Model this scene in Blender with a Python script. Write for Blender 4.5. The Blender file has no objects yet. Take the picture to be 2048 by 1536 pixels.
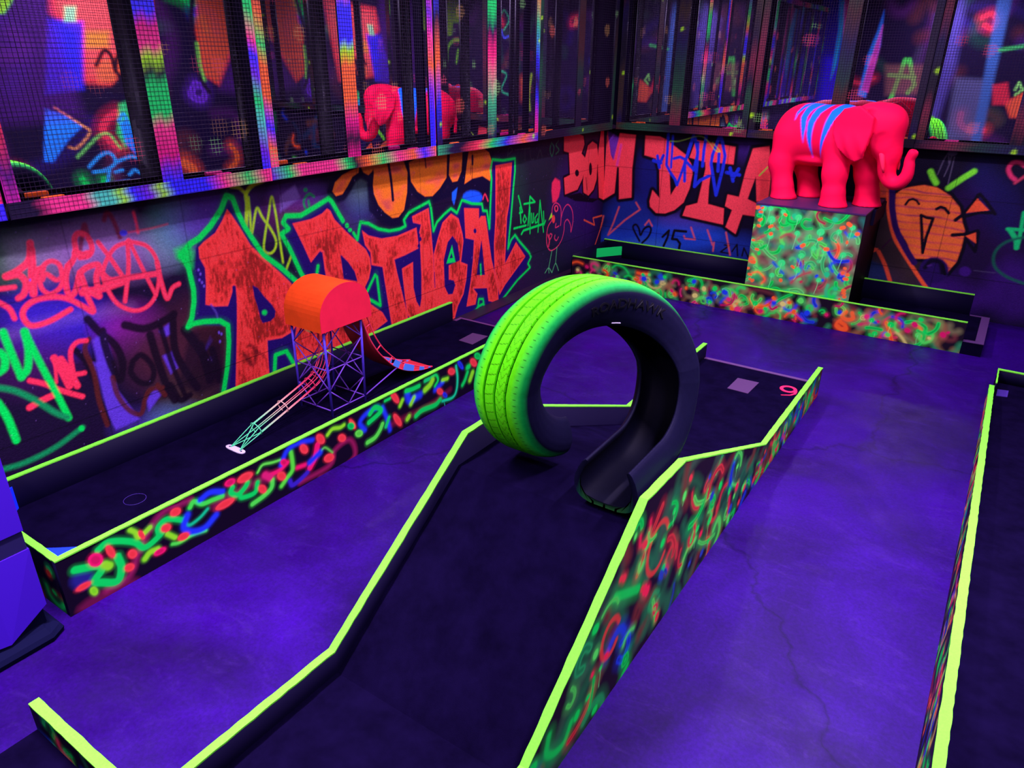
import bpy, bmesh, math, random
import numpy as np
from mathutils import Vector, Matrix
C=bpy.context.scene; COL=C.collection
# ------------------------------------------------------------------ camera, world, lights, exposure
cam_d=bpy.data.cameras.new('camera'); cam=bpy.data.objects.new('camera',cam_d); COL.objects.link(cam)
_y,_p,_r=-0.590044,0.421342,0.0104263
_f=Vector((math.sin(_y)*math.cos(_p),math.cos(_y)*math.cos(_p),-math.sin(_p)))
_rt=Vector((math.cos(_y),-math.sin(_y),0)); _u=_rt.cross(_f)
_r2=math.cos(_r)*_rt+math.sin(_r)*_u; _u2=-math.sin(_r)*_rt+math.cos(_r)*_u
cam.matrix_world=Matrix(((_r2.x,_u2.x,-_f.x,0),(_r2.y,_u2.y,-_f.y,0),(_r2.z,_u2.z,-_f.z,1.9),(0,0,0,1)))
cam_d.sensor_width=36; cam_d.lens=1455.25/2048*36; cam_d.clip_start=.02
C.camera=cam
C.view_settings.view_transform='Standard'; C.view_settings.look='None'; C.view_settings.gamma=1; C.view_settings.use_curve_mapping=False
C.view_settings.exposure=0.25
w=bpy.data.worlds.new('world'); C.world=w; w.use_nodes=True
w.node_tree.nodes['Background'].inputs[0].default_value=(.10,.03,.5,1); w.node_tree.nodes['Background'].inputs[1].default_value=.02
UV=(.70,.53,1.0)
# blacklight floods hung from the ceiling: x, y, watts, turn
LAMPS=[(-2.0,.75,80,1,95),(.05,2.55,76,1,95),(-1.85,2.9,50,1,170),(-.45,4.5,72,0,170),(-2.05,4.9,76,1,170),(.9,.3,70,1,170),(-1.3,-.35,40,0,170),(1.4,4.2,40,1,170)]  # the one behind the camera is added to brighten the mirrored front wall
CEIL=3.1
def area(x,y,z,wt,turn,sp):
    l=bpy.data.lights.new('blacklight_lamp','AREA'); l.shape='RECTANGLE'; l.size=.9; l.size_y=.10; l.energy=wt; l.color=UV; l.spread=math.radians(sp)
    o=bpy.data.objects.new('blacklight_lamp',l); o.location=(x,y,z); o.rotation_euler=(0,0,turn*math.pi/2); COL.objects.link(o)
for x,y,wt,t,sp in LAMPS: area(x,y,CEIL-.13,wt,t,sp)
# ------------------------------------------------------------------ helpers
def lin(c):
    c=np.asarray(c,dtype=np.float64)/255.
    return np.where(c<=.04045,c/12.92,((c+.055)/1.055)**2.4)
def mat(name,color=(.5,.5,.5),rough=.6,metal=0,spec=.3,attr=None,noise=None,bump=0,bscale=60,emit=0):
    m=bpy.data.materials.new(name); m.use_nodes=True; nt=m.node_tree; b=nt.nodes['Principled BSDF']
    b.inputs['Roughness'].default_value=rough; b.inputs['Metallic'].default_value=metal; b.inputs['Specular IOR Level'].default_value=spec
    b.inputs['Base Color'].default_value=(*color,1)
    src=None
    if attr:
        a=nt.nodes.new('ShaderNodeVertexColor'); a.layer_name=attr; src=a.outputs['Color']
    if noise:   # (scale, low, high)
        tc=nt.nodes.new('ShaderNodeTexCoord'); n=nt.nodes.new('ShaderNodeTexNoise'); n.inputs['Scale'].default_value=noise[0]; n.inputs['Detail'].default_value=8; n.inputs['Roughness'].default_value=.65
        nt.links.new(tc.outputs['Object'],n.inputs['Vector'])
        mr=nt.nodes.new('ShaderNodeMapRange'); mr.inputs['From Min'].default_value=.3; mr.inputs['From Max'].default_value=.7; mr.inputs['To Min'].default_value=noise[1]; mr.inputs['To Max'].default_value=noise[2]
        nt.links.new(n.outputs['Fac'],mr.inputs['Value'])
        mx=nt.nodes.new('ShaderNodeMix'); mx.data_type='RGBA'; mx.blend_type='MULTIPLY'; mx.inputs['Factor'].default_value=1
        if src: nt.links.new(src,mx.inputs['A'])
        else: mx.inputs['A'].default_value=(*color,1)
        nt.links.new(mr.outputs['Result'],mx.inputs['B']); src=mx.outputs['Result']
    if src: nt.links.new(src,b.inputs['Base Color'])
    if bump:
        tc=nt.nodes.new('ShaderNodeTexCoord'); n=nt.nodes.new('ShaderNodeTexNoise'); n.inputs['Scale'].default_value=bscale; n.inputs['Detail'].default_value=4
        nt.links.new(tc.outputs['Object'],n.inputs['Vector']); bp=nt.nodes.new('ShaderNodeBump'); bp.inputs['Strength'].default_value=bump; bp.inputs['Distance'].default_value=.01
        nt.links.new(n.outputs['Fac'],bp.inputs['Height']); nt.links.new(bp.outputs['Normal'],b.inputs['Normal'])
    if emit: b.inputs['Emission Color'].default_value=(*color,1); b.inputs['Emission Strength'].default_value=emit
    return m
M=dict(
 paint=mat('sprayed paint',attr='Col',rough=.55,spec=.12,noise=(90,.78,1.12),bump=.25,bscale=120),
 curbpaint=mat('sprayed board',attr='Col',rough=.6,spec=.07),
 lime=mat('lime edge paint',(.165,.80,.036),.6,spec=.04,noise=(160,.82,1.05)),
 black=mat('black board',(.0042,.0028,.014),.6,spec=.06),
 deck=mat('dark felt deck',(.0026,.0013,.0105),.95,spec=.01,noise=(9,.6,1.35),bump=.2,bscale=400),
 wallblack=mat('black wall',(.005,.003,.012),.7,spec=.05),
 ceil=mat('black ceiling',(.004,.003,.01),.9,spec=.1),
 metal=mat('aluminium edging',(.085,.032,.11),.45,metal=0,spec=.6),
 mirror=mat('mirror glass',(.92,.89,.93),.015,metal=1),
 wire=mat('mesh wire',attr='Col',rough=.5,spec=.3),
 frame=mat('sprayed frame',attr='Col',rough=.5,spec=.3,noise=(40,.75,1.15)),
 shelf=mat('dark shelf board',(.022,.010,.024),.5,spec=.1),
 rubber=mat('tyre rubber',attr='Col',rough=.55,spec=.045,noise=(60,.85,1.1)),
 letter=mat('tyre lettering',(.002,.002,.004),.5,spec=.2),
 pink=mat('neon pink paint',attr='Col',rough=.6,spec=.05),
 orange=mat('orange roof paint',(1.0,.085,.008),.6,spec=.1,noise=(14,.86,1.06)),
 rpink=mat('pink roof end paint',(1.0,.018,.055),.6,spec=.1,noise=(8,.9,1.05)),
 blueleg=mat('blue tube paint',(.09,.045,.55),.5,spec=.3,noise=(6,.7,1.3)),
 brace=mat('violet rod paint',(.16,.05,.42),.5,spec=.3),
 redtube=mat('red tube paint',(.95,.04,.09),.5,spec=.3),
 redsheet=mat('red slide sheet',(.55,.02,.03),.5,spec=.3),
 greenrod=mat('green rod paint',attr='Col',rough=.45,spec=.3),
 cyan=mat('pale blue tape',(.09,.30,.85),.5,spec=.3),
 plate=mat('white metal plate',(.55,.50,.55),.4,spec=.4),
 tee=mat('grey rubber tee plate',(.065,.025,.075),.7,spec=.2),
 greenb=mat('green block paint',(.005,.75,.10),.6,spec=.15),
 bluew=mat('blue wedge paint',(.006,.035,.85),.6,spec=.2),
 vwhite=mat('white laminate',(.05,.008,.38),.45,spec=.15),
 vband=mat('dark band',(.016,.012,.06),.5,spec=.1),
 vbase=mat('dark plinth vinyl',(.0035,.004,.018),.7,spec=.01),
 lid=mat('plinth top laminate',(.05,.013,.065),.45,spec=.35),
 num=mat('pink number paint',(1.0,.02,.08),.6,spec=.1),
 ring=mat('hole ring',(.05,.02,.2),.6),
 oblock=mat('orange block paint',(1.0,.14,.01),.6,spec=.1),
 pblock=mat('magenta block paint',(.75,.01,.18),.6,spec=.1),
 housing=mat('lamp housing',(.02,.02,.02),.5),
 tube=mat('blacklight tube',(.18,.05,1.0),.5,emit=1.2),
)
def mesh(name,verts,faces,m,parent=None,cols=None,smooth=False,mats=None,midx=None):
    me=bpy.data.meshes.new(name)
    verts=np.asarray(verts,dtype=np.float32).reshape(-1,3)
    if isinstance(faces,np.ndarray) and faces.ndim==2:
        nf,k=faces.shape
        me.vertices.add(len(verts)); me.vertices.foreach_set('co',verts.ravel())
        me.loops.add(nf*k); me.loops.foreach_set('vertex_index',faces.astype(np.int32).ravel())
        me.polygons.add(nf); me.polygons.foreach_set('loop_start',np.arange(0,nf*k,k,dtype=np.int32))
        me.update(calc_edges=True)
    else:
        me.from_pydata([tuple(map(float,v)) for v in verts],[],[tuple(f) for f in faces]); me.update()
    for mm in (mats or [m]): me.materials.append(mm)
    if midx is not None: me.polygons.foreach_set('material_index',np.asarray(midx,dtype=np.int32))
    if cols is not None:
        a=me.color_attributes.new('Col','FLOAT_COLOR','POINT'); cc=np.ones((len(verts),4),dtype=np.float32); cc[:,:3]=cols; a.data.foreach_set('color',cc.ravel())
    if smooth: me.polygons.foreach_set('use_smooth',np.ones(len(me.polygons),dtype=bool))
    o=bpy.data.objects.new(name,me); COL.objects.link(o)
    if parent: o.parent=parent
    return o
class MB:
    def __init__(s): s.v=[];s.f=[];s.c=[]
    def add(s,v,f,c=None):
        n=len(s.v); s.v+= [tuple(x) for x in v]; s.f+=[tuple(i+n for i in q) for q in f]; s.c+= [c if c is not None else (0,0,0)]*len(v)
    def box(s,x0,y0,z0,x1,y1,z1,c=None):
        s.add([(x0,y0,z0),(x1,y0,z0),(x1,y1,z0),(x0,y1,z0),(x0,y0,z1),(x1,y0,z1),(x1,y1,z1),(x0,y1,z1)],[(0,3,2,1),(4,5,6,7),(0,1,5,4),(1,2,6,5),(2,3,7,6),(3,0,4,7)],c)
    def prism(s,poly,z0,z1,c=None):   # poly ccw in xy
        n=len(poly); s.add([(x,y,z0) for x,y in poly]+[(x,y,z1) for x,y in poly],[tuple(range(n-1,-1,-1)),tuple(range(n,2*n))]+[(i,(i+1)%n,n+(i+1)%n,n+i) for i in range(n)],c)
    def tube(s,pts,r,k=8,cf=None,closed=False):
        pts=[Vector(p) for p in pts]; n=len(pts); rr=r if hasattr(r,'__len__') else [r]*n
        up=None; base=len(s.v); V=[];cs=[]
        for i,p in enumerate(pts):
            a=pts[i-1] if (i>0 or closed) else p; b=pts[(i+1)%n] if (i<n-1 or closed) else p
            t=(b-a).normalized()
            if up is None: up=Vector((0,0,1)) if abs(t.z)<.9 else Vector((1,0,0))
            sd=t.cross(up).normalized(); up=sd.cross(t).normalized()
            for j in range(k):
                q=2*math.pi*j/k; V.append(p+(sd*math.cos(q)+up*math.sin(q))*rr[i]); cs.append(cf(p) if cf else (0,0,0))
        F=[]
        for i in range(n if closed else n-1):
            i2=(i+1)%n
            for j in range(k): F.append((i*k+j,i*k+(j+1)%k,i2*k+(j+1)%k,i2*k+j))
        if not closed: F.append(tuple(range(k-1,-1,-1))); F.append(tuple((n-1)*k+j for j in range(k)))
        s.v+=[tuple(x) for x in V]; s.f+=[tuple(i+base for i in q) for q in F]; s.c+=cs
    def build(s,name,m,parent=None,smooth=False,color=False): return mesh(name,s.v,s.f,m,parent,cols=np.array(s.c) if color else None,smooth=smooth)
def tag(o,label=None,cat=None,group=None,kind=None):
    if label: o['label']=label
    if cat: o['category']=cat
    if group: o['group']=group
    if kind: o['kind']=kind
    return o
def thing(name,label,cat,loc=(0,0,0),group=None):
    o=bpy.data.objects.new(name,None); o.empty_display_size=.05; o.location=loc; COL.objects.link(o); return tag(o,label,cat,group)
def at_base(o,loc):      # move a finished thing's origin to its base without moving its parts
    loc=Vector(loc); o.location=loc
    for ch in o.children: ch.matrix_parent_inverse=Matrix.Translation(-loc)
    return o
def origin(o,loc):       # origin of a single-mesh object
    loc=Vector(loc); o.data.transform(Matrix.Translation(-loc)); o.location=loc; return o
# ------------------------------------------------------------------ paint on a raster that is then carried by dense wall meshes
rs=np.random.RandomState(7)
def vnoise(h,w,cell,seed,aspect=1.0):
    r=np.random.RandomState(seed); gh=max(2,int(h/cell/aspect)+3); gw=max(2,int(w/cell)+3); g=r.rand(gh,gw)
    y=np.linspace(0,gh-2.001,h); x=np.linspace(0,gw-2.001,w); yi=y.astype(int); xi=x.astype(int); fy=(y-yi)[:,None]; fx=(x-xi)[None]
    fy=fy*fy*(3-2*fy); fx=fx*fx*(3-2*fx)
    return (g[yi][:,xi]*(1-fy)*(1-fx)+g[yi+1][:,xi]*fy*(1-fx)+g[yi][:,xi+1]*(1-fy)*fx+g[yi+1][:,xi+1]*fy*fx)
def smooth_path(P,n=6):
    P=np.asarray(P,dtype=float)
    if len(P)<3: return P
    A=np.vstack([2*P[0]-P[1],P,2*P[-1]-P[-2]]); out=[]
    for i in range(1,len(A)-2):
        for k in range(n):
            t=k/n; p0,p1,p2,p3=A[i-1:i+3]
            out.append(.5*((2*p1)+(-p0+p2)*t+(2*p0-5*p1+4*p2-p3)*t*t+(-p0+3*p1-3*p2+p3)*t**3))
    out.append(P[-1]); return np.array(out)
class Canvas:
    def __init__(s,u0,u1,v0,v1,res,base=(10,5,25)):
        s.u0,s.v0,s.res=u0,v0,res; s.w=int((u1-u0)/res)+2; s.h=int((v1-v0)/res)+2
        s.a=np.empty((s.h,s.w,3),dtype=np.float32); s.a[:]=lin(base)
        s.jit=None
    def box(s,P,m):
        x0=max(0,int((P[:,0].min()-m-s.u0)/s.res)); x1=min(s.w,int((P[:,0].max()+m-s.u0)/s.res)+2)
        y0=max(0,int((P[:,1].min()-m-s.v0)/s.res)); y1=min(s.h,int((P[:,1].max()+m-s.v0)/s.res)+2)
        return x0,x1,y0,y1
    def grid(s,b):
        x0,x1,y0,y1=b
        return np.meshgrid(s.u0+np.arange(x0,x1)*s.res,s.v0+np.arange(y0,y1)*s.res)
    def dist(s,P,b,closed=False):
        U,V=s.grid(b); D=np.full(U.shape,1e9,dtype=np.float32); x0,x1,y0,y1=b
        n=len(P); rng=range(n if closed else n-1)
        if n==1: return np.hypot(U-P[0,0],V-P[0,1])
        for i in rng:
            a=P[i]; c=P[(i+1)%n]; d=c-a; L=d@d+1e-12
            t=np.clip(((U-a[0])*d[0]+(V-a[1])*d[1])/L,0,1); q=np.hypot(U-a[0]-t*d[0],V-a[1]-t*d[1]); np.minimum(D,q,out=D)
        return D
    def blend(s,b,cov,col):
        x0,x1,y0,y1=b; cov=np.clip(cov,0,1)[...,None]; s.a[y0:y1,x0:x1]=s.a[y0:y1,x0:x1]*(1-cov)+cov*col
    def stroke(s,col,P,w,soft,a=1,sm=1):
        P=np.asarray(P,dtype=float).reshape(-1,2)
        if sm: P=smooth_path(P)
        b=s.box(P,w/2+soft)
        if b[1]<=b[0] or b[3]<=b[2]: return
        soft=max(soft,s.res*.8); D=s.dist(P,b)
        s.blend(b,np.clip((w/2-D)/soft+.5,0,1)*a,lin(col))
    def fill(s,col,P,soft=.004,grow=0,a=1,tex=None):
        P=np.asarray(P,dtype=float).reshape(-1,2); b=s.box(P,grow+soft)
        if b[1]<=b[0] or b[3]<=b[2]: return
        U,V=s.grid(b); ins=np.zeros(U.shape,bool); n=len(P)
        for i in range(n):
            x1,y1=P[i]; x2,y2=P[(i+1)%n]
            if y1==y2: continue
            c=((y1>V)!=(y2>V))&(U<(x2-x1)*(V-y1)/(y2-y1)+x1); ins^=c
        D=s.dist(P,b,True); sd=np.where(ins,D,-D)+grow; soft=max(soft,s.res*.8)
        c=lin(col)
        if tex:
            h,w=U.shape; sd0=int(abs(P[0,0])*997)%10000
            if tex=='h':   # felt-tip hatching: streaks across each letter with a clean outline
                n1=vnoise(h,w,2.2,sd0,3.2) if w<h*1.4 else vnoise(h,w,2.2,sd0,3.2); n2=vnoise(h,w,28,sd0+1); n3=vnoise(h,w,2.0,sd0+2,.6)
                k=np.clip((n1*.6+n3*.25+n2*.75)-.55,0,1)*1.5; k*=np.clip((sd-.010)/.012,0,1); k=np.clip(k,0,.85)[...,None]
                c=c*(1-k)+k*lin((120,28,18))
            elif tex=='o':
                k=np.clip(vnoise(h,w,30,sd0,.35)*1.1-.35,0,1)[...,None]*np.clip(sd/.04,0,1)[...,None]; c=c*(1-k)+k*lin((165,60,75))
                up=np.clip((V-1.17)/.05,0,1)[...,None]
            elif tex=='b':
                ph=(V+.03*U)*2*math.pi/.062; k=(np.clip(np.sin(ph+2.2*vnoise(h,w,25,sd0))-.35,0,1)*(.4+.8*vnoise(h,w,18,sd0+3)))[...,None]; k=np.clip(k,0,.8); c=c*(1-k)+k*lin((110,35,80))
        s.blend(b,np.clip(sd/soft+.5,0,1)*a,c)
    def run(s,ops):
        for op in ops:
            if op[0]=='f': s.fill(op[1],op[2],op[3],op[4],op[5],op[6])
            else: s.stroke(op[1],op[2],op[3],op[4],op[5],op[6])
    def gain(s,g,hi=0): s.a=np.minimum(s.a*g*(1+hi*s.a.max(-1,keepdims=True)),.97)
    def sample(s,U,V):
        x=np.clip((U-s.u0)/s.res,0,s.w-1.001); y=np.clip((V-s.v0)/s.res,0,s.h-1.001); xi=x.astype(int); yi=y.astype(int); fx=(x-xi)[...,None]; fy=(y-yi)[...,None]; a=s.a
        return a[yi,xi]*(1-fx)*(1-fy)+a[yi,xi+1]*fx*(1-fy)+a[yi+1,xi]*(1-fx)*fy+a[yi+1,xi+1]*fx*fy
NG=(10,208,66);NG2=(75,222,72);OR=(255,90,30);RD=(235,45,60);MG=(185,20,75);BL=(25,55,175);TN=(150,140,80)
def squiggles(cv,seed,n_soft,n_mid,n_dot,u0,u1,vt,pal=(NG,NG,NG2,OR,MG,BL),sc=1.0,softpal=((20,120,60),(95,60,40),(40,120,70),(90,40,40),(20,60,90)),drips=.4):
    r=random.Random(seed)
    def wob(x,y,L,k=4):
        a=r.uniform(0,6.28); P=[(x,y)]; bend=r.uniform(-1.6,1.6)
        for i in range(k):
            a+=bend*r.uniform(.4,1.3); x+=math.cos(a)*L/k; y+=math.sin(a)*L/k; P.append((x,y))
        return P
    pick=lambda: (lambda u:(u,r.uniform(.015,vt(u)-.02)))(r.uniform(u0,u1))
    for i in range(n_soft):
        x,y=pick(); cv.stroke(r.choice(softpal),wob(x,y,r.uniform(.06,.2)*sc),r.uniform(.012,.03)*sc,.022*sc,r.uniform(.5,.95))
    for i in range(n_mid):
        x,y=pick(); c=r.choice(pal); P=wob(x,y,r.uniform(.04,.13)*sc); wd=r.uniform(.008,.018)*sc
        cv.stroke(c,P,wd*2.2,.02*sc,.25); s=r.choice((.004,.004,.012)); cv.stroke(c,P,wd,s,.95 if s<.01 else .75)
        if s<.01: cv.stroke(tuple(int(q*.72) for q in c),P,wd*.45,.004,.8)
    for i in range(n_dot):
        x,y=pick(); c=r.choice(pal); rad=r.uniform(.006,.015)*sc
        cv.stroke(c,[(x,y),(x+.003,y+.003)],rad*3.4,.016,.25,0); cv.stroke(c,[(x,y),(x+r.uniform(-.01,.01),y+r.uniform(-.004,.008))],rad*2,.0035,1,0)
        if r.random()<drips and c in (NG,NG2):
            L=r.uniform(.03,.09); cv.stroke((110,230,110),[(x,y),(x-.003,y-L*.5),(x-.012*r.random(),y-L)],.0028,.002,.9)
PAINT={
 'L':[
  ('f',(150,110,165),[2.056,1.0,2.018,0.958,1.931,0.936,1.818,0.94,1.703,0.965,1.609,1.006,1.552,1.055,1.539,1.102,1.572,1.139,1.645,1.161,1.747,1.164,1.861,1.144,1.966,1.105,2.037,1.053],0.169,0.0,0.8,None),
  ('f',(95,140,90),[1.468,1.071,1.447,1.037,1.407,1.015,1.356,1.009,1.306,1.021,1.266,1.047,1.243,1.081,1.242,1.118,1.261,1.151,1.298,1.173,1.346,1.18,1.396,1.171,1.439,1.146,1.465,1.11],0.1576,0.0,0.6,None),
  ('f',(165,120,175),[1.658,1.032,1.635,1.001,1.586,0.983,1.523,0.982,1.459,0.996,1.407,1.023,1.376,1.057,1.37,1.092,1.391,1.12,1.435,1.138,1.494,1.142,1.558,1.13,1.614,1.104,1.65,1.069],0.1611,0.0,0.55,None),
  ('f',(60,35,175),[1.663,0.738,1.625,0.684,1.546,0.655,1.445,0.658,1.345,0.69,1.266,0.742,1.221,0.804,1.215,0.865,1.248,0.914,1.316,0.943,1.407,0.946,1.507,0.922,1.595,0.872,1.652,0.807],0.1643,0.0,0.8,None),
  ('f',(150,35,150),[1.9,0.632,1.876,0.598,1.828,0.58,1.764,0.581,1.7,0.601,1.647,0.635,1.615,0.676,1.61,0.716,1.631,0.748,1.676,0.766,1.736,0.767,1.8,0.75,1.856,0.717,1.892,0.675],0.1699,0.0,0.7,None),
  ('f',(90,160,150),[2.179,1.054,2.157,1.002,2.114,0.965,2.06,0.951,2.007,0.962,1.965,0.995,1.942,1.043,1.941,1.096,1.963,1.145,2.003,1.181,2.054,1.197,2.107,1.189,2.151,1.158,2.177,1.11],0.1711,0.0,0.8,None),
  ('f',(95,60,160),[2.393,1.069,2.366,1.021,2.309,0.99,2.234,0.981,2.159,0.996,2.097,1.03,2.06,1.076,2.054,1.126,2.079,1.17,2.13,1.201,2.2,1.213,2.275,1.202,2.341,1.17,2.384,1.122],0.1758,0.0,0.8,None),
  ('f',(70,40,130),[2.531,1.128,2.506,1.096,2.449,1.077,2.373,1.074,2.294,1.088,2.227,1.114,2.186,1.147,2.175,1.182,2.198,1.211,2.249,1.23,2.32,1.235,2.399,1.224,2.47,1.199,2.518,1.165],0.1786,0.0,0.6,None),
  ('f',(60,30,90),[2.797,1.059,2.769,1.014,2.705,0.985,2.619,0.978,2.531,0.993,2.458,1.028,2.412,1.073,2.402,1.121,2.428,1.163,2.485,1.191,2.565,1.201,2.653,1.189,2.731,1.157,2.783,1.11],0.1857,0.0,0.8,None),
  ('f',(100,60,160),[3.052,1.109,3.031,1.083,2.98,1.068,2.91,1.066,2.837,1.077,2.774,1.099,2.734,1.127,2.722,1.155,2.741,1.179,2.788,1.194,2.854,1.197,2.927,1.188,2.993,1.167,3.038,1.139],0.1921,0.0,0.8,None),
  ('f',(110,30,45),[3.021,1.024,2.998,0.995,2.941,0.978,2.864,0.977,2.783,0.991,2.715,1.016,2.671,1.048,2.658,1.081,2.68,1.108,2.731,1.124,2.803,1.127,2.884,1.116,2.956,1.091,3.006,1.058],0.1919,0.0,0.6,None),
  ('f',(95,25,110),[1.466,0.598,1.433,0.544,1.37,0.514,1.291,0.514,1.213,0.542,1.153,0.593,1.12,0.653,1.118,0.714,1.148,0.763,1.204,0.793,1.277,0.798,1.354,0.775,1.421,0.728,1.461,0.664],0.1629,0.0,0.35,None),
  ('f',(70,30,42),[2.31,0.407,2.266,0.303,2.182,0.237,2.077,0.222,1.975,0.26,1.897,0.34,1.855,0.443,1.856,0.55,1.896,0.644,1.97,0.707,2.066,0.729,2.166,0.703,2.252,0.631,2.305,0.526],0.1813,0.0,0.9,None),
  ('f',(75,32,45),[1.95,0.465,1.923,0.4,1.875,0.357,1.817,0.346,1.76,0.366,1.717,0.414,1.694,0.479,1.697,0.547,1.722,0.608,1.767,0.649,1.822,0.663,1.879,0.647,1.925,0.602,1.951,0.537],0.1731,0.0,0.8,None),
  ('f',(80,60,40),[2.131,0.134,2.104,0.09,2.047,0.07,1.974,0.077,1.899,0.108,1.839,0.156,1.803,0.211,1.797,0.263,1.822,0.304,1.873,0.325,1.941,0.322,2.016,0.295,2.081,0.248,2.122,0.191],0.1817,0.0,0.5,None),
  ('f',(100,160,190),[2.048,0.027,2.028,0.008,1.984,0.005,1.926,0.019,1.864,0.045,1.813,0.079,1.78,0.114,1.772,0.143,1.79,0.161,1.83,0.165,1.886,0.154,1.947,0.129,2.001,0.095,2.038,0.058],0.1819,0.0,0.7,None),
  ('f',(90,70,180),[1.9,0.059,1.879,0.041,1.83,0.042,1.764,0.059,1.696,0.089,1.639,0.125,1.603,0.161,1.593,0.19,1.612,0.206,1.656,0.208,1.718,0.193,1.786,0.165,1.847,0.128,1.888,0.09],0.1786,0.0,0.5,None),
  ('f',(70,55,85),[3.438,0.926,3.414,0.874,3.36,0.838,3.287,0.826,3.21,0.84,3.146,0.876,3.106,0.927,3.096,0.982,3.119,1.031,3.169,1.066,3.238,1.08,3.313,1.069,3.38,1.035,3.425,0.984],0.2042,0.0,0.7,None),
  ('f',(45,60,130),[3.445,1.006,3.432,0.966,3.401,0.937,3.36,0.925,3.317,0.932,3.281,0.957,3.258,0.993,3.253,1.034,3.267,1.072,3.297,1.1,3.336,1.113,3.379,1.107,3.416,1.084,3.44,1.048],0.2038,0.0,0.7,None),
  ('f',(110,150,120),[3.428,1.103,3.419,1.08,3.4,1.063,3.374,1.055,3.347,1.059,3.324,1.073,3.309,1.095,3.306,1.119,3.315,1.142,3.333,1.159,3.359,1.167,3.386,1.163,3.409,1.15,3.424,1.128],0.2026,0.0,0.5,None),
  ('f',(30,32,40),[6.175,0.577,6.131,0.314,5.96,0.127,5.706,0.06,5.432,0.121,5.199,0.286,5.046,0.512,4.992,0.756,5.04,0.977,5.179,1.141,5.39,1.222,5.641,1.201,5.89,1.073,6.085,0.851],0.2963,0.0,0.8,None),
  ('f',(60,22,105),[6.641,0.507,6.616,0.314,6.499,0.175,6.317,0.122,6.114,0.163,5.932,0.283,5.806,0.454,5.755,0.641,5.783,0.811,5.885,0.937,6.044,0.996,6.234,0.977,6.422,0.876,6.569,0.709],0.3135,0.0,0.6,None),
  ('f',(45,25,60),[5.843,-0.036,5.794,-0.132,5.646,-0.18,5.435,-0.173,5.211,-0.114,5.019,-0.02,4.893,0.09,4.849,0.195,4.892,0.279,5.015,0.328,5.2,0.332,5.417,0.288,5.626,0.2,5.781,0.084],0.2905,0.0,0.8,None),
  ('f',(35,35,55),[6.538,0.014,6.488,-0.112,6.32,-0.183,6.077,-0.185,5.818,-0.121,5.594,-0.011,5.445,0.122,5.391,0.253,5.436,0.362,5.573,0.431,5.782,0.447,6.03,0.403,6.273,0.304,6.458,0.165],0.3142,0.0,0.6,None),
  ('f',(80,40,45),[6.886,1.114,6.86,0.991,6.751,0.901,6.586,0.863,6.401,0.884,6.236,0.955,6.121,1.061,6.074,1.18,6.1,1.29,6.195,1.375,6.343,1.417,6.52,1.408,6.692,1.346,6.824,1.241],0.3188,0.0,0.35,None),
  ('f',(40,90,60),[5.25,0.925,5.244,0.854,5.224,0.799,5.194,0.771,5.16,0.776,5.129,0.812,5.108,0.872,5.099,0.944,5.105,1.012,5.124,1.066,5.153,1.093,5.187,1.09,5.218,1.056,5.24,0.997],0.2617,0.0,0.35,None),
  ('s',(175,130,185),[1.332,1.174,1.541,1.201,1.863,1.205],0.0258,0.0773,0.25,1),
  ('s',(175,130,185),[1.319,1.124,1.529,1.148,1.851,1.148],0.0258,0.0774,0.25,1),
  ('s',(175,130,185),[1.306,1.073,1.516,1.095,1.839,1.091],0.0259,0.0776,0.25,1),
  ('s',(175,130,185),[1.235,0.791,1.446,0.8,1.77,0.772],0.0262,0.0786,0.25,1),
  ('f',(95,60,190),[1.539,0.561,1.624,0.54,1.623,0.385,1.7,0.193,1.572,0.185,1.549,0.278,1.537,0.391],0.0137,0.0,0.85,None),
  ('f',(95,60,190),[1.891,0.615,1.957,0.642,1.951,0.581,1.91,0.574],0.0142,0.0,0.85,None),
  ('f',(95,60,190),[1.883,0.481,1.941,0.49,1.956,0.392,1.909,0.371],0.0143,0.0,0.85,None),
  ('f',(95,60,190),[1.751,0.281,1.815,0.328,1.833,0.278,1.754,0.217],0.0144,0.0,0.85,None),
  ('f',(95,60,190),[2.117,0.433,2.167,0.505,2.181,0.477,2.128,0.43],0.0147,0.0,0.85,None),
  ('f',(95,60,190),[2.107,0.378,2.179,0.396,2.164,0.35,2.123,0.349],0.0148,0.0,0.85,None),
  ('f',(95,60,190),[1.563,0.667,1.63,0.698,1.632,0.542,1.559,0.541],0.0136,0.0,0.85,None),
  ('f',(120,95,165),[2.743,1.174,2.857,1.221,2.884,1.146,2.729,1.084],0.0184,0.0,0.8,None),
  ('s',(22,8,26),[1.564,0.771,1.605,0.692,1.66,0.612,1.677,0.514,1.646,0.431,1.624,0.506,1.614,0.626,1.618,0.696],0.0379,0.0108,0.95,1),
  ('s',(22,8,26),[1.477,0.644,1.512,0.577,1.531,0.473,1.532,0.366,1.541,0.24],0.0325,0.0108,0.95,1),
  ('s',(22,8,26),[1.728,0.694,1.822,0.649,1.933,0.662,1.987,0.68],0.0415,0.0111,0.95,1),
  ('s',(22,8,26),[1.841,0.609,1.853,0.469,1.876,0.305,1.902,0.222],0.0423,0.0113,0.95,1),
  ('s',(22,8,26),[1.902,0.644,1.926,0.416,1.966,0.213],0.0283,0.0113,0.95,1),
  ('s',(22,8,26),[1.976,0.664,1.956,0.491,1.989,0.366,2.041,0.244],0.0427,0.0114,0.95,1),
  ('s',(22,8,26),[1.735,0.508,1.774,0.522,1.812,0.469,1.821,0.41,1.79,0.365,1.74,0.384,1.707,0.45,1.729,0.505],0.0309,0.0112,0.95,1),
  ('s',(22,8,26),[2.031,0.58,2.095,0.446,2.157,0.277],0.0519,0.0115,0.95,1),
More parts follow.
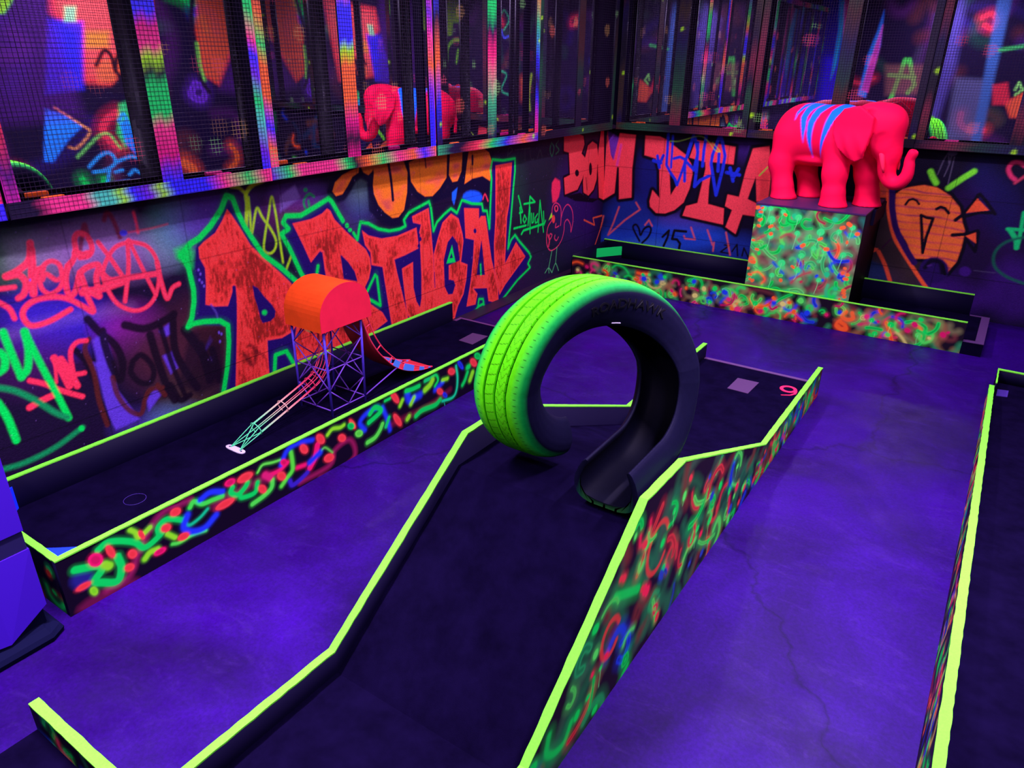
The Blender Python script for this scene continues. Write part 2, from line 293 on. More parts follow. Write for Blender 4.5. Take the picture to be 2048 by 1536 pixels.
  ('s',(22,8,26),[2.1,0.474,2.122,0.26],0.0469,0.0117,0.95,1),
  ('s',(22,8,26),[2.168,0.423,2.182,0.238],0.0415,0.0119,0.95,1),
  ('s',(22,8,26),[1.854,0.27,1.892,0.314,1.93,0.212,1.991,0.218],0.0348,0.0116,0.95,1),
  ('s',(85,30,28),[1.549,0.677,1.52,0.631,1.535,0.51,1.527,0.368,1.538,0.227],0.0245,0.0082,0.9,1),
  ('s',(85,30,28),[1.613,0.456,1.618,0.36,1.656,0.262,1.71,0.218,1.746,0.283,1.782,0.326,1.849,0.315],0.0251,0.0084,0.9,1),
  ('s',(85,30,28),[1.826,0.338,1.854,0.27],0.0259,0.0086,0.9,1),
  ('f',(25,10,30),[2.056,0.558,2.235,0.534,2.213,0.227,2.048,0.196,1.932,0.299],0.0348,0.0,0.75,None),
  ('f',(60,25,30),[2.111,0.612,2.237,0.542,2.236,0.431,2.105,0.501],0.0291,0.0,0.5,None),
  ('s',(120,15,35),[1.738,1.202,1.759,1.233,1.779,1.195,1.794,1.111],0.0215,0.0107,0.8,1),
  ('s',(120,15,35),[1.65,1.149,1.645,1.195,1.602,1.089],0.0213,0.0107,0.8,1),
  ('s',(255,48,72),[1.882,1.214,1.885,1.166,1.885,1.119],0.0136,0.0109,0.7,1),
  ('s',(255,48,72),[1.834,1.128,1.948,1.127,2.042,1.133],0.0082,0.0082,0.5,1),
  ('f',(70,60,210),[1.834,1.125,1.83,1.12,1.824,1.116,1.816,1.114,1.808,1.116,1.801,1.12,1.797,1.126,1.796,1.132,1.799,1.137,1.805,1.141,1.813,1.143,1.822,1.141,1.829,1.137,1.833,1.132],0.0055,0.0,1,None),
  ('s',(255,48,72),[1.407,1.158,1.399,1.118,1.377,1.079,1.326,1.051,1.282,1.039],0.0284,0.0078,1,1),
  ('s',(255,70,90),[1.407,1.158,1.399,1.118,1.377,1.079,1.326,1.051,1.282,1.039],0.0085,0.0078,0.5,1),
  ('s',(255,48,72),[1.29,1.037,1.332,1.034,1.35,0.995,1.332,0.952,1.306,0.937],0.0261,0.0078,1,1),
  ('s',(255,70,90),[1.29,1.037,1.332,1.034,1.35,0.995,1.332,0.952,1.306,0.937],0.0078,0.0078,0.5,1),
  ('s',(255,48,72),[1.403,1.128,1.392,1.065,1.38,1.01,1.368,0.943],0.0328,0.0078,1,1),
  ('s',(255,70,90),[1.403,1.128,1.392,1.065,1.38,1.01,1.368,0.943],0.0098,0.0078,0.5,1),
  ('s',(255,48,72),[1.383,0.996,1.405,1.034,1.427,1.04],0.0308,0.0078,1,1),
  ('s',(255,70,90),[1.383,0.996,1.405,1.034,1.427,1.04],0.0092,0.0078,0.5,1),
  ('s',(255,48,72),[1.416,0.993,1.438,1.015,1.472,0.98,1.5,0.992,1.501,1.042,1.475,1.065,1.444,1.058,1.419,1.026,1.405,0.984,1.409,0.949,1.435,0.925,1.477,0.94,1.502,0.973],0.0198,0.0079,1,1),
  ('s',(255,70,90),[1.416,0.993,1.438,1.015,1.472,0.98,1.5,0.992,1.501,1.042,1.475,1.065,1.444,1.058,1.419,1.026,1.405,0.984,1.409,0.949,1.435,0.925,1.477,0.94,1.502,0.973],0.006,0.0079,0.5,1),
  ('s',(255,48,72),[1.533,1.03,1.563,1.051,1.583,1.093,1.59,1.141,1.61,1.163,1.639,1.151,1.656,1.116,1.654,1.079,1.631,1.056,1.595,1.056],0.0245,0.0079,1,1),
  ('s',(255,70,90),[1.533,1.03,1.563,1.051,1.583,1.093,1.59,1.141,1.61,1.163,1.639,1.151,1.656,1.116,1.654,1.079,1.631,1.056,1.595,1.056],0.0073,0.0079,0.5,1),
  ('s',(255,48,72),[1.58,1.08,1.608,1.065,1.633,1.067],0.0312,0.008,1,1),
  ('s',(255,70,90),[1.58,1.08,1.608,1.065,1.633,1.067],0.0094,0.008,0.5,1),
  ('s',(255,48,72),[1.552,1.042,1.527,1.013,1.511,0.971,1.507,0.918,1.517,0.895,1.544,0.916,1.571,0.973],0.0267,0.008,1,1),
  ('s',(255,70,90),[1.552,1.042,1.527,1.013,1.511,0.971,1.507,0.918,1.517,0.895,1.544,0.916,1.571,0.973],0.008,0.008,0.5,1),
  ('s',(255,48,72),[1.578,0.983,1.584,0.93,1.585,0.894],0.0292,0.008,1,1),
  ('s',(255,70,90),[1.578,0.983,1.584,0.93,1.585,0.894],0.0087,0.008,0.5,1),
  ('s',(255,48,72),[1.58,0.99,1.618,1.007,1.668,1.006,1.646,0.951,1.64,0.881],0.0269,0.008,1,1),
  ('s',(255,70,90),[1.58,0.99,1.618,1.007,1.668,1.006,1.646,0.951,1.64,0.881],0.0081,0.008,0.5,1),
  ('s',(255,48,72),[1.57,0.898,1.662,0.895,1.774,0.905],0.0338,0.008,1,1),
  ('s',(255,70,90),[1.57,0.898,1.662,0.895,1.774,0.905],0.0101,0.008,0.5,1),
  ('s',(255,48,72),[1.584,0.911,1.639,0.864],0.0316,0.0081,1,1),
  ('s',(255,70,90),[1.584,0.911,1.639,0.864],0.0095,0.0081,0.5,1),
  ('s',(255,48,72),[1.584,0.89,1.598,0.799,1.556,0.837,1.503,0.884,1.45,0.907,1.378,0.914,1.326,0.895,1.304,0.858,1.325,0.808,1.4,0.806,1.501,0.835],0.0248,0.0081,1,1),
  ('s',(255,70,90),[1.584,0.89,1.598,0.799,1.556,0.837,1.503,0.884,1.45,0.907,1.378,0.914,1.326,0.895,1.304,0.858,1.325,0.808,1.4,0.806,1.501,0.835],0.0074,0.0081,0.5,1),
  ('s',(255,48,72),[1.837,1.084,1.913,1.048,1.949,0.979,1.947,0.89,1.909,0.798,1.852,0.753,1.784,0.753,1.717,0.804,1.687,0.876,1.677,0.951,1.702,1.01,1.761,1.07,1.837,1.084],0.0195,0.0082,1,1),
  ('s',(255,70,90),[1.837,1.084,1.913,1.048,1.949,0.979,1.947,0.89,1.909,0.798,1.852,0.753,1.784,0.753,1.717,0.804,1.687,0.876,1.677,0.951,1.702,1.01,1.761,1.07,1.837,1.084],0.0059,0.0082,0.5,1),
  ('s',(255,48,72),[1.825,1.084,1.803,0.96,1.753,0.808],0.0206,0.0082,1,1),
  ('s',(255,70,90),[1.825,1.084,1.803,0.96,1.753,0.808],0.0062,0.0082,0.5,1),
  ('s',(255,48,72),[1.832,1.092,1.871,0.945,1.912,0.8],0.0183,0.0082,1,1),
  ('s',(255,70,90),[1.832,1.092,1.871,0.945,1.912,0.8],0.0055,0.0082,0.5,1),
  ('s',(255,48,72),[1.677,0.961,1.707,0.925,1.782,0.918,1.944,0.903],0.0272,0.0081,1,1),
  ('s',(255,70,90),[1.677,0.961,1.707,0.925,1.782,0.918,1.944,0.903],0.0082,0.0081,0.5,1),
  ('s',(255,48,72),[1.689,1.109,1.729,1.024,1.775,0.909],0.0203,0.008,1,1),
  ('s',(255,70,90),[1.689,1.109,1.729,1.024,1.775,0.909],0.0061,0.008,0.5,1),
  ('s',(255,48,72),[1.95,0.958,1.952,0.863,1.966,0.768,2.005,0.814,2.044,0.826],0.0234,0.0084,1,1),
  ('s',(255,70,90),[1.95,0.958,1.952,0.863,1.966,0.768,2.005,0.814,2.044,0.826],0.007,0.0084,0.5,1),
  ('s',(255,48,72),[1.232,0.995,1.303,0.988],0.0195,0.0077,1,1),
  ('s',(255,70,90),[1.232,0.995,1.303,0.988],0.0059,0.0077,0.5,1),
  ('s',(255,48,72),[1.22,0.947,1.26,0.904,1.27,0.856],0.0217,0.0078,1,1),
  ('s',(255,70,90),[1.22,0.947,1.26,0.904,1.27,0.856],0.0065,0.0078,0.5,1),
  ('s',(255,48,72),[1.379,0.637,1.375,0.584,1.364,0.52],0.0134,0.0081,0.95,1),
  ('s',(255,48,72),[1.381,0.636,1.4,0.558,1.414,0.484],0.0322,0.0081,0.95,1),
  ('s',(255,48,72),[1.408,0.622,1.431,0.547,1.448,0.472],0.0296,0.0081,0.95,1),
  ('s',(255,48,72),[1.439,0.531,1.493,0.523],0.0218,0.0082,0.95,1),
  ('s',(255,48,72),[1.536,0.673,1.496,0.678,1.464,0.656,1.45,0.616,1.444,0.542],0.0217,0.0082,0.95,1),
  ('s',(255,48,72),[1.261,0.567,1.316,0.53,1.38,0.472,1.458,0.413],0.0241,0.008,0.95,1),
  ('s',(255,48,72),[1.231,0.446,1.277,0.458,1.349,0.468],0.0297,0.0081,0.95,1),
  ('s',(0,225,72),[1.213,0.811,1.22,0.715,1.232,0.593],0.0313,0.0104,1,1),
  ('s',(0,225,72),[1.234,0.599,1.264,0.622,1.289,0.705,1.293,0.79],0.0319,0.0106,1,1),
  ('s',(0,225,72),[1.295,0.787,1.304,0.723,1.329,0.583,1.354,0.461,1.376,0.333],0.029,0.0105,1,1),
  ('s',(0,225,72),[1.18,0.728,1.191,0.701,1.18,0.658,1.155,0.644],0.0314,0.0105,1,1),
  ('s',(0,225,72),[1.116,0.516,1.135,0.435,1.143,0.319],0.0319,0.0106,1,1),
  ('s',(15,150,75),[1.133,0.581,1.193,0.542,1.259,0.472,1.325,0.383,1.371,0.338],0.0264,0.0132,1,1),
  ('s',(15,150,75),[1.038,0.21,1.15,0.2,1.285,0.216,1.423,0.262],0.0245,0.0136,1,1),
  ('f',(0,225,72),[1.153,0.309,1.151,0.303,1.146,0.299,1.141,0.298,1.136,0.3,1.132,0.305,1.13,0.312,1.131,0.319,1.134,0.326,1.138,0.33,1.144,0.331,1.149,0.329,1.152,0.324,1.154,0.317],0.0054,0.0,1,None),
  ('f',(0,225,72),[1.431,0.254,1.428,0.248,1.423,0.244,1.417,0.244,1.412,0.246,1.407,0.251,1.405,0.258,1.405,0.265,1.408,0.271,1.412,0.274,1.418,0.275,1.424,0.272,1.429,0.267,1.431,0.261],0.0056,0.0,1,None),
  ('s',(165,225,20),[2.433,1.265,2.481,1.252,2.52,1.215],0.0175,0.0088,0.9,1),
  ('s',(165,225,20),[2.641,1.272,2.569,1.256,2.52,1.215,2.516,1.157,2.492,1.047],0.024,0.009,0.9,1),
  ('s',(165,225,20),[2.532,1.195,2.527,1.101,2.52,0.998,2.559,1.096,2.581,1.131,2.606,1.075,2.65,1.006,2.678,0.935,2.663,0.886,2.625,0.868,2.588,0.895,2.608,0.977,2.648,1.082,2.684,1.177,2.697,1.103,2.703,0.96,2.708,0.798],0.0148,0.0089,0.9,1),
  ('s',(165,225,20),[2.779,0.834,2.727,0.755],0.0156,0.0094,0.9,1),
  ('s',(10,150,75),[2.989,1.138,2.953,1.157,2.911,1.128,2.913,1.085,2.944,1.062,2.944,1.118],0.0158,0.0095,0.9,1),
  ('f',(10,150,75),[2.945,1.181,2.943,1.177,2.938,1.173,2.932,1.172,2.925,1.173,2.92,1.176,2.916,1.18,2.915,1.185,2.917,1.19,2.922,1.193,2.928,1.195,2.935,1.194,2.941,1.191,2.944,1.186],0.0094,0.0,1,None),
  ('f',(12,5,38),[3.137,1.148,3.164,1.198,3.23,1.235,3.295,1.251,3.374,1.264,3.366,1.234,3.312,1.216,3.264,1.164,3.217,1.122,3.162,1.117],0.0162,0.0421,1,None),
  ('f',(12,5,38),[3.391,1.265,3.41,1.23,3.452,1.21,3.486,1.228,3.507,1.256,3.495,1.279,3.393,1.277],0.0167,0.0435,1,None),
  ('f',(12,5,38),[3.494,1.267,3.503,1.219,3.486,1.143,3.49,1.086,3.525,1.01,3.581,0.953,3.65,0.905,3.71,0.902,3.769,0.941,3.808,1.053,3.822,1.184,3.792,1.256,3.565,1.297],0.017,0.0441,1,None),
  ('f',(12,5,38),[3.842,1.248,3.848,1.181,3.854,1.121,3.916,1.046,3.994,1.001,4.076,0.993,4.162,1.038,4.24,1.103,4.253,1.276,4.011,1.281],0.0178,0.0464,1,None),
  ('f',(12,5,38),[4.288,1.28,4.269,1.117,4.308,1.063,4.368,1.063,4.418,1.129,4.435,1.277],0.019,0.0494,1,None),
  ('f',(12,5,38),[4.514,1.278,4.48,1.148,4.452,1.031,4.553,1.059,4.682,1.063,4.781,1.014,4.822,1.131,4.769,1.23,4.684,1.274],0.0196,0.0509,1,None),
  ('f',(12,5,40),[3.443,1.211,3.533,0.944,3.722,0.863,3.936,0.95,4.102,0.962,4.277,1.027,4.459,1.041,4.457,0.986,4.045,0.952,3.719,0.829,3.552,0.891,3.444,0.99],0.0169,0.0101,0.9,None),
  ('f',(12,5,38),[4.849,0.982,4.829,0.954,4.772,0.937,4.691,0.935,4.604,0.946,4.527,0.969,4.476,0.999,4.458,1.03,4.477,1.057,4.53,1.073,4.606,1.078,4.693,1.068,4.772,1.046,4.829,1.015],0.0165,0.0,1,None),
  ('f',(255,115,25),[3.137,1.148,3.164,1.198,3.23,1.235,3.295,1.251,3.374,1.264,3.366,1.234,3.312,1.216,3.264,1.164,3.217,1.122,3.162,1.117],0.0049,0.0,1,'o'),
  ('f',(255,115,25),[3.391,1.265,3.41,1.23,3.452,1.21,3.486,1.228,3.507,1.256,3.495,1.279,3.393,1.277],0.005,0.0,1,'o'),
  ('f',(255,115,25),[3.494,1.267,3.503,1.219,3.486,1.143,3.49,1.086,3.525,1.01,3.581,0.953,3.65,0.905,3.71,0.902,3.769,0.941,3.808,1.053,3.822,1.184,3.792,1.256,3.565,1.297],0.0051,0.0,1,'o'),
  ('f',(255,115,25),[3.842,1.248,3.848,1.181,3.854,1.121,3.916,1.046,3.994,1.001,4.076,0.993,4.162,1.038,4.24,1.103,4.253,1.276,4.011,1.281],0.0054,0.0,1,'o'),
  ('f',(255,115,25),[4.288,1.28,4.269,1.117,4.308,1.063,4.368,1.063,4.418,1.129,4.435,1.277],0.0057,0.0,1,'o'),
  ('f',(255,115,25),[4.514,1.278,4.48,1.148,4.452,1.031,4.553,1.059,4.682,1.063,4.781,1.014,4.822,1.131,4.769,1.23,4.684,1.274],0.0059,0.0,1,'o'),
  ('s',(12,5,38),[3.639,1.277,3.657,1.154,3.665,1.023],0.0242,0.0052,1,1),
  ('s',(12,5,38),[4.006,1.288,4.016,1.197],0.0109,0.0055,1,1),
  ('s',(12,5,38),[4.556,1.224,4.555,1.166],0.0237,0.0059,1,1),
  ('s',(12,5,38),[4.555,1.166,4.546,1.049],0.0059,0.0059,1,1),
  ('s',(12,5,38),[4.536,1.168,4.528,1.088],0.0059,0.0059,1,1),
  ('f',(25,100,215),[4.299,0.988,4.366,1.016,4.346,0.946,4.32,0.894,4.297,0.934],0.0115,0.0,1,None),
  ('f',(25,90,220),[4.68,0.9,4.666,0.878,4.63,0.865,4.577,0.862,4.52,0.87,4.47,0.888,4.436,0.911,4.425,0.935,4.437,0.956,4.472,0.969,4.523,0.973,4.579,0.965,4.631,0.948,4.667,0.925],0.0202,0.0,1,None),
  ('s',(255,48,72),[4.686,0.887,4.713,0.922,4.753,0.863],0.0122,0.0081,1,1),
  ('f',(32,10,92),[2.145,0.904,2.193,1.02,2.285,1.066,2.391,1.201,2.459,1.085,2.561,0.901,2.814,0.652,2.853,0.706,2.767,0.904,2.733,0.966,2.751,1.038,2.867,1.025,3.027,1.068,3.098,1.096,3.253,0.877,3.322,0.823,3.353,0.901,3.522,0.833,3.717,0.802,3.8,0.874,4.034,0.943,4.068,0.744,4.27,0.854,4.359,0.814,4.424,0.905,4.672,0.843,4.772,0.649,4.815,1.158,5.125,1.14,5.055,0.453,5.145,0.509,5.381,0.292,5.327,0.199,4.961,0.005,4.633,-0.033,4.267,-0.016,3.151,-0.037,2.204,0.137,2.293,0.532,2.079,0.599,2.121,0.775],0.0086,0.0057,1,None),
  ('f',(255,60,52),[2.389,1.154,2.409,1.125,2.452,1.046,2.503,0.94,2.589,0.84,2.678,0.745,2.754,0.657,2.792,0.548,2.782,0.423,2.712,0.366,2.634,0.351,2.529,0.367,2.521,0.294,2.508,0.137,2.266,0.129,2.315,0.376,2.344,0.526,2.363,0.638,2.361,0.736,2.337,0.694,2.305,0.639,2.226,0.657,2.172,0.682,2.195,0.787,2.205,0.875,2.183,0.933,2.187,0.987,2.221,1.01,2.296,1.043,2.352,1.102],0.0044,0.0,1,'h'),
  ('f',(255,60,52),[2.808,1.008,2.949,1.011,3.038,1.03,3.081,1.054,3.107,1.035,3.133,0.979,3.224,0.885,3.316,0.801,3.382,0.742,3.413,0.679,3.416,0.611,3.39,0.544,3.348,0.496,3.387,0.367,3.496,0.277,3.54,0.202,3.166,0.103,2.702,0.078,2.71,0.249,2.76,0.429,3.026,0.586,3.016,0.698,3.012,0.796,2.993,0.809,2.914,0.754,2.871,0.864],0.0047,0.0,1,'h'),
  ('f',(255,60,52),[3.359,0.871,3.414,0.829,3.533,0.787,3.685,0.777,3.83,0.793,3.889,0.8,3.906,0.65,3.76,0.629,3.646,0.62,3.664,0.528,3.7,0.389,3.745,0.209,3.757,0.148,3.581,0.142,3.536,0.5,3.525,0.594,3.422,0.63,3.421,0.715,3.376,0.773],0.0051,0.0,1,'h'),
  ('f',(255,60,52),[3.847,0.884,4.027,0.916,4.046,0.762,4.059,0.587,4.062,0.42,4.058,0.239,4.035,0.15,3.825,0.09,3.744,0.198,3.719,0.498,3.717,0.541,3.835,0.563,3.828,0.376,3.853,0.264,3.889,0.209,3.91,0.276,3.92,0.441,3.92,0.615,3.913,0.753,3.938,0.813,3.855,0.841],0.0054,0.0,1,'h'),
  ('f',(255,60,52),[4.282,0.837,4.371,0.786,4.416,0.664,4.427,0.604,4.391,0.446,4.473,0.408,4.457,0.298,4.415,0.181,4.341,0.101,4.272,-0.039,4.112,0.008,4.035,0.15,4.065,0.377,4.064,0.568,4.122,0.687,4.179,0.787],0.0058,0.0,1,'h'),
  ('f',(255,60,52),[4.441,0.854,4.632,0.822,4.631,0.74,4.658,0.759,4.718,0.75,4.745,0.634,4.799,0.385,4.893,0.128,4.901,-0.02,4.755,0.035,4.734,0.153,4.548,0.194,4.601,0.135,4.572,0.053,4.451,0.067,4.509,0.253,4.546,0.429,4.562,0.587,4.453,0.622],0.0059,0.0,1,'h'),
  ('f',(255,60,52),[4.856,1.124,5.089,1.124,5.057,0.807,5.022,0.686,5.009,0.504,4.996,0.305,5.161,0.458,5.315,0.3,5.237,0.254,4.998,0.116,4.916,0.047,4.842,0.278,4.835,0.507,4.856,0.712],0.0062,0.0,1,'h'),
  ('f',(32,10,92),[2.482,0.71,2.51,0.689,2.543,0.633,2.59,0.57,2.609,0.528,2.6,0.496,2.568,0.48,2.515,0.483,2.505,0.507,2.497,0.585,2.485,0.645],0.0045,0.003,1,None),
  ('f',(32,10,92),[3.16,0.747,3.215,0.691,3.264,0.617,3.28,0.553,3.169,0.596],0.005,0.0033,1,None),
  ('f',(32,10,92),[4.293,0.663,4.352,0.595,4.372,0.466,4.236,0.455,4.231,0.339,4.292,0.317,4.309,0.28,4.276,0.22,4.226,0.228,4.186,0.298,4.184,0.505,4.237,0.628],0.0058,0.0039,1,None),
  ('f',(32,10,92),[4.662,0.556,4.7,0.276,4.597,0.299,4.634,0.452],0.0061,0.0041,1,None),
  ('f',(32,10,92),[3.925,0.74,3.923,0.735,3.92,0.73,3.914,0.728,3.909,0.73,3.904,0.733,3.9,0.739,3.899,0.745,3.901,0.751,3.905,0.755,3.91,0.757,3.916,0.756,3.921,0.752,3.924,0.747],0.0055,0.0,1,None),
  ('f',(32,10,92),[3.937,0.71,3.935,0.702,3.93,0.697,3.924,0.694,3.916,0.696,3.91,0.7,3.906,0.707,3.905,0.715,3.907,0.723,3.912,0.728,3.919,0.73,3.926,0.729,3.932,0.725,3.936,0.718],0.0055,0.0,1,None),
  ('f',(32,10,92),[3.923,0.662,3.921,0.654,3.916,0.649,3.91,0.647,3.902,0.648,3.896,0.653,3.892,0.66,3.891,0.668,3.893,0.675,3.898,0.68,3.905,0.683,3.912,0.681,3.918,0.677,3.922,0.67],0.0055,0.0,1,None),
  ('f',(32,10,92),[4.597,0.652,4.595,0.643,4.589,0.638,4.581,0.635,4.572,0.637,4.564,0.642,4.559,0.65,4.557,0.659,4.559,0.667,4.565,0.673,4.573,0.675,4.582,0.673,4.589,0.668,4.595,0.661],0.0061,0.0,1,None),
  ('s',(32,10,92),[4.068,0.434,4.068,0.319],0.0076,0.0076,1,1),
  ('s',(32,10,92),[2.36,0.731,2.354,0.661],0.0238,0.0059,1,1),
  ('s',(80,60,150),[2.204,0.671,2.226,0.623,2.231,0.579],0.0117,0.0088,0.8,1),
  ('f',(110,80,190),[2.172,0.871,2.171,0.868,2.168,0.866,2.166,0.865,2.163,0.865,2.161,0.867,2.159,0.87,2.159,0.874,2.161,0.877,2.163,0.879,2.166,0.88,2.169,0.88,2.171,0.878,2.172,0.875],0.0043,0.0,0.9,None),
  ('f',(110,80,190),[2.179,0.848,2.178,0.845,2.176,0.842,2.173,0.841,2.17,0.842,2.168,0.844,2.167,0.847,2.167,0.851,2.168,0.854,2.17,0.856,2.173,0.857,2.176,0.857,2.178,0.855,2.179,0.851],0.0043,0.0,0.9,None),
  ('f',(110,80,190),[2.18,0.802,2.179,0.799,2.176,0.796,2.173,0.795,2.171,0.796,2.168,0.798,2.167,0.801,2.167,0.805,2.168,0.808,2.171,0.81,2.174,0.811,2.176,0.811,2.179,0.808,2.18,0.805],0.0043,0.0,0.9,None),
  ('f',(110,80,190),[2.188,0.781,2.187,0.777,2.184,0.775,2.182,0.774,2.179,0.775,2.176,0.777,2.175,0.78,2.175,0.784,2.177,0.787,2.179,0.789,2.182,0.79,2.184,0.79,2.187,0.787,2.188,0.784],0.0043,0.0,0.9,None),
  ('f',(110,80,190),[2.168,0.818,2.167,0.815,2.164,0.813,2.162,0.812,2.159,0.812,2.157,0.814,2.155,0.818,2.155,0.821,2.157,0.824,2.159,0.827,2.162,0.827,2.164,0.827,2.167,0.825,2.168,0.822],0.0043,0.0,0.9,None),
  ('f',(110,80,190),[2.231,0.506,2.23,0.503,2.227,0.5,2.224,0.499,2.221,0.5,2.219,0.503,2.218,0.506,2.218,0.51,2.219,0.513,2.221,0.516,2.224,0.517,2.227,0.516,2.229,0.513,2.231,0.51],0.0045,0.0,0.9,None),
  ('f',(110,80,190),[2.245,0.493,2.243,0.49,2.241,0.487,2.238,0.487,2.235,0.487,2.233,0.49,2.231,0.493,2.231,0.497,2.232,0.501,2.235,0.503,2.238,0.504,2.241,0.503,2.243,0.5,2.244,0.497],0.0045,0.0,0.9,None),
  ('f',(110,80,190),[2.228,0.454,2.227,0.451,2.224,0.448,2.221,0.447,2.218,0.448,2.216,0.451,2.215,0.454,2.215,0.458,2.216,0.462,2.218,0.464,2.221,0.465,2.224,0.464,2.227,0.461,2.228,0.458],0.0045,0.0,0.9,None),
  ('f',(110,80,190),[1.373,1.003,1.372,1.0,1.37,0.998,1.368,0.997,1.366,0.998,1.365,1.0,1.364,1.002,1.364,1.005,1.366,1.007,1.367,1.009,1.369,1.01,1.371,1.01,1.373,1.008,1.373,1.006],0.0039,0.0,0.9,None),
  ('s',(70,15,25),[2.407,0.377,2.442,0.335,2.407,0.252,2.365,0.329],0.0245,0.0153,0.6,1),
  ('s',(70,15,25),[2.435,0.337,2.496,0.27,2.503,0.203],0.0216,0.0154,0.5,1),
  ('s',(10,110,70),[2.082,0.964,2.143,1.014,2.202,1.034,2.276,1.084,2.353,1.157,2.394,1.219],0.0529,0.0226,0.35,1),
  ('s',(10,110,70),[2.398,1.223,2.432,1.206,2.453,1.124,2.484,1.043,2.535,0.948,2.58,0.868,2.68,0.78,2.786,0.668],0.0495,0.0233,0.35,1),
  ('s',(10,110,70),[2.848,0.673,2.83,0.708,2.766,0.872,2.721,0.962,2.775,0.982,2.742,1.025,2.768,1.058,2.877,1.044,3.009,1.082,3.1,1.111,3.126,1.086,3.167,1.016,3.202,0.958],0.0486,0.0254,0.35,1),
  ('s',(10,110,70),[3.283,0.869,3.313,0.821,3.334,0.885,3.351,0.927,3.422,0.906,3.51,0.855,3.614,0.824,3.718,0.819,3.776,0.83,3.763,0.873,3.818,0.916,3.925,0.938,4.035,0.96,4.054,0.912,4.066,0.817,4.073,0.743,4.116,0.801,4.205,0.846,4.283,0.874,4.354,0.83,4.386,0.874,4.418,0.917,4.542,0.873,4.672,0.851,4.685,0.798,4.739,0.786,4.772,0.641,4.787,0.846,4.801,1.027,4.788,1.101,4.815,1.173,4.96,1.152,5.132,1.151,5.134,1.052,5.114,0.926,5.081,0.676,5.04,0.426,5.084,0.49,5.144,0.522,5.216,0.453,5.372,0.325,5.406,0.277,5.359,0.228,5.393,0.184,5.192,0.115,4.954,-0.007],0.0341,0.0267,0.35,1),
  ('s',(10,110,70),[2.088,0.963,2.112,0.897,2.119,0.778,2.109,0.713,2.082,0.634,2.05,0.591,2.085,0.6,2.152,0.592,2.242,0.57,2.286,0.531,2.275,0.433,2.243,0.302,2.191,0.158],0.0482,0.0227,0.35,1),
  ('s',(10,110,70),[2.548,0.156,2.571,0.261,2.654,0.26,2.698,0.16],0.0431,0.0254,0.35,1),
  ('s',(10,110,70),[3.368,0.463,3.448,0.555,3.466,0.537,3.481,0.332,3.385,0.399],0.0352,0.0276,0.35,1),
  ('s',(10,110,70),[4.599,0.002,4.621,0.087,4.677,0.073,4.697,-0.011],0.0282,0.0332,0.35,1),
  ('s',(10,110,70),[4.646,0.371,4.652,0.287],0.0279,0.0328,0.35,1),
  ('s',(10,110,70),[2.953,0.683,2.966,0.721],0.0383,0.0258,0.35,1),
  ('s',(10,110,70),[4.551,-0.01,4.62,0.027,4.676,0.03],0.0351,0.033,0.35,1),
  ('s',(0,225,72),[2.082,0.964,2.143,1.014,2.202,1.034,2.276,1.084,2.353,1.157,2.394,1.219],0.0311,0.0071,1,0),
  ('s',(0,225,72),[2.398,1.223,2.432,1.206,2.453,1.124,2.484,1.043,2.535,0.948,2.58,0.868,2.68,0.78,2.786,0.668],0.0291,0.0073,1,0),
  ('s',(0,225,72),[2.848,0.673,2.83,0.708,2.766,0.872,2.721,0.962,2.775,0.982,2.742,1.025,2.768,1.058,2.877,1.044,3.009,1.082,3.1,1.111,3.126,1.086,3.167,1.016,3.202,0.958],0.0286,0.0079,1,0),
  ('s',(0,225,72),[3.283,0.869,3.313,0.821,3.334,0.885,3.351,0.927,3.422,0.906,3.51,0.855,3.614,0.824,3.718,0.819,3.776,0.83,3.763,0.873,3.818,0.916,3.925,0.938,4.035,0.96,4.054,0.912,4.066,0.817,4.073,0.743,4.116,0.801,4.205,0.846,4.283,0.874,4.354,0.83,4.386,0.874,4.418,0.917,4.542,0.873,4.672,0.851,4.685,0.798,4.739,0.786,4.772,0.641,4.787,0.846,4.801,1.027,4.788,1.101,4.815,1.173,4.96,1.152,5.132,1.151,5.134,1.052,5.114,0.926,5.081,0.676,5.04,0.426,5.084,0.49,5.144,0.522,5.216,0.453,5.372,0.325,5.406,0.277,5.359,0.228,5.393,0.184,5.192,0.115,4.954,-0.007],0.02,0.0083,1,0),
  ('s',(0,225,72),[2.088,0.963,2.112,0.897,2.119,0.778,2.109,0.713,2.082,0.634,2.05,0.591,2.085,0.6,2.152,0.592,2.242,0.57,2.286,0.531,2.275,0.433,2.243,0.302,2.191,0.158],0.0283,0.0071,1,0),
  ('s',(0,225,72),[2.548,0.156,2.571,0.261,2.654,0.26,2.698,0.16],0.0254,0.0079,1,0),
  ('s',(0,225,72),[3.368,0.463,3.448,0.555,3.466,0.537,3.481,0.332,3.385,0.399],0.0207,0.0086,1,0),
  ('s',(0,225,72),[4.599,0.002,4.621,0.087,4.677,0.073,4.697,-0.011],0.0166,0.0104,1,0),
  ('s',(0,225,72),[4.646,0.371,4.652,0.287],0.0164,0.0103,1,0),
  ('s',(0,225,72),[2.953,0.683,2.966,0.721],0.0225,0.0081,1,0),
  ('s',(0,225,72),[4.551,-0.01,4.62,0.027,4.676,0.03],0.0207,0.0103,1,0),
  ('f',(0,225,72),[2.056,1.0,2.138,1.015,2.152,0.968,2.132,0.893,2.102,0.918,2.062,0.96],0.0394,0.0,0.95,None),
  ('f',(0,225,72),[4.284,0.6,4.322,0.46,4.212,0.472],0.0078,0.0,1,None),
  ('f',(32,10,92),[4.276,0.544,4.293,0.498,4.25,0.503],0.0039,0.0,1,None),
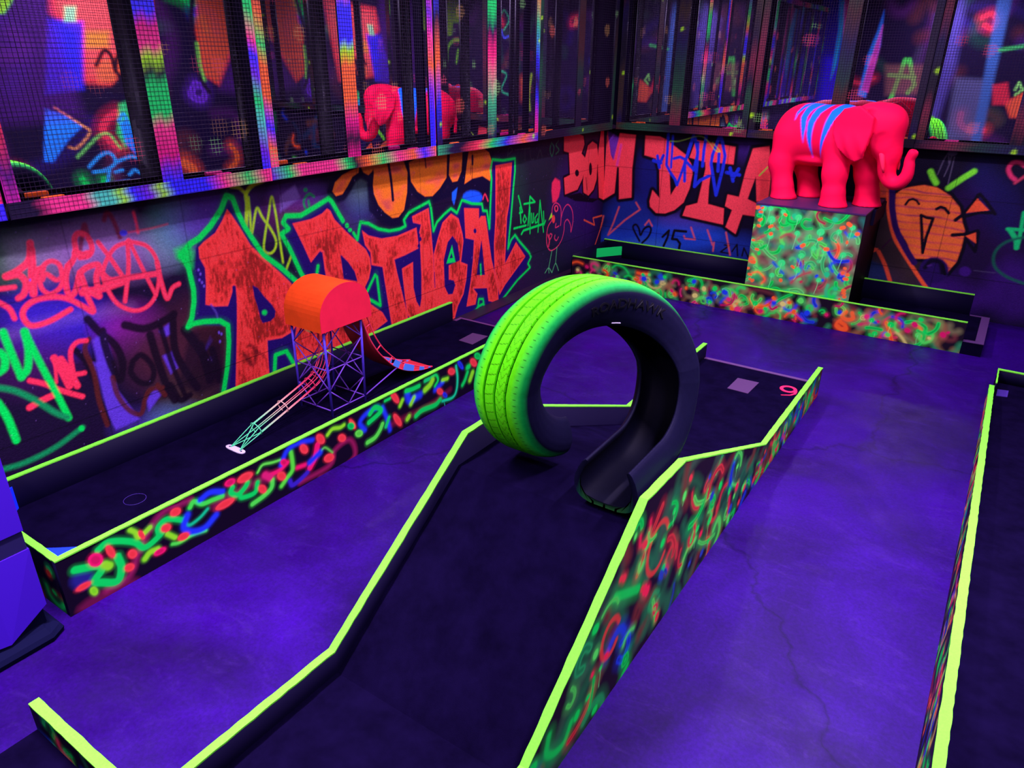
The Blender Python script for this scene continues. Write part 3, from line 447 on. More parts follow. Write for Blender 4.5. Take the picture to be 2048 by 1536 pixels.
  ('f',(0,225,72),[2.552,0.534,2.549,0.528,2.544,0.524,2.536,0.523,2.529,0.526,2.522,0.53,2.518,0.537,2.518,0.543,2.52,0.549,2.526,0.553,2.533,0.554,2.541,0.552,2.547,0.547,2.551,0.541],0.0123,0.0,1,None),
  ('f',(0,225,72),[3.249,0.922,3.247,0.916,3.242,0.911,3.234,0.909,3.227,0.91,3.221,0.915,3.216,0.921,3.216,0.928,3.218,0.934,3.223,0.939,3.23,0.941,3.238,0.939,3.244,0.935,3.248,0.929],0.0066,0.0,1,None),
  ('f',(0,225,72),[3.272,0.89,3.27,0.885,3.264,0.881,3.257,0.88,3.25,0.881,3.243,0.885,3.239,0.89,3.238,0.896,3.24,0.901,3.245,0.904,3.252,0.905,3.26,0.904,3.267,0.901,3.271,0.895],0.0067,0.0,1,None),
  ('f',(10,150,75),[2.892,0.343,2.886,0.333,2.874,0.327,2.858,0.327,2.84,0.332,2.825,0.341,2.816,0.353,2.814,0.365,2.819,0.375,2.831,0.381,2.847,0.381,2.864,0.376,2.879,0.367,2.889,0.355],0.0196,0.0,1,None),
  ('s',(0,225,72),[5.191,0.842,5.24,0.731,5.256,0.699,5.21,0.698],0.0173,0.0043,1,0),
  ('s',(0,225,72),[5.216,0.743,5.235,0.609],0.0153,0.0044,1,0),
  ('s',(0,225,72),[5.288,0.668,5.266,0.629,5.29,0.6,5.321,0.629,5.288,0.668],0.0132,0.0044,1,0),
  ('s',(0,225,72),[5.37,0.814,5.363,0.713,5.347,0.568],0.0155,0.0044,1,0),
  ('s',(0,225,72),[5.37,0.814,5.453,0.755,5.278,0.763],0.0155,0.0044,1,0),
  ('s',(0,225,72),[5.374,0.72,5.382,0.492],0.0134,0.0045,1,0),
  ('s',(0,225,72),[5.4,0.664,5.411,0.58,5.436,0.584,5.433,0.659],0.0134,0.0045,1,0),
  ('s',(0,225,72),[5.499,0.644,5.459,0.616,5.469,0.57,5.502,0.573,5.501,0.6],0.0136,0.0045,1,0),
  ('s',(0,225,72),[5.514,0.482,5.535,0.757,5.609,0.466],0.0137,0.0046,1,0),
  ('s',(0,225,72),[5.599,0.651,5.614,0.528,5.638,0.564],0.0138,0.0046,1,0),
  ('s',(0,225,72),[5.128,0.58,5.315,0.574],0.0173,0.0043,1,0),
  ('s',(0,225,72),[5.246,0.512,5.276,0.537,5.596,0.54],0.0199,0.0044,1,0),
  ('s',(70,70,70),[5.023,1.18,5.044,1.244,5.094,1.22,5.044,1.194],0.0084,0.0042,0.6,1),
  ('s',(70,70,70),[5.13,1.217,5.356,1.214],0.0085,0.0043,0.6,1),
  ('s',(60,65,65),[5.279,1.22,5.282,1.124],0.0087,0.0044,0.5,1),
  ('s',(60,65,65),[5.356,1.198,5.375,1.124,5.422,1.119],0.0088,0.0044,0.5,1),
  ('s',(60,65,65),[5.477,1.122,5.515,1.184,5.558,1.118],0.0089,0.0045,0.5,1),
  ('s',(40,120,70),[5.701,1.231,5.68,1.17,5.717,1.116,5.746,1.185,5.701,1.231],0.0115,0.0069,0.7,1),
  ('s',(40,120,70),[5.82,1.234,5.779,1.203,5.834,1.157,5.784,1.127],0.0117,0.007,0.7,1),
  ('f',(250,45,75),[5.727,0.813,5.731,0.883,5.781,0.921,5.871,0.884,5.885,0.82,5.863,0.746,5.813,0.704,5.751,0.708],0.0186,0.0,0.8,None),
  ('s',(240,55,95),[5.752,0.55,5.747,0.619,5.757,0.672,5.804,0.696,5.868,0.673,5.908,0.622,5.915,0.524,5.91,0.474],0.0094,0.0047,0.95,1),
  ('s',(240,55,95),[5.752,0.55,5.685,0.498,5.664,0.406,5.686,0.318,5.751,0.268,5.859,0.28,5.939,0.332,5.979,0.415,5.983,0.485,6.037,0.509,6.1,0.446,6.115,0.377,6.144,0.487,6.116,0.586,6.035,0.649,5.963,0.623,5.914,0.543],0.0094,0.0047,0.95,1),
  ('s',(240,55,95),[5.724,0.427,5.708,0.398,5.727,0.376,5.76,0.411,5.732,0.43],0.0094,0.0047,0.95,1),
  ('s',(240,55,95),[5.815,0.401,5.808,0.37,5.846,0.344,5.88,0.371],0.0095,0.0048,0.95,1),
  ('s',(240,55,95),[5.826,0.506,5.819,0.47,5.882,0.474],0.0095,0.0047,0.95,1),
  ('f',(240,60,90),[5.857,0.639,5.855,0.625,5.845,0.616,5.831,0.612,5.815,0.614,5.8,0.622,5.79,0.635,5.785,0.649,5.788,0.663,5.797,0.672,5.811,0.676,5.827,0.674,5.842,0.666,5.853,0.653],0.0047,0.0,1,None),
  ('f',(20,8,30),[5.839,0.641,5.838,0.633,5.833,0.626,5.826,0.623,5.818,0.625,5.811,0.63,5.805,0.638,5.803,0.647,5.804,0.655,5.809,0.662,5.816,0.665,5.824,0.664,5.831,0.659,5.837,0.651],0.0047,0.0,1,None),
  ('f',(150,230,40),[5.69,0.556,5.739,0.62,5.759,0.581],0.0047,0.0,1,None),
  ('f',(255,60,50),[5.805,0.551,5.803,0.535,5.797,0.524,5.786,0.518,5.774,0.52,5.763,0.529,5.755,0.543,5.751,0.56,5.753,0.575,5.759,0.587,5.77,0.592,5.782,0.59,5.793,0.581,5.801,0.567],0.0071,0.0,1,None),
  ('s',(240,50,80),[5.704,0.315,5.718,0.373,5.689,0.424],0.0188,0.0094,0.8,1),
  ('s',(90,200,110),[5.769,0.265,5.716,0.1],0.0095,0.0047,0.9,1),
  ('s',(90,200,110),[5.859,0.28,5.842,0.125],0.0096,0.0048,0.9,1),
  ('s',(90,200,110),[5.655,0.075,5.716,0.109,5.782,0.051],0.0094,0.0047,0.9,1),
  ('s',(90,200,110),[5.716,0.109,5.728,0.059],0.0095,0.0047,0.9,1),
  ('s',(90,200,110),[5.782,0.051,5.842,0.125,5.903,0.044],0.0096,0.0048,0.9,1),
  ('f',(10,5,20),[5.914,1.269,6.139,1.279,6.274,1.243,6.301,1.166,6.251,1.089,6.345,1.031,6.336,0.93,6.294,0.856,6.206,0.765,5.972,0.75,5.942,0.902,6.05,0.916,6.015,1.119,5.923,1.14],0.0094,0.0236,1,None),
  ('f',(10,5,20),[6.457,1.18,6.553,1.145,6.6,1.011,6.591,0.827,6.531,0.723,6.433,0.678,6.328,0.721,6.308,0.818,6.325,1.037,6.371,1.151],0.0101,0.0252,1,None),
  ('f',(10,5,20),[6.59,1.091,6.62,1.264,6.683,1.26,6.772,0.588,6.658,0.628,6.603,0.902],0.0103,0.0257,1,None),
  ('f',(255,62,62),[5.914,1.269,6.139,1.279,6.274,1.243,6.301,1.166,6.251,1.089,6.345,1.031,6.336,0.93,6.294,0.856,6.206,0.765,5.972,0.75,5.942,0.902,6.05,0.916,6.015,1.119,5.923,1.14],0.0057,0.0,1,None),
  ('f',(255,62,62),[6.457,1.18,6.553,1.145,6.6,1.011,6.591,0.827,6.531,0.723,6.433,0.678,6.328,0.721,6.308,0.818,6.325,1.037,6.371,1.151],0.0061,0.0,1,None),
  ('f',(255,62,62),[6.59,1.091,6.62,1.264,6.683,1.26,6.772,0.588,6.658,0.628,6.603,0.902],0.0062,0.0,1,None),
  ('f',(10,5,20),[6.22,0.915,6.218,0.902,6.208,0.892,6.193,0.887,6.176,0.889,6.16,0.897,6.148,0.91,6.143,0.924,6.146,0.937,6.155,0.947,6.17,0.952,6.187,0.95,6.203,0.942,6.215,0.93],0.0049,0.0,1,None),
  ('f',(10,5,20),[6.477,0.925,6.477,0.898,6.47,0.878,6.459,0.867,6.446,0.869,6.432,0.882,6.421,0.904,6.415,0.931,6.415,0.957,6.421,0.978,6.432,0.988,6.446,0.987,6.459,0.974,6.47,0.952],0.0051,0.0,1,None),
  ('s',(10,5,20),[6.363,0.858,6.396,0.736],0.01,0.005,1,1),
  ('s',(10,5,20),[6.587,0.951,6.589,0.759],0.0103,0.0051,1,1),
  ('f',(10,5,20),[5.973,0.736,6.258,0.73,6.414,0.662,6.66,0.613,6.524,0.598,6.167,0.663],0.0096,0.0,1,None),
  ('s',(235,85,40),[6.366,0.451,6.594,0.363,6.553,0.44,6.792,0.433],0.0152,0.0076,0.95,0),
  ('s',(235,85,50),[6.782,0.424,6.722,0.29,6.63,0.152],0.016,0.008,0.9,0),
 ],
 'B':[
  ('f',(25,65,165),[-2.087,0.388,-2.138,0.31,-2.304,0.227,-2.561,0.157,-2.863,0.112,-3.151,0.104,-3.36,0.138,-3.439,0.206,-3.371,0.294,-3.173,0.381,-2.895,0.449,-2.597,0.485,-2.336,0.485,-2.157,0.45],0.1489,0.0,1,None),
  ('f',(25,45,130),[-2.853,0.507,-2.871,0.42,-2.938,0.343,-3.043,0.29,-3.165,0.274,-3.28,0.298,-3.363,0.359,-3.397,0.443,-3.375,0.533,-3.303,0.611,-3.196,0.66,-3.076,0.672,-2.966,0.646,-2.887,0.587],0.1538,0.0,0.8,None),
  ('f',(70,140,160),[-2.611,0.195,-2.639,0.16,-2.723,0.123,-2.849,0.091,-2.993,0.069,-3.127,0.063,-3.222,0.075,-3.258,0.101,-3.227,0.137,-3.136,0.175,-3.005,0.207,-2.862,0.227,-2.734,0.232,-2.645,0.22],0.1533,0.0,0.5,None),
  ('f',(90,60,160),[-2.202,0.537,-2.227,0.506,-2.303,0.474,-2.419,0.446,-2.551,0.429,-2.674,0.427,-2.762,0.44,-2.796,0.465,-2.768,0.498,-2.685,0.531,-2.566,0.558,-2.434,0.574,-2.316,0.575,-2.234,0.562],0.149,0.0,0.5,None),
  ('f',(22,28,105),[-2.783,0.848,-2.786,0.725,-2.819,0.623,-2.876,0.56,-2.946,0.552,-3.015,0.601,-3.068,0.697,-3.094,0.819,-3.089,0.943,-3.054,1.043,-2.996,1.101,-2.928,1.106,-2.862,1.058,-2.81,0.966],0.1521,0.0,0.8,None),
  ('f',(60,25,110),[-1.925,1.183,-1.933,1.145,-1.965,1.114,-2.015,1.093,-2.075,1.089,-2.131,1.101,-2.173,1.128,-2.191,1.164,-2.183,1.202,-2.149,1.234,-2.098,1.253,-2.039,1.257,-1.984,1.244,-1.943,1.218],0.1455,0.0,0.6,None),
  ('f',(25,50,140),[-1.751,0.319,-1.764,0.256,-1.82,0.199,-1.907,0.158,-2.011,0.142,-2.109,0.154,-2.182,0.194,-2.214,0.252,-2.198,0.317,-2.138,0.374,-2.048,0.414,-1.946,0.427,-1.851,0.413,-1.782,0.375],0.1474,0.0,0.8,None),
  ('f',(60,40,40),[-0.463,0.422,-0.461,0.313,-0.503,0.217,-0.581,0.153,-0.68,0.136,-0.781,0.169,-0.863,0.248,-0.907,0.354,-0.905,0.467,-0.859,0.562,-0.779,0.621,-0.681,0.634,-0.584,0.599,-0.507,0.523],0.1428,0.0,0.7,None),
  ('f',(30,50,80),[-0.719,0.297,-0.712,0.223,-0.721,0.16,-0.745,0.122,-0.779,0.116,-0.816,0.144,-0.849,0.2,-0.871,0.273,-0.878,0.347,-0.868,0.409,-0.844,0.446,-0.81,0.45,-0.774,0.423,-0.741,0.368],0.1438,0.0,0.7,None),
  ('f',(40,12,70),[0.155,0.709,0.172,0.528,0.129,0.369,0.032,0.266,-0.101,0.243,-0.243,0.307,-0.364,0.447,-0.436,0.631,-0.446,0.82,-0.394,0.975,-0.292,1.065,-0.162,1.077,-0.029,1.011,0.083,0.881],0.1413,0.0,0.7,None),
  ('f',(18,18,70),[0.109,0.892,0.12,0.796,0.105,0.715,0.065,0.665,0.009,0.657,-0.053,0.694,-0.108,0.768,-0.144,0.863,-0.154,0.961,-0.137,1.041,-0.096,1.088,-0.04,1.093,0.02,1.056,0.073,0.985],0.1407,0.0,0.7,None),
  ('f',(22,22,80),[-0.101,1.093,-0.095,1.029,-0.109,0.976,-0.141,0.944,-0.184,0.939,-0.23,0.963,-0.269,1.012,-0.294,1.075,-0.299,1.139,-0.284,1.192,-0.251,1.223,-0.209,1.226,-0.164,1.202,-0.125,1.154],0.1402,0.0,0.6,None),
  ('f',(55,18,100),[0.077,0.222,0.064,0.148,-0.005,0.076,-0.12,0.021,-0.259,-0.007,-0.395,0.001,-0.498,0.042,-0.546,0.109,-0.529,0.188,-0.451,0.261,-0.33,0.314,-0.192,0.336,-0.064,0.326,0.031,0.285],0.1434,0.0,0.9,None),
  ('f',(30,12,50),[0.075,0.504,0.084,0.402,0.059,0.313,0.004,0.256,-0.07,0.243,-0.148,0.278,-0.214,0.353,-0.254,0.454,-0.261,0.558,-0.233,0.646,-0.176,0.699,-0.103,0.708,-0.028,0.673,0.036,0.601],0.1421,0.0,0.8,None),
  ('f',(60,20,110),[0.382,0.317,0.39,0.214,0.359,0.124,0.295,0.063,0.21,0.046,0.121,0.077,0.046,0.15,0.002,0.25,-0.003,0.355,0.032,0.445,0.098,0.502,0.182,0.514,0.268,0.482,0.339,0.412],0.1431,0.0,0.6,None),
  ('f',(90,60,140),[-0.609,0.229,-0.613,0.19,-0.638,0.156,-0.679,0.132,-0.73,0.123,-0.779,0.131,-0.817,0.155,-0.836,0.191,-0.831,0.229,-0.805,0.264,-0.763,0.288,-0.713,0.296,-0.665,0.287,-0.628,0.263],0.1439,0.0,0.5,None),
  ('f',(10,5,20),[-3.508,1.251,-3.421,1.256,-3.372,1.034,-3.347,0.989,-3.29,1.245,-3.12,1.237,-3.134,0.911,-3.118,0.648,-3.253,0.619,-3.276,0.923,-3.298,0.93,-3.307,0.673,-3.43,0.591,-3.477,0.606],0.0131,0.0315,1,None),
  ('f',(10,5,20),[-3.021,1.238,-2.873,1.238,-2.795,1.212,-2.736,1.171,-2.599,1.091,-2.536,1.011,-2.516,0.927,-2.53,0.793,-2.575,0.658,-2.657,0.578,-2.751,0.534,-2.844,0.528,-2.913,0.583,-2.923,0.635,-2.902,0.742,-2.822,0.674,-2.848,0.93,-2.894,1.037,-3.015,1.06],0.0128,0.0306,1,None),
  ('f',(10,5,20),[-2.513,1.229,-2.242,1.203,-2.145,1.193,-2.143,1.042,-2.339,1.049,-2.345,0.829,-2.335,0.67,-2.178,0.646,-2.168,0.499,-2.571,0.535,-2.547,0.628,-2.437,0.668,-2.397,0.982,-2.405,1.043,-2.562,1.071,-2.525,1.207],0.0124,0.0298,1,None),
  ('f',(10,5,20),[-1.988,1.191,-1.848,1.221,-1.796,0.938,-1.792,0.765,-1.891,0.741,-1.928,0.961,-1.974,0.754,-1.888,0.723,-1.88,0.608,-2.0,0.612,-2.04,0.427,-2.142,0.48,-2.102,0.641,-2.172,0.67,-2.162,0.775,-2.054,0.764,-2.024,1.004],0.0121,0.0292,1,None),
  ('f',(255,62,66),[-3.508,1.251,-3.421,1.256,-3.372,1.034,-3.347,0.989,-3.29,1.245,-3.12,1.237,-3.134,0.911,-3.118,0.648,-3.253,0.619,-3.276,0.923,-3.298,0.93,-3.307,0.673,-3.43,0.591,-3.477,0.606],0.0068,0.0,1,None),
  ('f',(255,62,66),[-3.021,1.238,-2.873,1.238,-2.795,1.212,-2.736,1.171,-2.599,1.091,-2.536,1.011,-2.516,0.927,-2.53,0.793,-2.575,0.658,-2.657,0.578,-2.751,0.534,-2.844,0.528,-2.913,0.583,-2.923,0.635,-2.902,0.742,-2.822,0.674,-2.848,0.93,-2.894,1.037,-3.015,1.06],0.0066,0.0,1,None),
  ('f',(255,62,66),[-2.513,1.229,-2.242,1.203,-2.145,1.193,-2.143,1.042,-2.339,1.049,-2.345,0.829,-2.335,0.67,-2.178,0.646,-2.168,0.499,-2.571,0.535,-2.547,0.628,-2.437,0.668,-2.397,0.982,-2.405,1.043,-2.562,1.071,-2.525,1.207],0.0065,0.0,1,None),
  ('f',(255,62,66),[-1.988,1.191,-1.848,1.221,-1.796,0.938,-1.792,0.765,-1.891,0.741,-1.928,0.961,-1.974,0.754,-1.888,0.723,-1.88,0.608,-2.0,0.612,-2.04,0.427,-2.142,0.48,-2.102,0.641,-2.172,0.67,-2.162,0.775,-2.054,0.764,-2.024,1.004],0.0063,0.0,1,None),
  ('f',(10,5,20),[-2.745,0.921,-2.682,0.857,-2.641,0.842,-2.712,0.709],0.0076,0.0,1,None),
  ('f',(150,40,35),[-1.9,1.015,-1.806,1.001,-1.769,0.758,-1.88,0.755],0.0486,0.0,0.5,None),
  ('f',(110,50,160),[-3.421,1.256,-3.298,1.203,-3.336,0.989,-3.372,1.034],0.0209,0.0,0.9,None),
  ('s',(120,60,170),[-3.271,1.135,-3.299,0.945],0.0259,0.0207,0.5,1),
  ('s',(25,45,185),[-2.791,1.265,-2.782,0.986,-2.735,0.921,-2.683,0.866,-2.657,0.813,-2.625,0.931,-2.594,1.047,-2.655,1.069,-2.713,1.051],0.0277,0.005,1,0),
  ('s',(25,45,185),[-2.744,1.25,-2.734,0.967],0.0226,0.005,1,0),
  ('s',(25,45,185),[-2.546,1.262,-2.575,1.137,-2.601,1.024,-2.587,0.856],0.0299,0.005,1,0),
  ('s',(25,45,185),[-2.53,1.25,-2.486,1.121,-2.506,0.964,-2.582,1.025],0.0298,0.005,1,0),
  ('s',(25,45,185),[-2.496,1.209,-2.482,1.011,-2.484,0.816,-2.437,0.875,-2.356,0.923],0.0298,0.005,1,0),
  ('s',(25,45,185),[-2.425,1.287,-2.432,1.147,-2.429,1.006],0.0297,0.0049,1,0),
  ('s',(25,45,185),[-2.296,1.294,-2.347,1.109,-2.351,1.03,-2.269,0.759,-2.237,0.986,-2.23,1.109,-2.268,1.223,-2.3,1.294],0.0295,0.0049,1,0),
  ('s',(25,45,185),[-2.287,1.123,-2.278,0.974],0.0296,0.0049,1,0),
  ('s',(25,45,185),[-2.918,1.017,-2.839,1.0],0.0305,0.0051,1,0),
  ('s',(25,45,185),[-2.881,1.061,-2.85,0.958],0.0305,0.0051,1,0),
  ('s',(25,45,185),[-2.821,1.07,-2.858,0.98],0.0304,0.0051,1,0),
  ('s',(25,45,185),[-2.197,0.968,-2.076,0.956],0.0295,0.0049,1,0),
  ('s',(25,45,185),[-2.17,1.009,-2.128,0.899],0.0295,0.0049,1,0),
  ('s',(25,45,185),[-2.092,1.007,-2.131,0.921],0.0294,0.0049,1,0),
  ('s',(10,5,20),[-2.994,0.231,-3.057,0.319,-3.077,0.366,-3.046,0.39,-3.01,0.35,-2.989,0.292,-2.956,0.357,-2.905,0.388,-2.881,0.356,-2.906,0.283,-2.965,0.215],0.0208,0.0078,1,1),
  ('s',(12,8,14),[-2.754,0.304,-2.693,0.376,-2.701,0.306,-2.734,0.217],0.0231,0.0051,1,0),
  ('s',(12,8,14),[-2.519,0.388,-2.637,0.383,-2.653,0.297,-2.602,0.3,-2.567,0.265,-2.572,0.215],0.0253,0.0051,1,0),
  ('s',(12,8,14),[-2.129,0.312,-2.082,0.314,-2.159,0.241,-2.076,0.238],0.015,0.005,1,0),
  ('s',(12,8,14),[-2.051,0.261,-2.013,0.333,-1.993,0.227],0.0149,0.005,1,0),
  ('s',(12,8,14),[-1.952,0.233,-1.944,0.31,-1.889,0.224,-1.878,0.31],0.0149,0.005,1,0),
  ('s',(215,85,60),[-3.246,0.541,-3.296,0.379,-3.349,0.244,-3.17,0.42,-3.016,0.542,-3.065,0.605],0.0157,0.0105,0.8,0),
  ('s',(215,85,60),[-3.414,0.431,-3.444,0.284],0.0159,0.0106,0.8,0),
  ('s',(215,85,60),[-2.949,0.397,-2.911,0.451,-2.874,0.397],0.0155,0.0103,0.8,0),
  ('s',(215,85,60),[-2.535,0.343,-2.522,0.32,-2.421,0.324,-2.474,0.433],0.0152,0.0101,0.8,0),
  ('s',(215,85,60),[-2.31,0.43,-2.244,0.296],0.015,0.01,0.8,0),
  ('s',(215,85,60),[-2.232,0.321,-2.232,0.24],0.015,0.01,0.8,0),
  ('s',(215,85,60),[-2.13,0.43,-2.065,0.226],0.0149,0.0099,0.8,0),
  ('s',(150,210,60),[-2.769,1.204,-2.671,1.211,-2.494,1.265,-2.404,1.227,-2.329,1.154,-2.281,1.145,-2.36,1.217],0.0076,0.0076,0.8,1),
  ('s',(150,200,60),[-1.898,0.968,-1.82,1.064,-1.746,1.145],0.0122,0.0073,0.9,1),
  ('f',(225,85,35),[-0.936,1.036,-0.856,1.044,-0.816,0.888,-0.905,0.879],0.0142,0.0,0.9,'o'),
  ('f',(60,45,45),[-0.927,0.856,-0.776,0.71,-0.432,0.194,-0.855,0.187],0.0379,0.0,0.8,None),
  ('f',(20,45,90),[-0.869,0.36,-0.765,0.333,-0.702,0.213,-0.855,0.187],0.024,0.0,0.8,None),
  ('s',(250,85,40),[-0.843,0.926,-0.799,0.748,-0.722,0.572,-0.619,0.44,-0.49,0.291,-0.407,0.199],0.0283,0.0071,1,1),
  ('f',(10,5,20),[-0.782,0.92,-0.743,0.963,-0.686,0.985,-0.594,1.009,-0.503,0.998,-0.401,0.947,-0.316,0.863,-0.269,0.748,-0.239,0.689,-0.233,0.558,-0.241,0.44,-0.286,0.342,-0.412,0.438,-0.552,0.421,-0.622,0.544,-0.712,0.652,-0.766,0.805],0.0094,0.0283,1,None),
  ('f',(255,105,40),[-0.782,0.92,-0.743,0.963,-0.686,0.985,-0.594,1.009,-0.503,0.998,-0.401,0.947,-0.316,0.863,-0.269,0.748,-0.239,0.689,-0.233,0.558,-0.241,0.44,-0.286,0.342,-0.412,0.438,-0.552,0.421,-0.622,0.544,-0.712,0.652,-0.766,0.805],0.0071,0.0,1,'b'),
  ('s',(42,12,80),[-0.818,0.948,-0.782,0.791,-0.72,0.635,-0.623,0.494,-0.537,0.39],0.0472,0.0071,1,1),
  ('s',(60,20,50),[-0.745,0.557,-0.795,0.478],0.0143,0.0048,1,1),
  ('f',(250,80,50),[-0.862,0.426,-0.859,0.469,-0.823,0.466,-0.837,0.438],0.0048,0.0,1,None),
  ('s',(250,80,45),[-0.818,0.441,-0.747,0.336,-0.682,0.208],0.0287,0.0072,1,1),
  ('s',(10,5,20),[-0.696,0.845,-0.679,0.883,-0.652,0.893,-0.624,0.884,-0.601,0.859],0.0189,0.0047,1,0),
  ('s',(10,5,20),[-0.47,0.834,-0.446,0.853,-0.413,0.845,-0.381,0.813],0.0235,0.0047,1,0),
  ('s',(10,5,20),[-0.568,0.775,-0.528,0.619,-0.493,0.476,-0.495,0.603,-0.478,0.758,-0.526,0.76,-0.568,0.775],0.0236,0.0047,1,0),
  ('s',(10,5,20),[-0.322,0.765,-0.283,0.809,-0.236,0.899,-0.213,0.97],0.0283,0.0047,1,0),
  ('s',(10,5,20),[-0.316,0.647,-0.217,0.668,-0.156,0.7],0.0283,0.0047,1,0),
  ('s',(10,5,20),[-0.255,0.804,-0.172,0.841,-0.09,0.847],0.0235,0.0047,1,0),
  ('s',(10,5,20),[-0.205,0.978,-0.153,0.931,-0.072,0.841],0.0234,0.0047,1,0),
  ('s',(10,5,20),[-0.218,0.628,-0.135,0.54,-0.146,0.689],0.0236,0.0047,1,0),
  ('f',(245,85,40),[-0.264,0.827,-0.213,0.944,-0.117,0.863,-0.19,0.847],0.0047,0.0,1,None),
  ('f',(240,85,40),[-0.226,0.651,-0.163,0.687,-0.143,0.603],0.0047,0.0,1,None),
  ('f',(38,14,78),[-0.278,0.368,-0.278,0.321,-0.298,0.28,-0.336,0.252,-0.383,0.244,-0.43,0.257,-0.468,0.29,-0.488,0.334,-0.488,0.382,-0.466,0.423,-0.428,0.45,-0.381,0.457,-0.335,0.443,-0.298,0.411],0.0143,0.0,1,None),
  ('s',(10,5,20),[-0.45,0.361,-0.419,0.42,-0.353,0.418,-0.318,0.341],0.0334,0.0143,0.9,1),
  ('s',(10,5,20),[-0.331,0.401,-0.298,0.331],0.0238,0.0048,1,1),
  ('s',(80,40,120),[-0.431,0.377,-0.412,0.388],0.0143,0.0095,0.7,1),
  ('s',(110,230,40),[-0.574,1.115,-0.547,1.071,-0.517,1.032],0.0422,0.0141,1,0),
  ('s',(110,230,40),[-0.424,1.002,-0.346,1.082,-0.282,1.14],0.0422,0.0141,1,0),
  ('f',(85,80,95),[-0.422,1.265,-0.423,1.256,-0.431,1.248,-0.443,1.242,-0.458,1.241,-0.472,1.244,-0.483,1.251,-0.489,1.261,-0.488,1.27,-0.48,1.279,-0.468,1.284,-0.453,1.285,-0.438,1.282,-0.427,1.275],0.007,0.0,1,None),
  ('s',(85,80,95),[-0.487,1.253,-0.503,1.2,-0.521,1.096],0.007,0.0047,0.9,1),
  ('s',(85,80,95),[-0.457,1.241,-0.459,1.173,-0.474,1.085],0.007,0.0047,0.9,1),
  ('s',(85,80,95),[-0.479,1.247,-0.462,1.188],0.007,0.0047,0.9,1),
  ('s',(85,80,95),[-0.435,1.235,-0.434,1.138,-0.434,1.032],0.007,0.0047,0.9,1),
  ('s',(215,50,90),[0.03,1.206,-0.007,1.228,-0.052,1.221,-0.066,1.176,-0.039,1.128,-0.008,1.105],0.028,0.014,0.9,1),
  ('s',(200,60,80),[-0.001,1.08,0.048,1.135],0.0187,0.014,0.8,1),
  ('s',(15,190,90),[0.034,0.74,0.146,0.746],0.0235,0.0094,1,1),
  ('s',(15,190,90),[0.107,0.873,0.127,0.667,0.126,0.606],0.0235,0.0094,1,1),
  ('s',(15,190,90),[0.052,0.734,0.108,0.665,0.126,0.606],0.033,0.0094,1,1),
  ('s',(15,95,65),[0.159,0.695,0.049,0.641,-0.003,0.552,0.019,0.448,0.113,0.379,0.247,0.341],0.0189,0.0141,0.9,1),
  ('f',(60,20,110),[-0.125,0.38,-0.125,0.362,-0.133,0.347,-0.148,0.336,-0.166,0.333,-0.184,0.338,-0.198,0.35,-0.206,0.367,-0.206,0.385,-0.198,0.4,-0.184,0.411,-0.166,0.413,-0.148,0.408,-0.133,0.396],0.0143,0.0,1,None),
  ('s',(90,80,110),[-0.107,0.391,0.035,0.394],0.0057,0.0048,0.6,1),
 ],
 'C':[
  ('f',(110,20,60),[1.101,0.002,1.091,-0.013,1.058,-0.023,1.009,-0.028,0.955,-0.025,0.907,-0.017,0.874,-0.004,0.861,0.01,0.87,0.024,0.9,0.034,0.945,0.04,0.998,0.038,1.048,0.03,1.085,0.017],0.0275,0.0,0.7,None),
  ('s',(150,30,80),[0.981,0.027,1.073,0.037,1.132,0.121,1.238,0.225,1.372,0.224],0.0203,0.0271,0.8,1),
  ('s',(140,25,70),[1.475,0.143,1.656,0.15,1.821,0.134],0.0327,0.0374,0.6,1),
  ('s',(150,25,75),[1.925,0.027,2.118,0.03,2.159,0.097,2.264,0.108,2.288,0.008,2.178,-0.028,2.047,-0.007],0.0227,0.0253,0.8,1),
  ('s',(120,20,50),[2.558,0.069,2.895,0.057,3.082,0.083],0.0277,0.0332,0.7,1),
  ('f',(40,40,130),[0.95,0.116,0.947,0.099,0.936,0.087,0.92,0.082,0.901,0.086,0.884,0.097,0.873,0.113,0.868,0.132,0.871,0.148,0.882,0.16,0.897,0.164,0.916,0.161,0.933,0.15,0.945,0.134],0.0266,0.0,0.6,None),
  ('s',(8,212,72),[0.894,0.179,0.97,0.148,0.98,0.123,0.948,0.093,0.971,0.07,1.024,0.041,1.05,0.089,1.046,0.143],0.0445,0.0174,0.22,1),
  ('s',(8,212,72),[0.894,0.179,0.97,0.148,0.98,0.123,0.948,0.093,0.971,0.07,1.024,0.041,1.05,0.089,1.046,0.143],0.0301,0.0044,1,1),
  ('s',(8,212,72),[0.986,0.211,1.024,0.222,1.069,0.202,1.121,0.163,1.153,0.12,1.221,0.139,1.248,0.167,1.217,0.142],0.0372,0.0175,0.22,1),
  ('s',(8,212,72),[0.986,0.211,1.024,0.222,1.069,0.202,1.121,0.163,1.153,0.12,1.221,0.139,1.248,0.167,1.217,0.142],0.0251,0.0044,1,1),
  ('s',(8,212,72),[1.218,0.146,1.22,0.176,1.253,0.193,1.284,0.18,1.323,0.153],0.0346,0.0181,0.22,1),
  ('s',(8,212,72),[1.218,0.146,1.22,0.176,1.253,0.193,1.284,0.18,1.323,0.153],0.0234,0.0045,1,1),
  ('s',(15,190,110),[1.336,0.158,1.332,0.136,1.35,0.113,1.399,0.122,1.439,0.143],0.0195,0.0183,0.22,1),
  ('s',(15,190,110),[1.336,0.158,1.332,0.136,1.35,0.113,1.399,0.122,1.439,0.143],0.0132,0.0069,1,1),
  ('s',(60,255,60),[1.365,0.191,1.387,0.208,1.421,0.178,1.468,0.172,1.517,0.166],0.0272,0.0183,0.22,1),
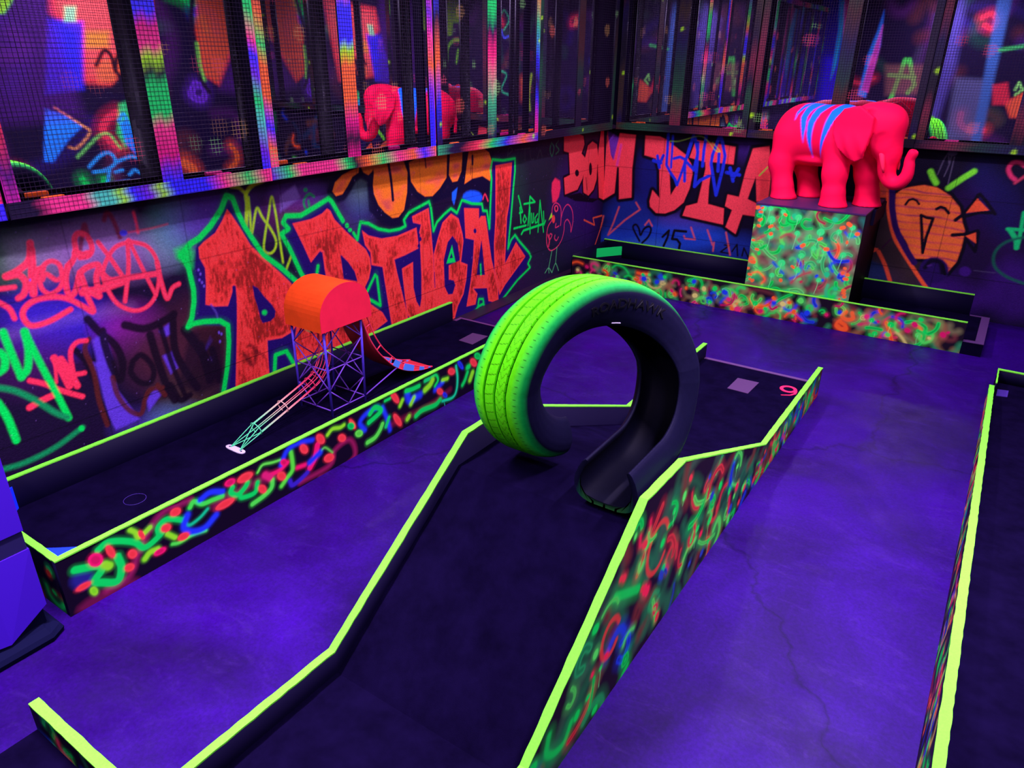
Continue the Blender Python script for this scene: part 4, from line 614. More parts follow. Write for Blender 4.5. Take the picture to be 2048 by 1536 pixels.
  ('s',(60,255,60),[1.365,0.191,1.387,0.208,1.421,0.178,1.468,0.172,1.517,0.166],0.0184,0.0069,1,1),
  ('s',(70,240,60),[1.262,0.07,1.294,0.059,1.352,0.061,1.414,0.048],0.0196,0.0184,0.22,1),
  ('s',(70,240,60),[1.262,0.07,1.294,0.059,1.352,0.061,1.414,0.048],0.0132,0.0069,1,1),
  ('s',(30,50,190),[1.348,0.163,1.323,0.116,1.355,0.077,1.412,0.064,1.472,0.094],0.039,0.0183,0.22,1),
  ('s',(30,50,190),[1.348,0.163,1.323,0.116,1.355,0.077,1.412,0.064,1.472,0.094],0.0264,0.0115,1,1),
  ('s',(30,50,190),[1.414,0.201,1.464,0.212,1.521,0.187],0.0352,0.0184,0.22,1),
  ('s',(30,50,190),[1.414,0.201,1.464,0.212,1.521,0.187],0.0238,0.0092,1,1),
  ('s',(130,255,30),[1.114,0.226,1.13,0.205,1.14,0.176,1.189,0.194],0.0263,0.0177,0.22,1),
  ('s',(130,255,30),[1.114,0.226,1.13,0.205,1.14,0.176,1.189,0.194],0.0178,0.0088,1,1),
  ('s',(130,255,30),[1.251,0.126,1.278,0.093],0.0271,0.0182,0.22,1),
  ('s',(130,255,30),[1.251,0.126,1.278,0.093],0.0184,0.0091,1,1),
  ('s',(130,255,30),[0.996,0.136,1.008,0.123],0.0452,0.0177,0.22,1),
  ('s',(130,255,30),[0.996,0.136,1.008,0.123],0.0306,0.0111,1,1),
  ('s',(130,255,30),[1.143,0.071,1.167,0.087,1.199,0.084],0.0309,0.0182,0.22,1),
  ('s',(130,255,30),[1.143,0.071,1.167,0.087,1.199,0.084],0.0209,0.0114,1,1),
  ('s',(8,212,72),[1.57,0.182,1.559,0.162,1.588,0.134,1.63,0.151,1.646,0.168],0.036,0.0188,0.22,1),
  ('s',(8,212,72),[1.57,0.182,1.559,0.162,1.588,0.134,1.63,0.151,1.646,0.168],0.0243,0.0047,1,1),
  ('s',(8,212,72),[1.6,0.128,1.61,0.109,1.675,0.101,1.696,0.143],0.0324,0.019,0.22,1),
  ('s',(8,212,72),[1.6,0.128,1.61,0.109,1.675,0.101,1.696,0.143],0.0219,0.0071,1,1),
  ('s',(70,235,60),[1.654,0.051,1.724,0.062,1.764,0.081,1.775,0.116],0.033,0.0194,0.22,1),
  ('s',(70,235,60),[1.654,0.051,1.724,0.062,1.764,0.081,1.775,0.116],0.0223,0.0073,1,1),
  ('s',(90,240,60),[1.704,0.191,1.735,0.215,1.788,0.203,1.83,0.196],0.0163,0.0191,0.22,1),
  ('s',(90,240,60),[1.704,0.191,1.735,0.215,1.788,0.203,1.83,0.196],0.011,0.0048,1,1),
  ('s',(80,240,50),[1.896,0.205,1.897,0.151,1.891,0.112,1.858,0.088,1.819,0.061],0.0292,0.0196,0.22,1),
  ('s',(80,240,50),[1.896,0.205,1.897,0.151,1.891,0.112,1.858,0.088,1.819,0.061],0.0198,0.0098,1,1),
  ('s',(90,200,60),[2.064,0.127,2.098,0.139,2.142,0.091],0.013,0.0204,0.22,1),
  ('s',(90,200,60),[2.064,0.127,2.098,0.139,2.142,0.091],0.0088,0.0076,1,1),
  ('s',(130,255,30),[2.122,0.199,2.157,0.217,2.206,0.204,2.233,0.207],0.0259,0.0203,0.22,1),
  ('s',(130,255,30),[2.122,0.199,2.157,0.217,2.206,0.204,2.233,0.207],0.0175,0.0076,1,1),
  ('s',(225,20,85),[1.766,0.147,1.823,0.146,1.869,0.164],0.0289,0.0194,0.22,1),
  ('s',(225,20,85),[1.766,0.147,1.823,0.146,1.869,0.164],0.0196,0.0073,1,1),
  ('s',(225,20,85),[1.994,0.076,2.031,0.115,2.054,0.173],0.0474,0.0203,0.22,1),
  ('s',(225,20,85),[1.994,0.076,2.031,0.115,2.054,0.173],0.0321,0.0051,1,1),
  ('s',(200,30,90),[1.764,0.135,1.74,0.16],0.0496,0.0195,0.22,1),
  ('s',(200,30,90),[1.764,0.135,1.74,0.16],0.0336,0.0122,1,1),
  ('s',(225,20,85),[1.921,0.111,1.966,0.104],0.0297,0.02,0.22,1),
  ('s',(225,20,85),[1.921,0.111,1.966,0.104],0.0201,0.0125,1,1),
  ('s',(30,50,190),[1.832,0.168,1.878,0.226,1.954,0.232,2.028,0.213],0.0332,0.0196,0.22,1),
  ('s',(30,50,190),[1.832,0.168,1.878,0.226,1.954,0.232,2.028,0.213],0.0225,0.0122,1,1),
  ('s',(50,30,150),[1.975,0.057,1.926,0.04,1.88,0.035,1.869,0.063],0.0345,0.0203,0.22,1),
  ('s',(50,30,150),[1.975,0.057,1.926,0.04,1.88,0.035,1.869,0.063],0.0233,0.0076,1,1),
  ('s',(30,50,190),[1.997,0.103,2.064,0.127],0.0429,0.0202,0.22,1),
  ('s',(30,50,190),[1.997,0.103,2.064,0.127],0.0291,0.0152,1,1),
  ('s',(30,50,190),[2.372,0.118,2.342,0.175,2.4,0.209,2.474,0.209],0.0363,0.0214,0.22,1),
  ('s',(30,50,190),[2.372,0.118,2.342,0.175,2.4,0.209,2.474,0.209],0.0246,0.0134,1,1),
  ('s',(30,50,190),[2.511,0.194,2.542,0.106,2.556,0.039],0.0368,0.0217,0.22,1),
  ('s',(30,50,190),[2.511,0.194,2.542,0.106,2.556,0.039],0.0249,0.0135,1,1),
  ('s',(30,50,190),[2.71,0.192,2.728,0.154,2.813,0.152],0.057,0.0224,0.22,1),
  ('s',(30,50,190),[2.71,0.192,2.728,0.154,2.813,0.152],0.0386,0.0224,1,1),
  ('s',(30,50,190),[2.945,0.134,3.015,0.156],0.0398,0.0234,0.22,1),
  ('s',(30,50,190),[2.945,0.134,3.015,0.156],0.0269,0.0175,1,1),
  ('s',(8,212,72),[2.405,0.149,2.47,0.166,2.499,0.184,2.456,0.216,2.417,0.194],0.0409,0.0214,0.22,1),
  ('s',(8,212,72),[2.405,0.149,2.47,0.166,2.499,0.184,2.456,0.216,2.417,0.194],0.0277,0.0053,1,1),
  ('s',(80,240,60),[2.383,0.039,2.44,0.044,2.481,0.072,2.502,0.099],0.0367,0.0216,0.22,1),
  ('s',(80,240,60),[2.383,0.039,2.44,0.044,2.481,0.072,2.502,0.099],0.0248,0.0054,1,1),
  ('s',(15,200,85),[2.527,0.073,2.555,0.116],0.0327,0.022,0.22,1),
  ('s',(15,200,85),[2.527,0.073,2.555,0.116],0.0221,0.0055,1,1),
  ('s',(8,212,72),[2.533,0.224,2.572,0.224],0.023,0.0217,0.22,1),
  ('s',(8,212,72),[2.533,0.224,2.572,0.224],0.0156,0.0054,1,1),
  ('s',(8,212,72),[2.7,0.22,2.753,0.212,2.808,0.21],0.0379,0.0223,0.22,1),
  ('s',(8,212,72),[2.7,0.22,2.753,0.212,2.808,0.21],0.0256,0.0056,1,1),
  ('s',(8,212,72),[2.771,0.037,2.828,0.051,2.94,0.039,2.987,0.054],0.0439,0.023,0.22,1),
  ('s',(8,212,72),[2.771,0.037,2.828,0.051,2.94,0.039,2.987,0.054],0.0297,0.0086,1,1),
  ('s',(15,200,85),[2.861,0.222,2.896,0.222],0.034,0.0229,0.22,1),
  ('s',(15,200,85),[2.861,0.222,2.896,0.222],0.023,0.0057,1,1),
  ('s',(8,212,72),[2.914,0.225,2.958,0.224,2.975,0.187,2.946,0.159],0.0245,0.0231,0.22,1),
  ('s',(8,212,72),[2.914,0.225,2.958,0.224,2.975,0.187,2.946,0.159],0.0166,0.0058,1,1),
  ('s',(20,205,120),[3.009,0.038,3.104,0.025,3.144,0.059,3.157,0.138,3.145,0.217],0.0253,0.0238,0.22,1),
  ('s',(20,205,120),[3.009,0.038,3.104,0.025,3.144,0.059,3.157,0.138,3.145,0.217],0.0171,0.0045,1,1),
  ('s',(8,212,72),[3.204,0.071,3.23,0.095,3.256,0.136],0.0365,0.0245,0.22,1),
  ('s',(8,212,72),[3.204,0.071,3.23,0.095,3.256,0.136],0.0247,0.0092,1,1),
  ('s',(8,212,72),[3.257,0.169,3.272,0.17],0.0469,0.0245,0.22,1),
  ('s',(8,212,72),[3.257,0.169,3.272,0.17],0.0317,0.0123,1,1),
  ('s',(130,255,30),[3.28,0.077,3.307,0.118],0.0422,0.0248,0.22,1),
  ('s',(130,255,30),[3.28,0.077,3.307,0.118],0.0285,0.0155,1,1),
  ('s',(130,255,30),[2.857,0.167,2.902,0.182,2.926,0.204],0.0439,0.023,0.22,1),
  ('s',(130,255,30),[2.857,0.167,2.902,0.182,2.926,0.204],0.0297,0.0144,1,1),
  ('s',(130,255,30),[2.645,0.15,2.668,0.177],0.0283,0.0222,0.22,1),
  ('s',(130,255,30),[2.645,0.15,2.668,0.177],0.0192,0.0139,1,1),
  ('s',(130,255,30),[2.734,0.127,2.762,0.156],0.0336,0.0226,0.22,1),
  ('s',(130,255,30),[2.734,0.127,2.762,0.156],0.0228,0.0141,1,1),
  ('s',(130,255,30),[3.015,0.172,3.062,0.165],0.03,0.0236,0.22,1),
  ('s',(130,255,30),[3.015,0.172,3.062,0.165],0.0203,0.0088,1,1),
  ('s',(130,255,30),[2.699,0.047,2.713,0.057],0.0386,0.0227,0.22,1),
  ('s',(130,255,30),[2.699,0.047,2.713,0.057],0.0261,0.0071,1,1),
  ('f',(225,20,85),[1.001,0.178,1.001,0.161,0.994,0.147,0.983,0.139,0.969,0.139,0.955,0.145,0.944,0.158,0.937,0.174,0.937,0.191,0.944,0.204,0.955,0.212,0.969,0.213,0.983,0.207,0.994,0.194],0.0132,0.0,0.2,None),
  ('f',(225,20,85),[0.995,0.178,0.995,0.164,0.99,0.152,0.981,0.146,0.969,0.145,0.957,0.151,0.948,0.161,0.943,0.175,0.943,0.188,0.948,0.2,0.957,0.206,0.969,0.207,0.981,0.202,0.99,0.191],0.0033,0.0,1,None),
  ('f',(191,17,72),[0.985,0.177,0.985,0.169,0.982,0.162,0.976,0.158,0.969,0.157,0.962,0.161,0.956,0.167,0.953,0.175,0.953,0.184,0.956,0.19,0.962,0.194,0.969,0.195,0.976,0.192,0.981,0.185],0.0044,0.0,1,None),
  ('f',(255,60,60),[0.941,0.097,0.939,0.09,0.93,0.083,0.916,0.08,0.901,0.079,0.886,0.082,0.876,0.087,0.871,0.094,0.873,0.101,0.882,0.107,0.895,0.111,0.911,0.112,0.925,0.109,0.936,0.104],0.0133,0.0,0.2,None),
  ('f',(255,60,60),[0.935,0.097,0.933,0.091,0.926,0.085,0.915,0.082,0.902,0.082,0.89,0.084,0.881,0.089,0.877,0.094,0.879,0.1,0.886,0.105,0.897,0.109,0.91,0.109,0.922,0.107,0.931,0.102],0.0033,0.0,1,None),
  ('f',(216,51,51),[0.923,0.096,0.922,0.093,0.918,0.089,0.911,0.088,0.903,0.087,0.896,0.089,0.891,0.091,0.888,0.095,0.89,0.098,0.894,0.101,0.9,0.103,0.908,0.104,0.915,0.102,0.921,0.1],0.0044,0.0,1,None),
  ('f',(130,255,30),[0.951,0.054,0.952,0.043,0.949,0.034,0.943,0.029,0.936,0.029,0.929,0.034,0.923,0.043,0.92,0.054,0.919,0.064,0.922,0.073,0.928,0.078,0.935,0.079,0.942,0.074,0.948,0.065],0.0134,0.0,0.2,None),
  ('f',(130,255,30),[0.949,0.054,0.949,0.045,0.947,0.038,0.942,0.033,0.936,0.033,0.93,0.037,0.925,0.045,0.922,0.054,0.922,0.063,0.924,0.07,0.929,0.074,0.935,0.074,0.941,0.071,0.946,0.063],0.0034,0.0,1,None),
  ('f',(110,216,25),[0.943,0.054,0.944,0.049,0.942,0.044,0.939,0.042,0.936,0.042,0.932,0.044,0.929,0.048,0.928,0.054,0.927,0.059,0.929,0.064,0.932,0.066,0.935,0.066,0.939,0.064,0.942,0.06],0.0045,0.0,1,None),
  ('f',(255,60,60),[1.043,0.18,1.045,0.163,1.043,0.149,1.038,0.141,1.031,0.141,1.022,0.148,1.015,0.161,1.01,0.178,1.009,0.195,1.01,0.208,1.015,0.216,1.023,0.217,1.031,0.21,1.038,0.197],0.0133,0.0,0.2,None),
  ('f',(255,60,60),[1.04,0.18,1.042,0.166,1.04,0.154,1.036,0.148,1.03,0.147,1.023,0.153,1.017,0.164,1.013,0.178,1.012,0.192,1.013,0.203,1.017,0.21,1.023,0.21,1.03,0.205,1.036,0.194],0.0033,0.0,1,None),
  ('f',(216,51,51),[1.035,0.18,1.036,0.171,1.035,0.164,1.032,0.16,1.029,0.16,1.025,0.164,1.021,0.17,1.018,0.179,1.018,0.187,1.018,0.194,1.021,0.198,1.025,0.198,1.029,0.194,1.032,0.188],0.0044,0.0,1,None),
  ('f',(255,60,60),[1.123,0.122,1.123,0.11,1.119,0.101,1.112,0.096,1.102,0.095,1.092,0.1,1.085,0.109,1.08,0.12,1.08,0.131,1.084,0.14,1.091,0.145,1.101,0.146,1.11,0.141,1.118,0.133],0.0135,0.0,0.2,None),
  ('f',(255,60,60),[1.119,0.121,1.12,0.112,1.116,0.104,1.11,0.1,1.102,0.099,1.094,0.103,1.087,0.111,1.084,0.12,1.083,0.129,1.087,0.137,1.093,0.141,1.101,0.142,1.109,0.138,1.115,0.131],0.0034,0.0,1,None),
  ('f',(216,51,51),[1.112,0.121,1.112,0.115,1.11,0.111,1.106,0.108,1.102,0.108,1.097,0.11,1.093,0.115,1.091,0.12,1.091,0.126,1.093,0.13,1.096,0.133,1.101,0.133,1.106,0.131,1.11,0.127],0.0045,0.0,1,None),
  ('f',(255,60,60),[1.102,0.071,1.102,0.061,1.097,0.053,1.088,0.048,1.078,0.048,1.068,0.052,1.059,0.06,1.055,0.07,1.055,0.08,1.06,0.088,1.069,0.093,1.079,0.093,1.089,0.089,1.098,0.081],0.0136,0.0,0.2,None),
  ('f',(255,60,60),[1.098,0.071,1.098,0.063,1.094,0.056,1.087,0.052,1.078,0.052,1.069,0.055,1.063,0.062,1.059,0.07,1.059,0.078,1.063,0.085,1.07,0.089,1.079,0.089,1.087,0.086,1.094,0.079],0.0034,0.0,1,None),
  ('f',(216,51,51),[1.09,0.071,1.09,0.066,1.088,0.062,1.083,0.059,1.078,0.059,1.073,0.061,1.069,0.065,1.067,0.07,1.067,0.075,1.069,0.079,1.073,0.082,1.079,0.082,1.084,0.08,1.088,0.076],0.0045,0.0,1,None),
  ('f',(255,60,60),[1.33,0.206,1.33,0.195,1.324,0.187,1.314,0.181,1.302,0.181,1.289,0.185,1.279,0.192,1.274,0.202,1.274,0.213,1.28,0.221,1.29,0.226,1.302,0.227,1.315,0.223,1.325,0.216],0.0136,0.0,0.2,None),
  ('f',(255,60,60),[1.326,0.205,1.325,0.197,1.321,0.189,1.312,0.185,1.302,0.185,1.291,0.188,1.283,0.194,1.279,0.203,1.279,0.211,1.283,0.218,1.292,0.223,1.302,0.223,1.313,0.22,1.321,0.214],0.0034,0.0,1,None),
  ('f',(216,51,51),[1.316,0.205,1.316,0.2,1.313,0.195,1.308,0.193,1.302,0.192,1.296,0.194,1.291,0.198,1.288,0.203,1.288,0.208,1.291,0.213,1.296,0.215,1.302,0.216,1.308,0.214,1.313,0.21],0.0045,0.0,1,None),
  ('f',(255,60,60),[1.276,0.157,1.276,0.147,1.271,0.138,1.262,0.133,1.25,0.133,1.239,0.137,1.23,0.145,1.225,0.155,1.225,0.165,1.23,0.173,1.239,0.178,1.25,0.179,1.262,0.175,1.271,0.167],0.0137,0.0,0.2,None),
  ('f',(255,60,60),[1.272,0.157,1.272,0.148,1.267,0.141,1.26,0.137,1.25,0.136,1.241,0.14,1.233,0.146,1.229,0.155,1.229,0.163,1.234,0.17,1.241,0.175,1.25,0.175,1.26,0.172,1.267,0.165],0.0034,0.0,1,None),
  ('f',(216,51,51),[1.263,0.156,1.263,0.151,1.261,0.147,1.256,0.144,1.25,0.144,1.245,0.146,1.24,0.15,1.238,0.155,1.238,0.16,1.24,0.165,1.245,0.167,1.25,0.167,1.256,0.165,1.261,0.162],0.0045,0.0,1,None),
  ('f',(255,60,60),[1.345,0.078,1.344,0.068,1.337,0.06,1.326,0.056,1.312,0.056,1.298,0.059,1.288,0.067,1.282,0.076,1.283,0.085,1.29,0.093,1.301,0.097,1.315,0.098,1.328,0.094,1.339,0.087],0.0139,0.0,0.2,None),
  ('f',(255,60,60),[1.339,0.078,1.339,0.07,1.333,0.063,1.324,0.059,1.312,0.059,1.301,0.062,1.292,0.068,1.287,0.076,1.288,0.084,1.294,0.09,1.303,0.094,1.315,0.094,1.326,0.091,1.335,0.085],0.0035,0.0,1,None),
  ('f',(216,51,51),[1.329,0.077,1.329,0.073,1.325,0.069,1.319,0.066,1.312,0.066,1.306,0.068,1.3,0.072,1.298,0.076,1.298,0.081,1.301,0.085,1.307,0.087,1.314,0.087,1.321,0.086,1.326,0.082],0.0046,0.0,1,None),
  ('f',(225,20,85),[1.238,0.068,1.237,0.06,1.23,0.054,1.217,0.05,1.203,0.05,1.19,0.053,1.179,0.059,1.175,0.066,1.176,0.074,1.183,0.081,1.195,0.085,1.209,0.085,1.223,0.082,1.233,0.076],0.0138,0.0,0.2,None),
  ('f',(225,20,85),[1.233,0.068,1.232,0.062,1.226,0.056,1.216,0.053,1.204,0.053,1.192,0.055,1.184,0.06,1.18,0.067,1.181,0.073,1.187,0.079,1.197,0.082,1.209,0.082,1.22,0.08,1.229,0.075],0.0034,0.0,1,None),
  ('f',(191,17,72),[1.222,0.068,1.222,0.064,1.218,0.061,1.212,0.059,1.205,0.059,1.198,0.06,1.193,0.063,1.19,0.067,1.191,0.071,1.195,0.074,1.201,0.076,1.208,0.076,1.215,0.075,1.22,0.072],0.0046,0.0,1,None),
  ('f',(255,60,60),[1.164,0.181,1.166,0.169,1.164,0.159,1.16,0.153,1.154,0.153,1.148,0.158,1.142,0.168,1.138,0.18,1.137,0.192,1.138,0.202,1.142,0.208,1.148,0.208,1.154,0.203,1.16,0.194],0.0134,0.0,0.2,None),
  ('f',(255,60,60),[1.162,0.181,1.163,0.171,1.162,0.162,1.159,0.158,1.154,0.157,1.148,0.162,1.144,0.17,1.14,0.18,1.139,0.19,1.14,0.199,1.143,0.203,1.148,0.204,1.154,0.2,1.159,0.192],0.0034,0.0,1,None),
  ('f',(216,51,51),[1.158,0.181,1.158,0.175,1.158,0.17,1.156,0.167,1.153,0.167,1.15,0.169,1.147,0.174,1.145,0.18,1.144,0.186,1.144,0.191,1.146,0.194,1.149,0.195,1.153,0.192,1.156,0.187],0.0045,0.0,1,None),
  ('f',(255,60,60),[1.739,0.099,1.742,0.086,1.739,0.075,1.731,0.069,1.721,0.068,1.71,0.074,1.7,0.084,1.693,0.098,1.691,0.111,1.694,0.121,1.701,0.127,1.711,0.128,1.723,0.122,1.733,0.112],0.0146,0.0,0.2,None),
  ('f',(255,60,60),[1.735,0.099,1.737,0.088,1.735,0.079,1.729,0.074,1.72,0.073,1.711,0.078,1.702,0.087,1.697,0.098,1.695,0.109,1.697,0.117,1.704,0.123,1.712,0.123,1.721,0.118,1.73,0.11],0.0037,0.0,1,None),
  ('f',(216,51,51),[1.728,0.099,1.729,0.092,1.727,0.087,1.724,0.084,1.718,0.083,1.713,0.086,1.708,0.091,1.704,0.098,1.703,0.104,1.705,0.11,1.709,0.113,1.714,0.113,1.719,0.11,1.724,0.105],0.0049,0.0,1,None),
  ('f',(255,60,60),[1.854,0.113,1.856,0.099,1.852,0.088,1.843,0.082,1.831,0.082,1.818,0.087,1.806,0.098,1.799,0.111,1.797,0.124,1.801,0.135,1.809,0.142,1.822,0.142,1.835,0.137,1.846,0.126],0.0148,0.0,0.2,None),
  ('f',(255,60,60),[1.849,0.113,1.851,0.101,1.848,0.092,1.84,0.087,1.83,0.087,1.819,0.091,1.81,0.1,1.804,0.111,1.802,0.122,1.805,0.131,1.812,0.137,1.822,0.137,1.833,0.133,1.843,0.124],0.0037,0.0,1,None),
  ('f',(216,51,51),[1.84,0.112,1.841,0.106,1.839,0.1,1.835,0.097,1.829,0.097,1.822,0.1,1.816,0.105,1.813,0.112,1.812,0.118,1.813,0.124,1.818,0.127,1.824,0.127,1.83,0.124,1.836,0.119],0.0049,0.0,1,None),
  ('f',(255,60,60),[1.998,0.19,2.001,0.175,1.999,0.162,1.991,0.155,1.979,0.155,1.966,0.161,1.955,0.173,1.946,0.188,1.943,0.203,1.945,0.215,1.953,0.222,1.964,0.223,1.977,0.217,1.989,0.205],0.015,0.0,0.2,None),
  ('f',(255,60,60),[1.993,0.19,1.996,0.177,1.994,0.167,1.988,0.161,1.978,0.16,1.967,0.166,1.957,0.175,1.951,0.188,1.948,0.2,1.95,0.211,1.956,0.216,1.966,0.217,1.976,0.212,1.986,0.202],0.0037,0.0,1,None),
  ('f',(216,51,51),[1.985,0.189,1.986,0.182,1.985,0.176,1.981,0.172,1.976,0.172,1.969,0.175,1.963,0.181,1.959,0.188,1.957,0.196,1.959,0.202,1.962,0.205,1.968,0.206,1.975,0.203,1.98,0.197],0.005,0.0,1,None),
  ('f',(255,60,60),[2.103,0.198,2.108,0.181,2.106,0.167,2.098,0.159,2.086,0.158,2.072,0.165,2.059,0.178,2.05,0.195,2.045,0.212,2.047,0.226,2.055,0.234,2.067,0.234,2.08,0.228,2.094,0.215],0.0152,0.0,0.2,None),
  ('f',(255,60,60),[2.099,0.198,2.103,0.183,2.101,0.172,2.095,0.165,2.085,0.165,2.073,0.17,2.062,0.181,2.054,0.195,2.051,0.209,2.052,0.221,2.058,0.228,2.068,0.228,2.08,0.222,2.091,0.212],0.0038,0.0,1,None),
  ('f',(216,51,51),[2.09,0.197,2.092,0.189,2.091,0.182,2.087,0.178,2.081,0.177,2.074,0.181,2.068,0.187,2.063,0.196,2.061,0.204,2.062,0.211,2.066,0.215,2.072,0.215,2.078,0.212,2.085,0.206],0.0051,0.0,1,None),
  ('f',(255,60,60),[2.241,0.143,2.244,0.13,2.24,0.119,2.231,0.113,2.219,0.113,2.205,0.118,2.192,0.128,2.184,0.141,2.181,0.154,2.184,0.164,2.193,0.17,2.206,0.171,2.22,0.166,2.232,0.156],0.0157,0.0,0.2,None),
  ('f',(255,60,60),[2.236,0.143,2.239,0.132,2.236,0.123,2.228,0.118,2.217,0.118,2.206,0.122,2.195,0.13,2.188,0.141,2.186,0.152,2.189,0.16,2.196,0.166,2.207,0.166,2.219,0.162,2.229,0.153],0.0039,0.0,1,None),
  ('f',(216,51,51),[2.227,0.142,2.228,0.136,2.226,0.131,2.222,0.128,2.215,0.127,2.208,0.13,2.202,0.135,2.198,0.141,2.197,0.148,2.198,0.153,2.203,0.156,2.209,0.156,2.216,0.154,2.222,0.149],0.0052,0.0,1,None),
  ('f',(255,60,60),[2.154,0.072,2.156,0.059,2.15,0.049,2.137,0.043,2.12,0.042,2.102,0.048,2.087,0.058,2.078,0.071,2.077,0.083,2.083,0.094,2.096,0.1,2.113,0.1,2.13,0.095,2.145,0.085],0.0156,0.0,0.2,None),
  ('f',(255,60,60),[2.148,0.072,2.149,0.061,2.144,0.053,2.133,0.047,2.119,0.047,2.104,0.052,2.092,0.06,2.085,0.071,2.083,0.081,2.088,0.09,2.099,0.095,2.113,0.096,2.128,0.091,2.14,0.083],0.0039,0.0,1,None),
  ('f',(216,51,51),[2.135,0.072,2.136,0.065,2.133,0.06,2.126,0.057,2.118,0.057,2.109,0.06,2.102,0.065,2.097,0.071,2.096,0.077,2.099,0.083,2.106,0.086,2.114,0.086,2.123,0.083,2.131,0.078],0.0052,0.0,1,None),
  ('f',(255,60,60),[1.581,0.125,1.578,0.115,1.564,0.107,1.541,0.102,1.515,0.101,1.491,0.104,1.473,0.111,1.464,0.121,1.467,0.131,1.481,0.139,1.502,0.144,1.528,0.145,1.553,0.142,1.572,0.135],0.0143,0.0,0.2,None),
  ('f',(255,60,60),[1.571,0.125,1.568,0.117,1.557,0.11,1.538,0.105,1.516,0.104,1.496,0.107,1.481,0.113,1.474,0.121,1.476,0.129,1.487,0.136,1.506,0.141,1.527,0.142,1.548,0.139,1.563,0.133],0.0036,0.0,1,None),
  ('f',(216,51,51),[1.551,0.124,1.55,0.119,1.543,0.115,1.531,0.112,1.518,0.112,1.506,0.114,1.497,0.117,1.493,0.122,1.494,0.127,1.501,0.131,1.512,0.134,1.525,0.134,1.537,0.132,1.547,0.129],0.0047,0.0,1,None),
  ('f',(255,60,60),[1.688,0.201,1.687,0.19,1.676,0.18,1.657,0.174,1.635,0.173,1.613,0.177,1.597,0.185,1.589,0.196,1.59,0.207,1.601,0.216,1.619,0.222,1.641,0.224,1.662,0.22,1.679,0.212],0.0143,0.0,0.2,None),
  ('f',(255,60,60),[1.68,0.201,1.679,0.191,1.669,0.183,1.654,0.178,1.635,0.177,1.617,0.18,1.604,0.187,1.597,0.196,1.598,0.205,1.607,0.213,1.622,0.219,1.64,0.22,1.658,0.217,1.672,0.21],0.0036,0.0,1,None),
  ('f',(216,51,51),[1.663,0.2,1.662,0.194,1.657,0.189,1.647,0.186,1.636,0.186,1.626,0.188,1.617,0.192,1.613,0.197,1.614,0.203,1.619,0.207,1.628,0.21,1.639,0.211,1.65,0.209,1.658,0.205],0.0048,0.0,1,None),
  ('f',(255,60,60),[2.309,0.189,2.315,0.171,2.317,0.157,2.313,0.149,2.304,0.148,2.293,0.156,2.282,0.17,2.272,0.187,2.266,0.205,2.264,0.219,2.268,0.227,2.276,0.228,2.287,0.221,2.299,0.207],0.0157,0.0,0.2,None),
  ('f',(255,60,60),[2.306,0.189,2.311,0.174,2.312,0.162,2.309,0.155,2.302,0.155,2.293,0.161,2.283,0.173,2.275,0.188,2.27,0.202,2.269,0.214,2.272,0.221,2.279,0.221,2.288,0.215,2.297,0.204],0.0039,0.0,1,None),
  ('f',(216,51,51),[2.299,0.189,2.303,0.18,2.303,0.173,2.301,0.169,2.297,0.168,2.292,0.172,2.286,0.179,2.281,0.188,2.278,0.197,2.277,0.204,2.279,0.208,2.283,0.208,2.289,0.204,2.294,0.198],0.0052,0.0,1,None),
  ('f',(8,212,72),[2.305,0.183,2.307,0.171,2.304,0.162,2.296,0.157,2.285,0.156,2.272,0.161,2.261,0.169,2.254,0.181,2.251,0.192,2.254,0.201,2.262,0.206,2.273,0.207,2.286,0.203,2.297,0.194],0.0157,0.0,0.2,None),
  ('f',(8,212,72),[2.3,0.183,2.303,0.173,2.3,0.165,2.293,0.161,2.284,0.16,2.273,0.164,2.264,0.171,2.258,0.181,2.256,0.19,2.258,0.198,2.265,0.202,2.274,0.203,2.285,0.199,2.294,0.192],0.0039,0.0,1,None),
  ('f',(6,180,61),[2.292,0.182,2.293,0.177,2.292,0.172,2.288,0.169,2.282,0.169,2.276,0.171,2.27,0.176,2.266,0.181,2.265,0.187,2.266,0.191,2.27,0.194,2.276,0.194,2.282,0.192,2.288,0.188],0.0052,0.0,1,None),
  ('f',(90,240,60),[2.359,0.118,2.361,0.106,2.357,0.096,2.348,0.091,2.334,0.091,2.32,0.095,2.307,0.104,2.299,0.116,2.297,0.127,2.301,0.137,2.31,0.142,2.323,0.143,2.338,0.138,2.351,0.129],0.016,0.0,0.2,None),
  ('f',(90,240,60),[2.354,0.118,2.356,0.108,2.353,0.1,2.344,0.095,2.333,0.095,2.321,0.099,2.311,0.106,2.304,0.116,2.302,0.126,2.305,0.134,2.313,0.138,2.324,0.139,2.336,0.135,2.347,0.127],0.004,0.0,1,None),
  ('f',(76,204,51),[2.344,0.117,2.345,0.111,2.343,0.107,2.338,0.104,2.331,0.104,2.324,0.106,2.318,0.111,2.314,0.116,2.313,0.122,2.315,0.127,2.319,0.13,2.326,0.13,2.333,0.128,2.34,0.123],0.0053,0.0,1,None),
  ('f',(225,20,85),[1.595,0.213,1.594,0.203,1.588,0.195,1.576,0.19,1.562,0.189,1.548,0.193,1.537,0.2,1.531,0.209,1.531,0.219,1.537,0.227,1.549,0.232,1.563,0.233,1.577,0.229,1.588,0.222],0.0141,0.0,0.2,None),
  ('f',(225,20,85),[1.589,0.213,1.589,0.205,1.584,0.198,1.574,0.194,1.562,0.193,1.55,0.196,1.541,0.202,1.536,0.209,1.536,0.217,1.542,0.224,1.551,0.228,1.563,0.229,1.575,0.226,1.584,0.22],0.0035,0.0,1,None),
